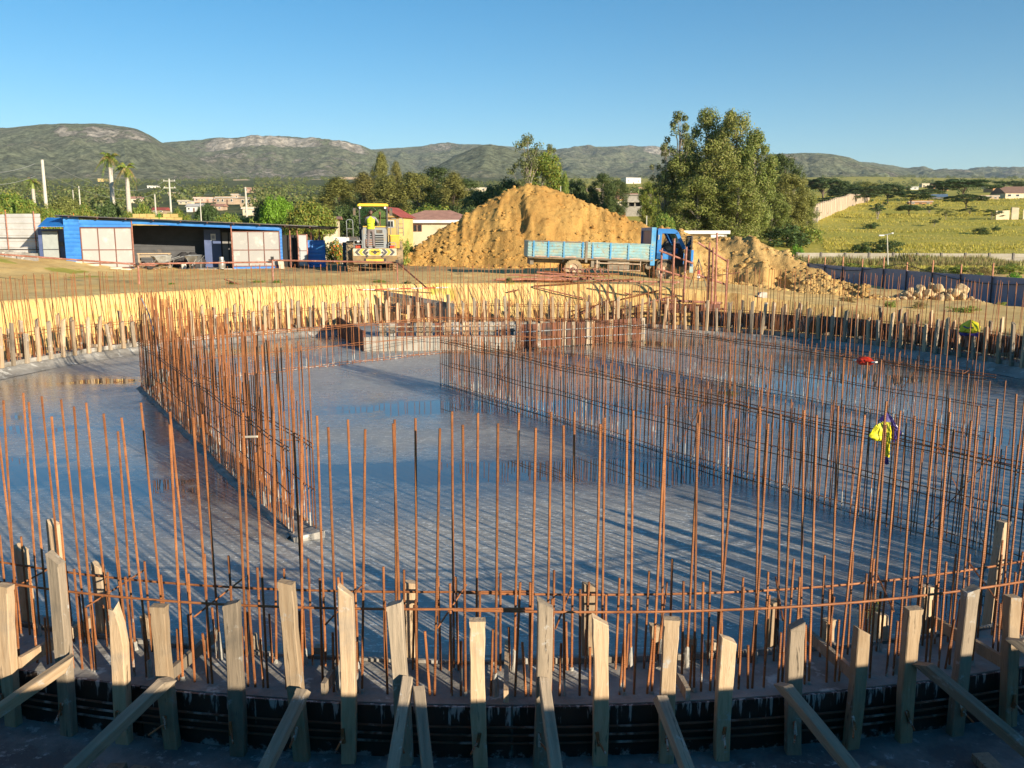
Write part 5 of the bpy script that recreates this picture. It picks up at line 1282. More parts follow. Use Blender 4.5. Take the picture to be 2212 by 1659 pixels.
def rock_mesh(k):
    rg = random.Random(k+90); bm = bmesh.new(); bmesh.ops.create_icosphere(bm, subdivisions=2, radius=1)
    fl = [(Vector((rg.gauss(0,1), rg.gauss(0,1), rg.gauss(0,1))).normalized(), rg.uniform(.55, .85)) for _ in range(7)]
    for v in bm.verts:
        for nrm, dd in fl:
            q = v.co.dot(nrm)
            if q > dd: v.co -= nrm*(q-dd)
        v.co *= rg.uniform(.96, 1.04)
    me = bpy.data.meshes.new('rock'); bm.to_mesh(me); bm.free(); me.materials.append(ROCK); return me
ROCKS = [rock_mesh(k) for k in range(7)]
def rocks():
    rg = random.Random(21); c = at(2020, 636, 35.6); placed = []
    for i in range(95):
        t = rg.uniform(-1, 1); u = rg.gauss(0, .38); x = c.x+t*1.55; y = c.y+u*.9
        prof = max(0, 1-abs(t)**1.6)*max(0, 1-(u/.95)**2); s = rg.uniform(.10, .21)*(1 if prof > .2 else .7)
        z = gz(x, y)+rg.uniform(0, .62)*prof
        placed.append((x, y, z, s))
    big = [(c.x+1.02, c.y-.1, gz(c.x, c.y)+.42, .26), (c.x+.1, c.y-.1, gz(c.x, c.y)+.40, .26), (c.x-.6, c.y-.1, gz(c.x, c.y)+.38, .2)]
    for i, (x, y, z, s) in enumerate(placed+big):
        o = inst('rock', ROCKS[i % 7], (x, y, z), (rg.uniform(0,6), rg.uniform(0,6), rg.uniform(0,6)), (s*rg.uniform(.9,1.35), s, s*rg.uniform(.7,1)))
        tag(o, 'pale sandstone rock in the pile before the navy fence', 'rock', 'rocks piled before the navy fence')
    for i in range(26):
        px = rg.choice((rg.uniform(1880, 1960), rg.uniform(2080, 2130))); p = at(px, 636, 35.3+rg.uniform(-.6, .5)); s = rg.uniform(.04, .10)
        o = inst('rock', ROCKS[i % 7], (p.x, p.y, gz(p.x, p.y)+s*.4), (rg.uniform(0,6), rg.uniform(0,6), 0), (s*1.3, s, s*.8))
        tag(o, 'small loose sandstone strewn beside the rock pile', 'rock', 'loose stones beside the rock pile')
rocks()

# ================================================================== BAGS AND BITS ON THE BARS
def crumple(name, outline, th, mat, seed, loc, rot, sc=1., folds=7.):
    """a limp sack: two bulged skins over an outline (x, z), creased"""
    n = len(outline); c = (sum(p[0] for p in outline)/n, sum(p[1] for p in outline)/n); rings = (1., .82, .6, .35, .12); P = []; F = []; rg = random.Random(seed)
    for side in (-1, 1):
        for j, k in enumerate(rings):
            for q, (x, z) in enumerate(outline):
                xx = c[0]+(x-c[0])*k; zz = c[1]+(z-c[1])*k
                y = side*th*(1-k*k)**.5 + .10*math.sin(xx*folds*3+seed)*th*3*(.3+k) + rg.uniform(-.012, .012)
                P.append((xx*sc, y*sc, zz*sc))
    m_ = len(rings)*n
    for s in range(2):
        for j in range(len(rings)-1):
            for q in range(n):
                a = s*m_+j*n+q; b = s*m_+j*n+(q+1) % n; F.append((a, b, b+n, a+n))
        F.append(tuple(s*m_+(len(rings)-1)*n+q for q in range(n)))
    for q in range(n): F.append((q, (q+1) % n, m_+(q+1) % n, m_+q))
    return P, F
YBAG = pmat('yellow_sack', (.78, .68, .02), .55, var=.12, scale=9, bmp=.5, bd=.02); PUR = pmat('purple_sack', (.055, .03, .20), .5, var=.25, scale=7, bmp=.5, bd=.02); WBAG = pmat('white_sack', (.62,.58,.52), .7, var=.1)
def densify(o, k=3):
    r = []
    for i, p in enumerate(o):
        q = o[(i+1) % len(o)]
        for j in range(k): r.append((p[0]+(q[0]-p[0])*j/k, p[1]+(q[1]-p[1])*j/k))
    return r
def bags():
    p = Vector((3.72, 8.46, .92)); root = empty('cement_bag', p, R(8), 'empty yellow and purple cement bag hooked upside down on the bars', 'bag')
    yl = densify([(-.19, .02), (-.13, .13), (-.05, .16), (.04, .15), (.06, .04), (.05, -.10), (.06, -.21), (.02, -.20), (-.03, -.10), (-.04, .02), (-.07, .02), (-.12, -.03)])
    pu = densify([(-.05, .16), (.015, .25), (.07, .20), (.13, .10), (.20, .02), (.11, -.06), (.06, .0), (.05, .14)])
    tail = densify([(.00, -.20), (.03, -.20), (.035, -.27), (.02, -.28), (.0, -.26)])
    for nm, ol, mt, sd, dy in (('bag_front', yl, YBAG, 1, 0), ('bag_back', pu, PUR, 2, .05), ('bag_corner', tail, PUR, 3, .0)):
        P, F = crumple(nm, ol, .035, mt, sd, None, None); MB().add(P, F).build(nm, mt, root, True, (0, dy, 0))
    MB().box((.055, .045, .19), (.10, .004, .012), Matrix.Rotation(R(50), 3, 'Y')).build('bag_seam', WBAG, root)
    MB().box((.165, .045, .065), (.13, .004, .012), Matrix.Rotation(R(48), 3, 'Y')).build('bag_seam', WBAG, root)
    c = TC+ring_pt(R(72.2), 10.80); root = empty('cement_bag', (c.x, c.y, .86), R(-62), 'yellow and purple cement bag with a dark smile print draped over the right rim posts', 'bag')
    yl = densify([(-.25, -.12), (-.23, .04), (-.12, .14), (.02, .19), (.14, .13), (.22, .05), (.22, -.08), (.08, -.12), (-.08, -.13)])
    pu = densify([(-.26, -.12), (-.08, -.13), (.08, -.12), (.20, -.09), (.20, -.19), (.04, -.16), (-.10, -.21), (-.25, -.20)])
    for nm, ol, mt, sd in (('bag_body', yl, YBAG, 4), ('bag_bottom', pu, PUR, 5)):
        P, F = crumple(nm, ol, .06, mt, sd, None, None); MB().add(P, F).build(nm, mt, root, True)
    arc = [(-.12+.24*t, -.085, .03-.035*math.sin(math.pi*t)) for t in np.linspace(0, 1, 12)]
    MB().path(arc, [.004]+[.014]*10+[.004], 6).build('bag_print', PUR, root, True)
    p = Vector((5.62, 13.75, .93)); root = empty('red_bag', p, R(-50), 'flat red and white bag lying on the far right bar cage', 'bag')
    P, F = crumple('r', densify([(-.17, -.02), (-.10, .06), (.05, .07), (.18, .0), (.10, -.06), (-.08, -.07)]), .04, None, 6, None, None)
    MB().add(P, F).build('bag_body', pmat('red_plastic', (.70, .045, .015), .45), root, True)
    MB().box((-.15, -.01, 0), (.06, .09, .02), jit=.006).build('bag_edge', WBAG, root); MB().box((.16, -.01, .0), (.07, .07, .02), jit=.006).build('bag_edge', WBAG, root)
    p = at(351, 811, 14.9); root = empty('foam_piece', p, .3, 'striped grey foam block hung on the orange bar cage by a bent rod', 'foam block')
    MB().prism([(-.11, .02), (-.06, .10), (.03, .12), (.12, .05), (.07, -.10), (-.04, -.12)], 'y', -.06, .06).build('block', pmat('grey_foam', (.34,.33,.30), .9), root)
    for k in range(5): MB().box((-.05+k*.028, -.066, -.01), (.010, .012, .17), Matrix.Rotation(.18, 3, 'Y')).build('rib', pmat('dark_foam', (.12,.12,.12), .9), root)
    tube_thing('bent_rod', [at(306, 645, 15.6), at(322, 680, 15.4), at(336, 730, 15.2), at(345, 780, 15.0), at(349, 806, 14.93)], .012, 'thin bent plastic rod curving down to the foam block', 'rod', pmat('grey_pipe', (.25,.26,.30), .5))
    p = Vector((WL0[0], WL0[1], 0)); root = empty('mortar_lump', (p.x+.03, p.y-.02, 0), .5, 'cracked mortar lump at the near foot of the orange bar cage', 'mortar')
    MB().box((0,0,.03), (.30, .2, .07), jit=.02).build('lump', conc, root)
    tube_thing('wooden_lath', [at(524, 944, 8.6), at(556, 943, 8.55)], .012, 'pale wooden lath tied across the near end of the orange cage', 'lath', pmat('pale_block', (.58,.50,.38)))
bags()

# ================================================================== VEGETATION
def unit(a): return a/np.maximum(np.linalg.norm(a, axis=-1, keepdims=True), 1e-9)
def leaf_quads(C, N, L, W, rs):
    n = len(C); t = unit(np.cross(N, rs.normal(size=(n, 3)))); b = np.cross(N, t)
    L = np.broadcast_to(np.asarray(L, float), (n,))[:, None]; W = np.broadcast_to(np.asarray(W, float), (n,))[:, None]
    V = np.stack([C-t*L, C+b*W, C+t*L, C-b*W], 1).reshape(-1, 3)
    return V, np.arange(n*4).reshape(-1, 4)
def clump_leaves(cl, per, size, rs, droop=.0, flat=1., asp=.5, up=.25):
    """cl: array of x, y, z, r"""
    k = len(cl); idx = np.repeat(np.arange(k), per); d = unit(rs.normal(size=(k*per, 3)))
    rad = rs.uniform(.35, 1.05, (k*per, 1))**.6
    C = cl[idx, :3] + d*rad*cl[idx, 3:4]*np.array([1, 1, flat]); C[:, 2] -= droop*rs.uniform(0, 1, k*per)*cl[idx, 3]
    N = unit(d*1.2 + rs.normal(size=d.shape)*.45 + np.array([0, 0, up]))
    s = size*rs.uniform(.6, 1.35, k*per)
    return leaf_quads(C, N, s, s*asp, rs)
def limbs(trunk_pts, radii, targets, rs, r0=.35):
    mb = MB(); mb.path(trunk_pts, radii, 8); P = np.array(trunk_pts)
    for t in targets:
        low = [i for i in range(len(P)) if P[i][2] < t[2]-.2]; i = low[-1] if low else 0
        i = max(0, i-rs.randint(0, 2)); a = Vector(P[i]); b = Vector(t[:3]); m = (a+b)/2 + Vector((rs.normal()*.15, rs.normal()*.15, .12*(b-a).length))
        r = radii[i]*r0; mb.path([a, m, b], [r, r*.65, r*.25], 5)
    return mb
def gen_tree(kind, seed):
    rs = np.random.RandomState(seed)
    if kind == 'euc':                                           # tall gum, H 14, W 6.5
        H = 14.; cl = []
        for i in range(95):
            z = rs.uniform(.16, .97)*H; env = 3.1*np.interp(z/H, [0, .2, .45, .75, .92, 1], [.35, .75, 1., .85, .5, .15]); a = rs.uniform(0, 6.28); r = env*rs.uniform(.25, 1)**.6
            cl.append((r*math.cos(a), r*math.sin(a), z, rs.uniform(.65, 1.15)))
        cl = np.array(cl); V, F = clump_leaves(cl, 200, .155, rs, .5, 1.0, .42)
        tr = limbs([(0,0,-.3), (.1,.05,3), (-.05,.1,6.5), (.1,0,10), (0,.05,13)], [.24,.2,.15,.1,.03], cl[rs.choice(len(cl), 26)], rs)
    elif kind == 'thin':                                        # see-through crown on long bare limbs
        H = 14.; cl = []
        for i in range(34):
            z = rs.uniform(.5, 1.0)*H; a = rs.uniform(0, 6.28); r = 2.6*rs.uniform(.15, 1)*np.interp(z/H, [.5, .75, 1], [.9, 1, .35]); cl.append((r*math.cos(a), r*math.sin(a), z, rs.uniform(.35, .62)))
        cl = np.array(cl); V, F = clump_leaves(cl, 90, .145, rs, .8, .8, .4)
        tr = limbs([(0,0,-.3), (.1,.0,4), (.2,.1,8), (.1,0,11), (0,.05,13.4)], [.2,.17,.12,.07,.025], cl, rs, .38)
    elif kind == 'broad':                                       # dense round crown, H 7, W 7
        H = 7.; cl = []
        for i in range(85):
            d = unit(rs.normal(size=3)); d[2] = abs(d[2])*1.0-.25; r = rs.uniform(.55, 1)**.5
            cl.append((d[0]*2.9*r, d[1]*2.9*r, 3.7+d[2]*2.7*r, rs.uniform(.55, .95)))
        cl = np.array(cl); V, F = clump_leaves(cl, 170, .125, rs, .15, .85, .5)
        tr = limbs([(0,0,-.3), (.05,0,1.2), (0,.05,2.4), (.1,0,4)], [.28,.24,.2,.08], cl[rs.choice(len(cl), 16)], rs, .5)
    elif kind == 'umbrella':                                    # flat layered crown, H 6, W 9
        H = 6.; cl = []
        for i in range(80):
            a = rs.uniform(0, 6.28); r = 4.1*rs.uniform(0, 1)**.55; lay = rs.choice([0, 0, 1]); z = (5.3 if lay == 0 else 4.0)-.045*r*r*(1 if lay == 0 else .6)+rs.normal()*.15
            cl.append((r*math.cos(a), r*math.sin(a), z, rs.uniform(.5, .85)))
        cl = np.array(cl); V, F = clump_leaves(cl, 110, .15, rs, .0, .42, .5, .5)
        tr = limbs([(0,0,-.3), (.15,0,1.), (.1,.1,2.), (.3,0,3.4)], [.27,.22,.2,.1], cl[rs.choice(len(cl), 22)], rs, .5)
    elif kind == 'casu':                                        # soft upright casuarina, H 12, W 5
        H = 12.; cl = []
        for i in range(85):
            z = rs.uniform(.12, 1)*H; env = 2.5*np.interp(z/H, [0, .25, .6, 1], [.7, 1, .8, .12]); a = rs.uniform(0, 6.28); r = env*rs.uniform(.2, 1)**.6
            cl.append((r*math.cos(a), r*math.sin(a), z, rs.uniform(.5, .9)))
        cl = np.array(cl); V, F = clump_leaves(cl, 160, .165, rs, .2, 1.25, .28, .6)
        tr = limbs([(0,0,-.3), (.05,.05,3), (0,0,7), (0,.05,11.5)], [.2,.16,.1,.03], cl[rs.choice(len(cl), 18)], rs)
    elif kind == 'shrub':                                       # H 2, W 2.6
        H = 2.; cl = []
        for i in range(34):
            a = rs.uniform(0, 6.28); r = 1.05*rs.uniform(0, 1)**.5; z = rs.uniform(.15, 1.7)*(1-.35*r); cl.append((r*math.cos(a), r*math.sin(a), z, rs.uniform(.25, .45)))
        cl = np.array(cl); V, F = clump_leaves(cl, 48, .10, rs, .0, .9, .45)
        tr = limbs([(0,0,-.2), (.02,0,.4), (.0,.03,.9)], [.05,.04,.02], cl[rs.choice(len(cl), 9)], rs, .6)
    elif kind == 'sapling':                                     # sparse crooked tree, H 4, W 4
        H = 4.; cl = []
        for i in range(26):
            a = rs.uniform(0, 6.28); r = 1.7*rs.uniform(0, 1)**.5; cl.append((r*math.cos(a), r*math.sin(a), rs.uniform(1.5, 3.8), rs.uniform(.28, .5)))
        cl = np.array(cl); V, F = clump_leaves(cl, 42, .15, rs, .0, .55, .5, .4)
        tr = limbs([(0,0,-.2), (.15,0,.8), (.05,.1,1.5), (.2,.05,2.6)], [.12,.10,.08,.03], cl, rs, .5)
    return tr, V, F
BARK = pmat('pale_bark', (.36, .31, .25), .9, var=.3, scale=3, dirt=(.16,.12,.09), dirt_amt=.5, stretch=(3,3,.6))
BARKD = pmat('dark_bark', (.12, .09, .065), .95, var=.3, scale=3)
LM = {'euc': leafmat('gum_leaves', (0.213, 0.244, 0.056), .45, (0.312, 0.300, 0.094)), 'thin': leafmat('sparse_gum_leaves', (0.175, 0.194, 0.069), .4), 'broad': leafmat('broad_leaves', (0.188, 0.256, 0.044), .45, (0.338, 0.300, 0.056)),
      'bright': leafmat('bright_leaves', (0.163, 0.338, 0.031), .4), 'umbrella': leafmat('dark_leaves', (0.077, 0.115, 0.037), .45), 'casu': leafmat('olive_leaves', (0.250, 0.237, 0.069), .45), 'shrub': leafmat('shrub_leaves', (0.200, 0.275, 0.048), .5, (0.375, 0.325, 0.069)),
      'dark': leafmat('deep_green_leaves', (0.094, 0.135, 0.040), .5), 'flower': leafmat('flowering_leaves', (0.213, 0.275, 0.048), .45, (0.775, 0.250, 0.037)), 'dry': leafmat('dry_leaves', (0.338, 0.250, 0.100), .4, (0.225, 0.237, 0.062)), 'olive': leafmat('olive_broad_leaves', (0.231, 0.244, 0.065), .45)}
DIM = {'euc': (14., 7.4), 'thin': (14., 6.0), 'broad': (7., 7.2), 'umbrella': (5.8, 9.4), 'casu': (12., 5.8), 'shrub': (2., 2.9), 'sapling': (4., 4.2)}
_cache = {}
def tree_meshes(kind, var, mat):
    key = (kind, var, mat)
    if (kind, var) not in _cache:
        tr, V, F = gen_tree(kind, hash_(kind)+var*7); _cache[(kind, var)] = (tr, V, F)
    if key not in _cache:
        tr, V, F = _cache[(kind, var)]
        _cache[key] = (tr.mesh('trunk', BARK if kind in ('euc', 'thin', 'sapling') else BARKD, True), np_mesh('crown', V, F, LM[mat]))
    return _cache[key]
def hash_(s): return sum(ord(c)*(i+3) for i, c in enumerate(s)) % 1000
def tree(kind, px, vtop, Y, wpx, label, mat=None, var=0, name='tree', cat='tree', group=None, vbase=None):
    tm, cm = tree_meshes(kind, var, mat or kind); x = xof(px, Y, 3); z = gz(x, Y)
    if vbase is not None: z = min(z, at(px, vbase, Y).z)
    top = at(px, vtop, Y).z; H0, W0 = DIM[kind]; h = max(.4, top-z)/H0; w = wpx*Y/FPX/W0
    rg = random.Random(int(px*7+Y)); root = empty(name, (x, Y, z), rg.uniform(0, 6.28), label, cat, group)
    inst('trunk', tm, (0,0,0), (0,0,0), (min(w, h)*.9+.1*w, min(w, h)*.9+.1*w, h), root) if kind not in ('shrub',) else inst('stems', tm, (0,0,0), (0,0,0), (w, w, h), root)
    inst('crown', cm, (0,0,0), (0,0,0), (w, w, h), root)
    return root
# --- the gum grove behind the truck
G = 'gum trees in the tall grove behind the truck'
tree('thin', 1462, 240, 100, 112, 'airy gum with bare upper limbs at the left edge of the tall grove', var=0, group=G)
tree('thin', 1432, 300, 98, 80, 'wispy low gum leaning out at the far left of the tall grove', var=1, group=G)
tree('euc', 1520, 238, 103, 120, 'tall gum whose leafy top stands second in the grove', var=0, group=G)
tree('euc', 1585, 233, 100, 130, 'tallest gum with the highest rounded top in the grove', var=1, group=G)
tree('euc', 1470, 330, 97, 120, 'dense gum filling the lower left of the grove', var=2, group=G)
tree('euc', 1540, 300, 95, 140, 'broad gum at the front middle of the grove', var=1, group=G)
tree('euc', 1622, 285, 98, 110, 'gum on the right shoulder of the main grove', var=0, group=G)
tree('euc', 1505, 380, 92, 130, 'low gum in front of the grove above the white bungalow', var=2, group=G)
tree('euc', 1590, 370, 91, 130, 'low bright gum at the front right of the main grove', var=0, group=G)
tree('euc', 1690, 330, 116, 100, 'gum behind the right-hand clump of the grove', 'dark', var=1, group=G)
tree('euc', 1700, 372, 108, 105, 'rounded olive gum of the right-hand clump', 'olive', var=2, group=G)
tree('euc', 1733, 405, 110, 70, 'small gum at the right end of the right-hand clump', 'olive', var=0, group=G)
tree('euc', 1665, 415, 104, 90, 'low gum joining the two clumps of the grove', var=2, group=G)
tree('shrub', 1700, 478, 100, 120, 'leafy dark shrub under the right-hand gums', 'dark', var=0, name='shrub', cat='shrub')
tree('shrub', 1745, 474, 104, 80, 'green shrub at the foot of the long beige wall', 'shrub', var=1, name='shrub', cat='shrub')
tree('broad', 1436, 438, 70, 62, 'small cone-shaped green tree in front of the grove above the truck cab', 'shrub', var=1)
# --- behind the heap and the shed
tree('euc', 1172, 328, 92, 125, 'big dark gum behind the top of the orange heap', 'broad', var=2)
tree('thin', 1140, 292, 90, 110, 'bare-limbed gum with tufts standing above the dark gum', var=2)
tree('thin', 1190, 312, 94, 70, 'leaning gum with a flat tuft of leaves right of the bare one', var=0)
tree('broad', 1095, 362, 96, 140, 'dark low spreading tree left of the heap top', 'dark', var=0)
tree('broad', 1045, 388, 98, 120, 'dark bushy tree farther left of the heap top', 'dark', var=1)
tree('casu', 1218, 378, 80, 38, 'slim lime-green tree above the right flank of the heap', 'broad', var=0)
tree('broad', 1240, 362, 110, 70, 'round dark tree behind the slim lime-green one', 'dark', var=1)
tree('euc', 1300, 376, 120, 75, 'dark ragged tree in the gap above the heap', 'dark', var=0)
tree('euc', 1330, 388, 150, 70, 'dark tree left of the unfinished house', 'dark', var=1)
tree('euc', 1402, 392, 118, 60, 'yellow-green tree right of the unfinished house', 'broad', var=2)
tree('euc', 1428, 372, 124, 50, 'dark narrow tree between the unfinished house and the grove', 'dark', var=1)
C2 = 'olive casuarinas behind the loader'
tree('casu', 825, 332, 150, 62, 'tallest slim casuarina above the loader cab', 'casu', var=0, group=C2)
tree('casu', 858, 352, 150, 50, 'slim casuarina right of the tallest one', 'casu', var=1, group=C2)
tree('casu', 790, 376, 128, 118, 'broad olive casuarina left of the loader roof', 'casu', var=1, group=C2)
tree('casu', 735, 386, 118, 140, 'wide olive casuarina behind the mango tree', 'casu', var=0, group=C2)
tree('casu', 842, 383, 110, 130, 'thick olive casuarina right behind the loader cab', 'casu', var=0, group=C2)
tree('euc', 905, 370, 112, 130, 'round-topped olive tree over the tiled house', 'olive', var=1, group=C2)
tree('casu', 980, 376, 108, 112, 'pointed olive tree right of the round-topped one', 'casu', var=1, group=C2)
tree('euc', 940, 362, 150, 120, 'grey-green gum behind the round-topped olive tree', 'dark', var=0, group=C2)
tree('euc', 1000, 385, 160, 100, 'dim gum at the foot of the conical hill', 'dark', var=2, group=C2)
tree('broad', 760, 420, 84, 160, 'dark leafy tree low behind the loader mirror', 'dark', var=1)
tree('broad', 930, 424, 88, 180, 'dark leafy tree low behind the tiled roof', 'broad', var=0)
tree('broad', 1010, 420, 80, 140, 'dark tree over the left flank of the heap', 'dark', var=1)
tree('broad', 672, 412, 57, 132, 'dense mango tree with reddish tips behind the shed end', 'broad', var=0)
tree('broad', 602, 396, 62, 92, 'bright green bushy tree left of the mango tree', 'bright', var=1)
tree('broad', 572, 404, 63.5, 60, 'dark half of the bushy pair left of the mango tree', 'dark', var=0)
tree('broad', 492, 440, 62, 80, 'pale green bushy tree above the middle of the shed roof', 'shrub', var=1)
tree('broad', 385, 432, 64, 60, 'olive tree behind the yellow block wall', 'broad', var=0)
tree('broad', 240, 410, 74, 85, 'dark round tree under the two palms', 'dark', var=0)
tree('broad', 150, 398, 80, 110, 'brownish bushy tree right of the concrete pole', 'olive', var=1)
tree('broad', 30, 388, 78, 130, 'bushy green tree at the far left edge', 'broad', var=0)
tree('broad', -40, 400, 70, 130, 'bushy tree cut by the left edge of the view', 'shrub', var=1)
tree('broad', 90, 418, 66, 100, 'leafy tree in front of the concrete pole', 'broad', var=1)
tree('broad', 310, 420, 90, 70, 'green tree right of the shorter palm', 'shrub', var=0)
tree('broad', 450, 425, 110, 60, 'dark tree among the roofs above the shed', 'dark', var=1)
for px, vt, Y, w, m, v_, lab in ((185, 420, 68, 70, 'shrub', 0, 'leafy tree between the concrete pole and the palms'), (340, 436, 72, 60, 'shrub', 1, 'leafy tree right of the palms above the block wall'), (410, 446, 70, 56, 'broad', 0, 'low leafy tree left of the bushy pale one'), (530, 448, 66, 60, 'shrub', 1, 'low leafy tree before the cream house'),
        (-10, 424, 60, 90, 'shrub', 0, 'low leafy tree at the left edge behind the white fence'), (125, 432, 60, 80, 'shrub', 1, 'low leafy tree above the left shed corner'), (55, 432, 62, 70, 'broad', 1, 'low dark tree above the white fence'), (280, 438, 66, 60, 'shrub', 0, 'low leafy tree at the foot of the shorter palm'), (700, 446, 75, 70, 'broad', 0, 'leafy tree right of the mango tree'), (1190, 395, 86, 100, 'dark', 1, 'dark undergrowth tree just behind the heap top')):
    tree('broad', px, vt, Y, w, lab, m, var=v_)
for i, (px, vt, Y, w, m, lab) in enumerate(((10, 438, 53, 70, 'flower', 'orange-flowered bush behind the white fence at the left edge'), (60, 440, 53.5, 70, 'flower', 'orange-flowered bush behind the middle of the white fence'), (110, 442, 54, 70, 'flower', 'orange-flowered bush beside the left shed corner'),
        (160, 450, 55, 60, 'flower', 'orange-flowered bush behind the left end of the shed roof'), (215, 456, 56, 60, 'dry', 'dry brown bush behind the shed roof'), (275, 446, 56, 60, 'bright', 'bright green bush right of the dry brown one'), (345, 444, 58, 26, 'bright', 'small upright green bush beside the block wall'),
        (420, 458, 58, 50, 'shrub', 'low bush right of the block wall'), (465, 452, 56, 60, 'bright', 'light green bush over the open bay'), (545, 462, 55, 60, 'shrub', 'low bush left of the bushy green tree'), (735, 500, 50, 60, 'flower', 'flowering bush between the shed end and the loader'),
        (715, 506, 51, 50, 'shrub', 'green bush right behind the low blue sheet'), (868, 508, 46, 40, 'shrub', 'green bush between the loader wheel and the heap'), (885, 500, 48, 30, 'bright', 'bright bush at the left foot of the orange heap'))):
    tree('shrub', px, vt, Y, w, lab, m, var=i % 3, name='bush', cat='bush')
# --- field trees on the right
U = 'flat-topped trees beyond the grass field'
for i, (k, px, vt, Y, w, m, lab) in enumerate((('umbrella', 1772, 384, 235, 90, 'umbrella', 'dark layered tree behind the long beige wall'), ('broad', 1822, 390, 250, 70, 'dark', 'round dark tree second from the grove in the far row'), ('broad', 1862, 386, 270, 70, 'olive', 'taller green tree rising over the far row'),
        ('umbrella', 1868, 402, 235, 80, 'umbrella', 'dark flat tree above the end of the beige wall'), ('umbrella', 1912, 398, 240, 75, 'umbrella', 'dark flat tree right of the beige wall end'), ('umbrella', 1962, 412, 200, 88, 'umbrella', 'open umbrella tree with a pale forked trunk'),
        ('umbrella', 2000, 408, 255, 60, 'dark', 'small dark tree before the orange house wall'), ('umbrella', 2072, 386, 262, 128, 'umbrella', 'largest flat-topped dark tree on the field edge'), ('umbrella', 2082, 420, 185, 80, 'umbrella', 'open tree with a thin trunk before the largest flat-topped one'),
        ('umbrella', 2030, 396, 285, 60, 'dark', 'dark tree peeping out left of the largest flat-topped one'), ('broad', 2165, 408, 300, 45, 'dark', 'dark bush-like tree before the brown roofed house'), ('umbrella', 2180, 390, 420, 45, 'umbrella', 'small flat tree on the skyline at the right edge'),
        ('umbrella', 1838, 415, 215, 90, 'umbrella', 'low dark tree shading the end of the beige wall'), ('umbrella', 1800, 425, 210, 70, 'dark', 'low dark tree in shade behind the beige wall corner'))):
    tree(k, px, vt, Y, w*1.22, lab, m, var=i % 2, group=U)
for i, (k, px, vt, Y, w, m, lab) in enumerate((('sapling', 1893, 430, 152, 46, 'dark', 'stump overgrown with dark leaves in the field'), ('broad', 1960, 438, 165, 60, 'dark', 'round dark tree alone in the field'), ('sapling', 2003, 440, 172, 36, 'dark', 'small crooked tree right of the round one in the field'),
        ('sapling', 2040, 452, 150, 50, 'olive', 'sparse pale tree in the middle of the field'), ('sapling', 2090, 445, 165, 60, 'dark', 'sparse spreading tree right of the pale one'), ('sapling', 2140, 452, 150, 60, 'dark', 'bent thorny tree near the ruined wall'),
        ('sapling', 2017, 470, 132, 28, 'dark', 'tiny crooked tree low in the field'), ('shrub', 1880, 476, 130, 44, 'dark', 'low dark bush in the field under the beige wall'), ('shrub', 2120, 488, 118, 44, 'dark', 'low bush round a stone in the field'), ('shrub', 2150, 484, 122, 26, 'dark', 'smaller bush right of the stone in the field'),
        ('shrub', 1915, 512, 95, 90, 'dark', 'wide dark bush just behind the white panel wall'), ('shrub', 1862, 515, 94, 50, 'dark', 'dark bush left of the wide one behind the panel wall'), ('shrub', 1722, 524, 88, 40, 'bright', 'leafy green bush at the left end of the panel wall'),
        ('shrub', 2005, 545, 80, 26, 'shrub', 'small green bush before the panel wall'))):
    tree(k, px, vt, Y, w, lab, m, var=i % 2, name='field_tree' if k != 'shrub' else 'bush', cat='tree' if k != 'shrub' else 'bush')
for i, (px, vt, Y, w, m, lab) in enumerate(((1845, 565, 66, 70, 'shrub', 'green weed bush behind the fence left of the lamp post'), (1905, 566, 64, 60, 'shrub', 'green weed bush behind the fence at the lamp post'), (1960, 567, 63, 70, 'dry', 'dry weed bush behind the fence'), (2020, 572, 60, 70, 'dark', 'dark weed bush behind the fence near the rock pile'),
        (2075, 566, 62, 70, 'shrub', 'tall green weed bush behind the fence'), (2130, 568, 60, 70, 'dry', 'dry weed bush behind the fence on the right'), (2190, 566, 61, 80, 'shrub', 'green weed bush behind the fence at the right edge'), (1790, 560, 70, 50, 'dry', 'dry weed bush at the left end of the navy fence'),
        (2055, 584, 56, 50, 'dark', 'leafy dark bush just over the fence top'), (2200, 585, 52, 60, 'bright', 'fresh green bush just over the fence top at the right edge'), (2110, 582, 55, 50, 'shrub', 'green bush just over the fence top right of the rocks'))):
    tree('shrub', px, vt, Y, w, lab, m, var=i % 3, name='weed_bush', cat='bush')
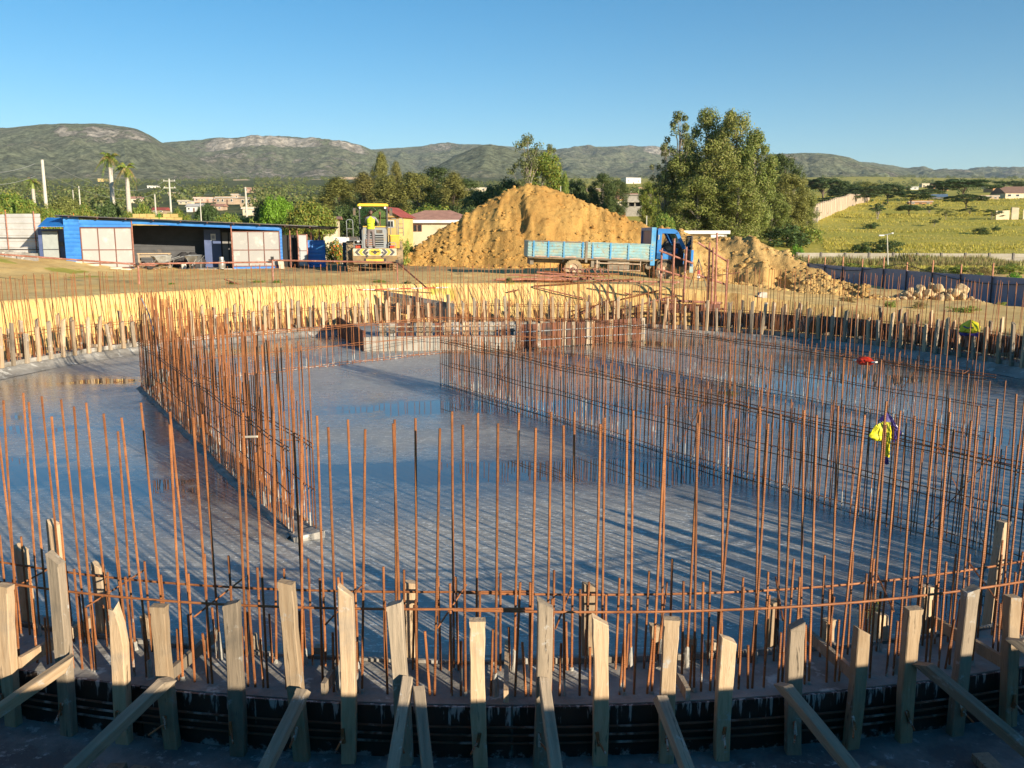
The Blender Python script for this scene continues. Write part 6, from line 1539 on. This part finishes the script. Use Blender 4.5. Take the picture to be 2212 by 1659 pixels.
for i, (px, v, Y, w, h, m, lab) in enumerate(((1830, 606, 37.5, 26, 9, 'shrub', 'tuft of weeds on the heap toe by the navy fence'), (1895, 630, 36.2, 36, 10, 'shrub', 'tuft of weeds left of the rock pile'), (2105, 638, 35.6, 36, 12, 'shrub', 'tuft of weeds right of the rock pile'), (1985, 668, 30.8, 60, 18, 'dry', 'weedy clump on the right bank edge'),
        (1790, 600, 37.8, 24, 8, 'bright', 'weed on the slope of the tan heap'), (2165, 645, 33, 30, 12, 'shrub', 'weed at the foot of the navy fence at the right'), (1830, 660, 30.5, 70, 14, 'dry', 'brown weed strip along the right bank'), (2080, 690, 29.3, 80, 20, 'shrub', 'green weed strip below the right bank'), (1920, 690, 29, 50, 20, 'shrub', 'green weeds behind the right rim posts'),
        (500, 612, 30, 36, 8, 'shrub', 'weed patch on the far left bank'), (560, 610, 30.2, 40, 8, 'shrub', 'weed patch left of the rail post'), (600, 612, 30, 40, 9, 'bright', 'weed patch right of the rail post'), (820, 612, 29.8, 40, 9, 'shrub', 'weed patch below the loader'), (880, 616, 29.6, 30, 10, 'dark', 'dark weed below the rail brace'), (370, 614, 29.8, 26, 6, 'bright', 'small weed below the open bay'), (1100, 612, 30, 26, 14, 'dark', 'dark weed by the tube tangle'), (1240, 655, 28, 30, 12, 'shrub', 'weed at the trench edge'))):
    p = at(px, v, Y); tm, cm = tree_meshes('shrub', i % 3, m); z = gz(p.x, p.y); root = empty('weed', (p.x, p.y, z-.02), i*1.3, lab, 'weed')
    s = w*Y/FPX/2.9; inst('stems', tm, (0,0,0), (0,0,0), (s, s*.6, h*Y/FPX/2*.9), root); inst('leaves', cm, (0,0,0), (0,0,0), (s, s*.6, h*Y/FPX/2), root)

# --- palms
def palm(px, vtop, Y, trunk_top_v, label, n=16, spread=2.2, seed=0):
    x = xof(px, Y, 3); z = gz(x, Y); top = at(px, trunk_top_v, Y).z; rg = random.Random(seed)
    root = empty('palm_tree', (x, Y, z), 0, label, 'palm tree', 'palms left of the shed'); h = top-z
    MB().tube((0,0,-.3), (0,0,h*.5), .24, .21, 10).tube((0,0,h*.5), (0,0,h+.02), .21, .16, 10).build('trunk', pmat('palm_bark', (.47,.42,.35), .9, var=.2, scale=5, stretch=(1,1,4)), root, True)
    MB().tube((0,0,h), (0,0,h+.9), .17, .09, 8).build('crownshaft', pmat('palm_shaft', (.22,.27,.05), .5), root, True)
    k = spread; V = []; F = []; rs = np.random.RandomState(seed)
    for i in range(n):
        a = 2*math.pi*i/n+rg.uniform(-.2, .2); el = rg.uniform(-.5, 1.25); L = k*rg.uniform(.8, 1.1); V = []; F = []; sp = MB(); pts = []
        for j in range(9):
            t = j/8; r = L*t*math.cos(el)*.95+.05; zz = h+.8+L*(t*math.sin(el)-.62*t*t*(1+.4*math.cos(el))); pts.append(Vector((r*math.cos(a), r*math.sin(a), zz)))
        for j in range(1, 9):
            c = pts[j]; d = (pts[j]-pts[j-1]).normalized(); sd = d.cross(Vector((0,0,1))).normalized(); ll = k*.26*math.sin(math.pi*min(1, .2+j/9.5))
            for s in (-1, 1):
                for q in (0, .5):
                    b = pts[j-1]*(1-q)+c*q; tip = b+sd*s*ll*.75+d*ll*.45-Vector((0,0,ll*rg.uniform(.35,.75))); m_ = len(V)
                    V += [b-d*.05, b+d*.05, tip]; F.append((m_, m_+1, m_+2))
        f = MB(); f.add(V, F); f.path(pts, [.03]*5+[.015]*4, 4); f.build('frond', LM['shrub'] if i % 3 else LM['dry'], root)
    return root
palm(249, 328, 76, 362, 'taller palm with a pale trunk left of the other', 18, 1.6, 1)
palm(283, 352, 72, 384, 'shorter palm with drooping fronds beside the taller one', 16, 1.35, 2)
palm(80, 395, 95, 408, 'small shaggy palm behind the concrete pole', 14, 1.3, 3)
def banana(px, v, Y, s, label):
    p = at(px, v, Y); root = empty('banana_plant', (p.x, p.y, gz(p.x, p.y)), px*.3, label, 'banana plant'); top = p.z-gz(p.x, p.y)
    MB().path([(0,0,-.1), (0,0,top)], [.12*s, .08*s], 8).build('stem', LM['shrub'], root, True)
    for i in range(7):
        a = i*.9; L = 1.5*s; m_ = MB(); P = []; F = []
        for j in range(7):
            t = j/6; c = Vector((L*t*.6*math.cos(a), L*t*.6*math.sin(a), top-.1+L*(1.0*t-.75*t*t))); w = .22*s*math.sin(math.pi*(.08+.9*t)); sd = Vector((-math.sin(a), math.cos(a), 0))
            P += [c-sd*w, c+Vector((0,0,-.04)), c+sd*w]
        for j in range(6): F += [(j*3, j*3+1, j*3+4, j*3+3), (j*3+1, j*3+2, j*3+5, j*3+4)]
        m_.add(P, F).build('leaf', LM['bright'], root, True)

# --- grass of the field, weeds on the bank, far woodland
def grass_field():
    rs = np.random.RandomState(5); V = []; N = 40000
    Y = 62*np.exp(rs.uniform(0, 1, N)*math.log(330/62.)); px = rs.uniform(1600, 2330, N); X = (px-1106)/FPX*Y*1.0
    keep = ((X > 19.5) | (Y > 80)) & (fbm(X*.05, Y*.16, 3, 3) > -.42) & ~((Y > 88) & (px < 1770) & (Y < 125)); X, Y = X[keep], Y[keep]; n = len(X)
    Z = ground_z(X, Y)-.05; s = (.10+.20*rs.uniform(0, 1, n))*(.75+Y/260.)*np.clip(.75+fbm(X*.06, Y*.2, 3, 8), .35, 1.5); P = []; F = []
    for k in range(3):
        a = rs.uniform(0, 6.28, n); w = s*.15*(1+Y/200); lx = rs.normal(size=n)*.25*s; ly = rs.normal(size=n)*.25*s
        ox = rs.normal(size=n)*.25*s; oy = rs.normal(size=n)*.25*s
        b0 = np.stack([X+ox-w*np.cos(a), Y+oy-w*np.sin(a), Z], -1); b1 = np.stack([X+ox+w*np.cos(a), Y+oy+w*np.sin(a), Z], -1); t = np.stack([X+ox+lx, Y+oy+ly, Z+s], -1)
        P.append(np.stack([b0, b1, t], 1))
    V = np.concatenate(P).reshape(-1, 3)
    me = np_mesh('field_grass', V, np.arange(len(V)).reshape(-1, 3), leafmat('field_grass', (.52, .42, .085), .35, (.64, .49, .16), .5))
    o = inst('field_grass', me); tag(o, 'tall yellow-green grass covering the sloping field', 'grass', kind='stuff')
grass_field()
def verge():
    rs = np.random.RandomState(15); n = 9000; X = rs.uniform(24, 56, n); Y = rs.uniform(76, 85.2, n)**1.0; Z = ground_z(X, Y)-.05; s = (.35+.55*rs.uniform(0, 1, n))*np.clip(.9+fbm(X*.3, Y*.3, 3, 4), .3, 1.6); P = []
    for k in range(3):
        a = rs.uniform(0, 6.28, n); w = s*.10; ox = rs.normal(size=n)*.15; oy = rs.normal(size=n)*.15; lx = rs.normal(size=n)*.2*s; ly = rs.normal(size=n)*.2*s
        P.append(np.stack([np.stack([X+ox-w*np.cos(a), Y+oy-w*np.sin(a), Z], -1), np.stack([X+ox+w*np.cos(a), Y+oy+w*np.sin(a), Z], -1), np.stack([X+ox+lx, Y+oy+ly, Z+s], -1)], 1))
    V = np.concatenate(P).reshape(-1, 3); o = inst('verge_weeds', np_mesh('verge_weeds', V, np.arange(len(V)).reshape(-1, 3), leafmat('verge_weeds', (.30, .30, .09), .5, (.38, .27, .13), .4)))
    tag(o, 'tall mixed weeds along the near side of the precast panel wall', 'weeds', kind='stuff')
verge()
def woodland():
    rs = np.random.RandomState(9); cl = []
    def field(px, Y): return px > 1440 and Y < 315 and px > 1440+(0 if Y < 220 else 0)
    tries = 0
    HP = [(t[0], t[2], Yof(t[0], t[1])) for t in TOWN]
    while len(cl) < 2100:
        Y = 170*math.exp(rs.uniform(0, 1)*math.log(1750/170.)); px = rs.uniform(-120, 2330)
        if field(px, Y): continue
        den = float(fbm(np.array([px*.012]), np.array([math.log(Y)*6]), 3, 77)[0])
        if den < -.10 and Y < 900: continue
        if px > 1900 and Y < 480 and rs.rand() < .65: continue
        if any(abs(px-h[0]) < h[1]*.75 and h[2]*.55 < Y < h[2]*1.02 for h in HP): continue
        X = (px-1106)/FPX*Y; R0 = rs.uniform(1.3, 3.0)*(1+Y/2600)
        cl.append((X, Y, gz(X, Y)+R0*.55, R0))
    cl = np.array(cl)
    cl[:, 2] = ground_z(cl[:, 0], cl[:, 1])+cl[:, 3]*.5
    per = 100; k = len(cl); idx = np.repeat(np.arange(k), per); d = unit(rs.normal(size=(k*per, 3)))
    C = cl[idx, :3]+d*rs.uniform(.5, 1.05, (k*per, 1))*cl[idx, 3:4]*np.array([1, 1, .8]); N = unit(d+rs.normal(size=d.shape)*.4+np.array([0,0,.2])); s = cl[idx, 3]*.15*rs.uniform(.6, 1.3, k*per)
    V, F = leaf_quads(C, N, s, s*.6, rs)
    o = inst('far_woodland', np_mesh('far_woodland', V, F, leafmat('woodland_leaves', (.155, .185, .055), .55, (.24, .225, .08))))
    tag(o, 'dark green woodland spread among the far houses up to the mountain foot', 'woodland', kind='stuff')

# ================================================================== BUILDINGS BEHIND
TILE = pmat('clay_tiles', (.36, .14, .075), .85, var=.3, scale=5, dirt=(.48,.30,.22), dirt_amt=.4, dirt_scale=4); PANE = pmat('dark_pane', (.03, .035, .04), .15, var=.2, bmp=0)
def wallmat(i): 
    cs = {'cream': (.62,.52,.36), 'white': (.72,.70,.65), 'beige': (.52,.38,.26), 'pink': (.55,.34,.25), 'orange': (.58,.30,.13), 'grey': (.33,.31,.28), 'ochre': (.60,.42,.15), 'tan': (.46,.34,.22)}
    return pmat('wall_'+i, cs[i], .9, var=.08, scale=.8, dirt=tuple(c*.7 for c in cs[i]), dirt_amt=.35, dirt_scale=.5, bmp=.1)
def roofmat(i):
    cs = {'tile': (.40,.21,.15), 'red': (.34,.07,.05), 'grey': (.28,.27,.26), 'sheet': (.50,.47,.43), 'brown': (.22,.13,.09), 'blue': (.12,.20,.30)}
    return pmat('roof_'+i, cs[i], .8, var=.2, scale=2, bmp=.2)
def house(px, v, wpx, hpx, wall, roof, style, label, Y=None, yaw=0., depth=.8, nwin=3, door=True, over=.25, rise=None, base_drop=.6, name='house', cat='house'):
    Y0 = Y; Y = Y or Yof(px, v); base_drop = 3. if Y0 else base_drop; x = xof(px, Y, 5); z = gz(x, Y); zb = min(z, at(px, v, Y).z) if not Y0 else at(px, v, Y).z; w = wpx*Y/FPX; h = hpx*Y/FPX; D = max(3, w*depth)
    root = empty(name, (x, Y, zb), yaw, label, cat, 'houses of the town behind the site'); wm = wallmat(wall); rm = roofmat(roof)
    MB().bb(-w/2, w/2, 0, D, -base_drop, h).build('wall', wm, root)
    if style == 'flat':
        MB().bb(-w/2-over, w/2+over, -over, D+over, h+.003, h+.2).build('roof', rm, root)
        MB().bb(-w/2-over+.05, w/2+over-.05, -over+.05, -over+.22, h+.2, h+.42).build('parapet', wm, root)
    elif style == 'gable':
        r = rise or w*.22; P = [(-w/2-over, -over, h), (w/2+over, -over, h), (w/2+over, D+over, h), (-w/2-over, D+over, h), (-w/2-over, D/2, h+r), (w/2+over, D/2, h+r)]
        MB().add(P, [(0,1,5,4), (2,3,4,5), (0,4,3), (1,2,5), (3,2,1,0)]).build('roof', rm, root)
    elif style == 'front':
        r = rise or w*.28; P = [(-w/2-over, -over, h), (w/2+over, -over, h), (w/2+over, D+over, h), (-w/2-over, D+over, h), (0, -over, h+r), (0, D+over, h+r)]
        MB().add(P, [(0,4,5,3), (1,2,5,4), (3,2,1,0)]).build('roof', rm, root); MB().prism([(-w/2, h), (w/2, h), (0, h+r*.94)], 'y', .0, .08).build('gable', wm, root)
    elif style == 'hip':
        r = rise or w*.14; q = min(w, D)*.42; P = [(-w/2-over, -over, h), (w/2+over, -over, h), (w/2+over, D+over, h), (-w/2-over, D+over, h), (-w/2+q, D/2, h+r), (w/2-q, D/2, h+r)]
        MB().add(P, [(0,1,5,4), (2,3,4,5), (3,0,4), (1,2,5), (3,2,1,0)]).build('roof', rm, root)
    ww = min(1.3, w/(nwin*2+1.)); wh = min(1.2, h*.42)
    for i in range(nwin):
        cx = -w/2+w*(i+.5)/nwin
        if door and i == nwin//2: 
            MB().bb(cx-ww*.4, cx+ww*.4, -.05, .02, 0, min(2.1, h*.75)).build('door', roofmat('brown'), root); continue
        o = MB().bb(cx-ww/2, cx+ww/2, -.05, .02, h*.42, h*.42+wh).build('window', wallmat('white'), root); MB().bb(cx-ww/2+.07, cx+ww/2-.07, -.07, -.051, h*.42+.07, h*.42+wh-.07).build('pane', PANE, o)
    return root
TOWN = [(231,396,20,9,'ochre','sheet','flat','small ochre house on the slope left of the taller palm',2),(88,428,20,12,'white','tile','gable','white house with an orange tiled roof behind the concrete pole',2),(339,409,26,6,'white','sheet','flat','long low white roof on the slope right of the palms',3),
  (525,395,32,6,'beige','sheet','flat','beige building highest on the slope above the shed',3),(546,416,28,9,'pink','tile','flat','pinkish house on the slope above the shed end',3),(511,430,14,9,'beige','sheet','flat','tiny beige house left of the pinkish one',2),(446,436,44,8,'pink','sheet','flat','wide pink house in the middle of the left town',4),
  (489,441,40,13,'beige','sheet','flat','wide beige house below the tiny one',4),(534,446,28,17,'tan','grey','flat','two-storey tan house left of the bushy green tree',2),(421,456,32,11,'white','sheet','gable','white gabled house above the open bay',3),(541,466,30,14,'cream','sheet','flat','cream house low behind the shed end',2),(343,460,28,8,'tan','red','gable','low house with a red roof above the block wall',2),
  (470,455,26,9,'beige','tile','gable','small tiled house right of the white gabled one',2),(400,440,24,7,'cream','sheet','flat','small cream house in the left town',2),(378,424,22,6,'tan','sheet','flat','small tan house above the left town',2),(300,436,24,8,'cream','tile','gable','cream tiled house behind the shorter palm',2),
  (760,381,40,5,'beige','sheet','flat','long pale building high on the slope left of the loader',4),(690,392,24,4,'tan','sheet','flat','low tan building on the slope left of the long pale one',3),(953,404,16,9,'white','sheet','flat','white house peeping between the olive trees',2),(1025,414,52,7,'cream','sheet','flat','long cream building left of the heap top',4),
  (1366,398,34,13,'white','grey','flat','white block-like building in the gap above the heap',3),(1283,414,36,6,'beige','sheet','flat','long beige wall-like building above the right flank of the heap',4),(1331,417,12,6,'orange','tile','flat','small orange house left of the white block-like building',2),(1384,414,14,7,'pink','tile','flat','small pink house right of the white block-like building',2),(1355,420,14,6,'white','sheet','flat','small white house above the tiled roof',2),
  (1353,434,44,7,'orange','tile','gable','house with a wide orange tiled roof behind the unfinished one',3),(1248,426,24,8,'white','sheet','flat','white house just over the right flank of the heap',2),(1330,448,22,8,'cream','sheet','flat','cream flat-roofed house left of the unfinished one',2),
  (1957,410,36,5,'white','sheet','flat','long white-roofed house beyond the flat-topped trees',3),(1992,407,16,9,'cream','sheet','flat','square cream house beyond the flat-topped trees',2),(2025,412,32,8,'orange','tile','gable','orange tiled house left of the largest flat-topped tree',3),(2024,432,30,6,'grey','blue','gable','house with a bluish roof at the field edge',2),(1985,443,44,6,'orange','sheet','flat','low orange house at the field edge',3),
  (2140,409,30,6,'cream','sheet','flat','cream house right of the largest flat-topped tree',3),(2160,416,46,9,'orange','sheet','flat','orange and cream house near the right edge',4),(2200,430,70,12,'cream','brown','gable','large cream house with a brown roof at the right edge',4),(2130,432,40,7,'beige','sheet','flat','low beige house below the largest flat-topped tree',3)]
for i, (px, v, w, h, wa, ro, stl, lab, nw) in enumerate(TOWN):
    house(px, v, w, h, wa, ro, stl, lab, nwin=max(2, nw), yaw=random.Random(i).uniform(-.35, .35), door=nw > 2)
woodland()
# nearer houses
house(935, 512, 170, 33, 'cream', 'tile', 'hip', 'cream bungalow with a clay tiled hip roof behind the loader', Y=72, yaw=R(-4), depth=.8, nwin=0, rise=.95, over=.35)
def bungalow_bits():
    b = bpy.data.objects['house.0%02d' % len(TOWN)]
    for i in range(3):
        x = xof(886+i*10.5, 72, 3)-b.location.x; z = at(886, 500, 72).z-b.location.z
        o = MB().bb(x-.16, x+.16, -.06, .02, z, z+.55).build('window', BROWN, b); MB().bb(x-.12, x+.12, -.08, -.061, z+.04, z+.51).build('pane', PANE, o)
    w = 170*72/FPX; h = 33*72/FPX; MB().bb(-w/2-.3, w/2+.3, -.42, -.36, h-.14, h+.10).build('fascia', wallmat('white'), b)
bungalow_bits()
house(826, 508, 72, 37, 'ochre', 'red', 'front', 'pale yellow gabled house with a red roof seen through the loader cab', Y=66, yaw=R(-12), depth=1.3, nwin=2, rise=.8, door=False)
house(712, 500, 30, 26, 'cream', 'tile', 'gable', 'small cream house with a satellite dish behind the shed end', Y=64, yaw=R(8), nwin=2, door=False)
def bungalow_by_truck():
    Y = 60; p = at(1523, 500, Y); root = empty('bungalow', (p.x, Y, 0), R(2), 'white flat-roofed bungalow showing over the heap right of the truck cab', 'house'); w = 97*Y/FPX
    MB().bb(-w/2, w/2+.05, -.5, 5, p.z-.16, p.z+.06).build('roof', wallmat('white'), root)
    MB().bb(-w/2+.25, .35, .2, 4.5, p.z-2.6, p.z-.162).build('wall', wallmat('cream'), root)
    MB().bb(w/2-.35, w/2-.12, -.3, -.05, p.z-2.6, p.z-.162).build('porch_post', wallmat('white'), root)
    MB().bb(.35, w/2-.12, -.3, -.06, p.z-.40, p.z-.165).build('porch_beam', wallmat('white'), root); MB().bb(.351, w/2-.2, 2.4, 2.5, p.z-2.6, p.z-.162).build('porch_wall', wallmat('tan'), root)
    o = MB().bb(.7, 1.1, 2.36, 2.399, p.z-1.3, p.z-.6).build('window', PANE, root)
bungalow_by_truck()
def unfinished():
    Y = 160; p = at(1364, 462, Y); zb = gz(p.x, Y); root = empty('unfinished_house', (p.x, Y, min(zb, p.z)), R(-6), 'unfinished two-storey grey block house with a flat slab roof', 'house'); w = 44*Y/FPX
    CB = pmat('concrete_block', (.36,.33,.28), .95, var=.15, scale=2, dirt=(.26,.23,.19), dirt_amt=.4)
    MB().bb(-w/2, w/2, 0, 4, -1, 1.75).build('lower_wall', CB, root); MB().bb(-w/2, w/2, .6, .7, 1.75, 2.45).build('storey_shade', DARK, root)  # black panel behind the columns stands in for the open storey's shade
    for x in np.linspace(-w/2+.1, w/2-.1, 4): MB().bb(x-.12, x+.12, 0, .25, 1.751, 2.45).build('column', CB, root)
    MB().bb(-w/2-.3, w/2+.3, -.4, 4.4, 2.451, 2.65).build('floor_slab', CB, root); MB().bb(-w/2+.4, w/2-.5, .3, 4, 2.651, 3.7).build('upper_wall', CB, root); MB().bb(-w/2+.2, w/2-.2, 0, 4.2, 3.701, 3.85).build('roof_slab', CB, root)
    for k in range(3):
        q = at(1340+k*4, 462, 158); o = MB().box((0,0,.4), (.5,.5,.9), jit=.03).build('brick_stack', pmat('red_brick', (.42,.14,.06), .9), None, False, (q.x, q.y, gz(q.x, q.y)))
        tag(o, ('first', 'second', 'third')[k]+' stack of red bricks from the left before the unfinished house', 'brick stack')
unfinished()
def walls():
    # prefab panel wall along the field
    Y = 86; root = empty('panel_wall', (0, Y, 0), 0, 'long whitish precast panel wall across the foot of the field', 'wall'); WM = pmat('precast', (.36,.325,.26), .9, var=.12, scale=1.5, dirt=(.34,.30,.22), dirt_amt=.5, dirt_scale=.9)
    px = 1722; k = 0
    while px < 2290:
        x0 = xof(px, Y, 1.5); x1 = xof(px+52, Y, 1.5); zt = at(px, 546+ (px-1722)*.004, Y).z; zg = -.4
        MB().bb(x0-.09, x0+.09, -.10, .10, zg, zt+.06).build('post', pmat('dark_precast', (.16,.14,.12), .9), root)
        for q in range(4):
            z0 = zt-.36*(q+1); MB().bb(x0+.10, x1-.10, -.03+.006*(q % 2), .03, z0+.008, z0+.352).build('panel', WM, root)
        px += 52; k += 1
    # long beige wall running away up the field
    a = at(1757, 492, 140); b = at(1876, 450, 265); d = Vector((b.x-a.x, b.y-a.y, 0)); L = d.length; n = 40; root = empty('boundary_wall', (a.x, a.y, 0), 0, 'long beige buttressed boundary wall running up the field edge', 'wall'); WB = pmat('beige_wall', (.46,.36,.26), .9, var=.1, scale=.6)
    ang = math.atan2(d.y, d.x)
    for k in range(n):
        p0 = Vector((a.x, a.y, 0))+d*(k/n); p1 = Vector((a.x, a.y, 0))+d*((k+1)/n); z0 = gz(p0.x, p0.y)-.6; zt = gz((p0.x+p1.x)/2, (p0.y+p1.y)/2)+2.65; c = (p0+p1)/2
        MB().box((0,0,0), (L/n-.02, .2, zt-z0)).build('bay', WB, root, False, (c.x-a.x, c.y-a.y, (zt+z0)/2), (0,0,ang))
        MB().box((0,0,0), (.35, .34, zt-z0+.1)).build('buttress', WB, root, False, (p0.x-a.x, p0.y-a.y, (zt+z0)/2), (0,0,ang))
    MB().box((0,0,0), (.22, 6, 3.0)).build('return_wall', pmat('grey_render', (.36,.34,.30), .9), root, False, (-1.6, 2.4, gz(a.x, a.y)+1.1), (0,0,R(55)))
    c = at(1815, 452, 225); w = 110*215/FPX; zr = at(1812, 448, 225).z
    root = empty('long_store', (c.x-1, 222, 0), R(0), 'long grey sheet-roofed store behind the beige wall', 'building')
    MB().bb(-w/2, w/2, -10, 12, gz(c.x, 215)-1, zr-.6).build('wall', wallmat('grey'), root)
    MB().add([(-w/2-.5, -11, zr-1.6), (w/2+.5, -11, zr-1.6), (w/2+.5, 12, zr+.2), (-w/2-.5, 12, zr+.2)], [(0,1,2,3)]).add([(-w/2-.5, -11, zr-1.7), (w/2+.5, -11, zr-1.7), (w/2+.5, 12, zr+.1), (-w/2-.5, 12, zr+.1)], [(3,2,1,0)]).build('roof', roofmat('grey'), root)
    # ruin in the field
    a = at(2150, 470, 150); root = empty('ruined_wall', (a.x, 150, gz(a.x, 150)), R(-5), 'ruined cream wall with dark gaps near the right edge of the field', 'ruin')
    for k, (x, w_, h) in enumerate(((0, 2.2, 1.5), (2.5, 1.2, 2.0), (4.4, .8, 1.7), (6., 1.0, 1.9))): MB().box((x+w_/2, 0, h/2-.2), (w_, .3, h+.4), jit=.08).build('wall_piece', wallmat('cream'), root)
    # block wall behind the shed
    for i, (x0, x1) in enumerate(((286, 348), (352, 396))):
        p0, p1 = at(x0, 462, 52), at(x1, 463, 52); root = empty('block_wall', (p0.x, 52, 0), 0, ('longer', 'shorter')[i]+' piece of bare yellow block wall over the shed roof', 'wall'); n = int((p1.x-p0.x)/.42)
        for r_ in range(4):
            for k in range(n+(r_ % 2)):
                w_ = .40; x = k*.42-(.21 if r_ % 2 else 0); MB().bb(x+.005, x+w_, 0, .18, p0.z-.21*(r_+1)+.012, p0.z-.21*r_).build('block', wallmat('ochre'), root)
        MB().bb(0, n*.42, .01, .17, gz(p0.x, 52)-.3, p0.z-.85).build('lower_wall', wallmat('ochre'), root)
    # white site wall behind the loader
    a, b = at(722, 512, 50.5), at(775, 514, 50.0)
    o = MB().bb(0, b.x-a.x, 0, .15, gz(a.x, 50)-.2, a.z).build('site_wall', wallmat('white'), None, False, (a.x, 50.3, 0)); tag(o, 'short white wall between the shed end and the loader', 'wall')
walls()
# ------------------------------------------------------------------ poles and wires
def pole(px, vt, vb, Y, r, label, arms=True, lean=0., mat=None):
    t = at(px, vt, Y); x = t.x; z = gz(x, Y); root = empty('utility_pole', (x, Y, z), 0, label, 'utility pole', 'poles behind the shed'); h = t.z-z
    MB().path([(0,0,-.5), (lean*h, 0, h)], [r, r*.6], 8).build('pole', mat or pmat('pole_concrete', (.52,.49,.41), .9, var=.1), root, True)
    if arms:
        for k in range(2): 
            c = MB().bb(lean*h-.8, lean*h+.8, -.05, .05, h-.35-.9*k, h-.25-.9*k).build('cross_arm', pmat('pole_concrete', (.52,.49,.41)), root)
            for q in (-.7, 0, .7): MB().lathe([(0,0),(.05,0),(.06,.08),(.03,.14),(0,.14)], 8, 'z', (lean*h+q, 0, h-.249-.9*k)).build('insulator', WHITE, c, True)
    return Vector((x+lean*h, Y, z+h))
A1 = pole(91, 345, 440, 68, .17, 'tall tapered concrete pole left of the palms', arms=False, lean=.0)
A2 = pole(365, 386, 432, 120, .16, 'concrete pole with cross arms above the shed roof'); A3 = pole(530, 404, 458, 100, .15, 'concrete pole left of the bushy green tree', arms=False)
pole(334, 420, 465, 80, .10, 'thin pale pole above the block wall', False); pole(170, 402, 440, 80, .08, 'thin pale pole right of the concrete one', False); pole(157, 410, 445, 80, .07, 'thinner pole beside the thin pale one', False); pole(432, 430, 470, 75, .07, 'thin pole above the open bay', False)
pole(1211, 402, 425, 75, .06, 'thin white post above the right flank of the heap', False); pole(1397, 466, 488, 62, .06, 'white post on the crest left of the truck cab', False); pole(1246, 395, 430, 140, .09, 'thin pole in the gap above the heap', False); pole(872, 470, 512, 68, .05, 'slim pole before the tiled bungalow', False); pole(700, 452, 480, 66, .09, 'short pale post behind the mango tree', False)
def lamp_post():
    t = at(1915, 507, 70); z = gz(t.x, 70); root = empty('lamp_post', (t.x+.25, 70, z), 0, 'slim leaning lamp post behind the navy fence', 'lamp post'); h = t.z-z
    MB().path([(.1,0,-.3), (-.2,0,h)], [.06,.04], 8).build('pole', pmat('pole_concrete', (.52,.49,.41)), root, True); MB().tube((-.6,0,h-.05), (.2,0,h+.1), .03).build('arm', GALV, root)
    MB().box((-.65,0,h-.05), (.4,.16,.1)).build('lamp_head', WHITE, root); MB().box((.2,0,h+.12), (.16,.14,.1)).build('lamp_head', WHITE, root)
lamp_post()
def wire(a, b, sag, label):
    pts = [a+(b-a)*(k/16)+Vector((0,0,-sag*4*(k/16)*(1-k/16))) for k in range(17)]; tube_thing('overhead_wire', pts, .012, label, 'wire', pmat('wire_grey', (.45,.45,.42), .6))
wire(A1+Vector((-.6,0,-.3)), at(-150, 352, 50), .6, 'upper wire from the tall concrete pole to the left edge'); wire(A1+Vector((-.6,0,-1.2)), at(-150, 378, 50), .6, 'lower wire from the tall concrete pole to the left edge')
for k, (da, lab) in enumerate((((.6,0,-.3), 'upper wire between the tall concrete pole and the one above the shed'), ((.6,0,-1.2), 'lower wire between the tall concrete pole and the one above the shed'))): wire(A1+Vector(da), A2+Vector((-.6,0,-.3-.9*k)), 1.6, lab)
for k, lab in enumerate(('upper wire from the pole above the shed towards the bushy green tree', 'lower wire from the pole above the shed towards the bushy green tree')): wire(A2+Vector((.6,0,-.3-.9*k)), A3+Vector((0,0,-.2-.8*k)), 1.2, lab)

# ================================================================== AIR
def haze():
    mb = MB().bb(-6500, 6500, -60, 9000, -8, 760)
    m = bpy.data.materials.new('haze_air'); m.use_nodes = True; n = m.node_tree.nodes; n.clear()
    out = n.new('ShaderNodeOutputMaterial'); v = n.new('ShaderNodeVolumePrincipled')
    v.inputs['Color'].default_value = (.74, .89, 1.0, 1); v.inputs['Density'].default_value = HAZE; v.inputs['Anisotropy'].default_value = 0.0
    m.node_tree.links.new(v.outputs[0], out.inputs['Volume'])
    o = mb.build('haze', m); tag(o, 'thin bluish air between the site and the mountains', 'haze', kind='stuff')
HAZE = 6.5e-5
haze()
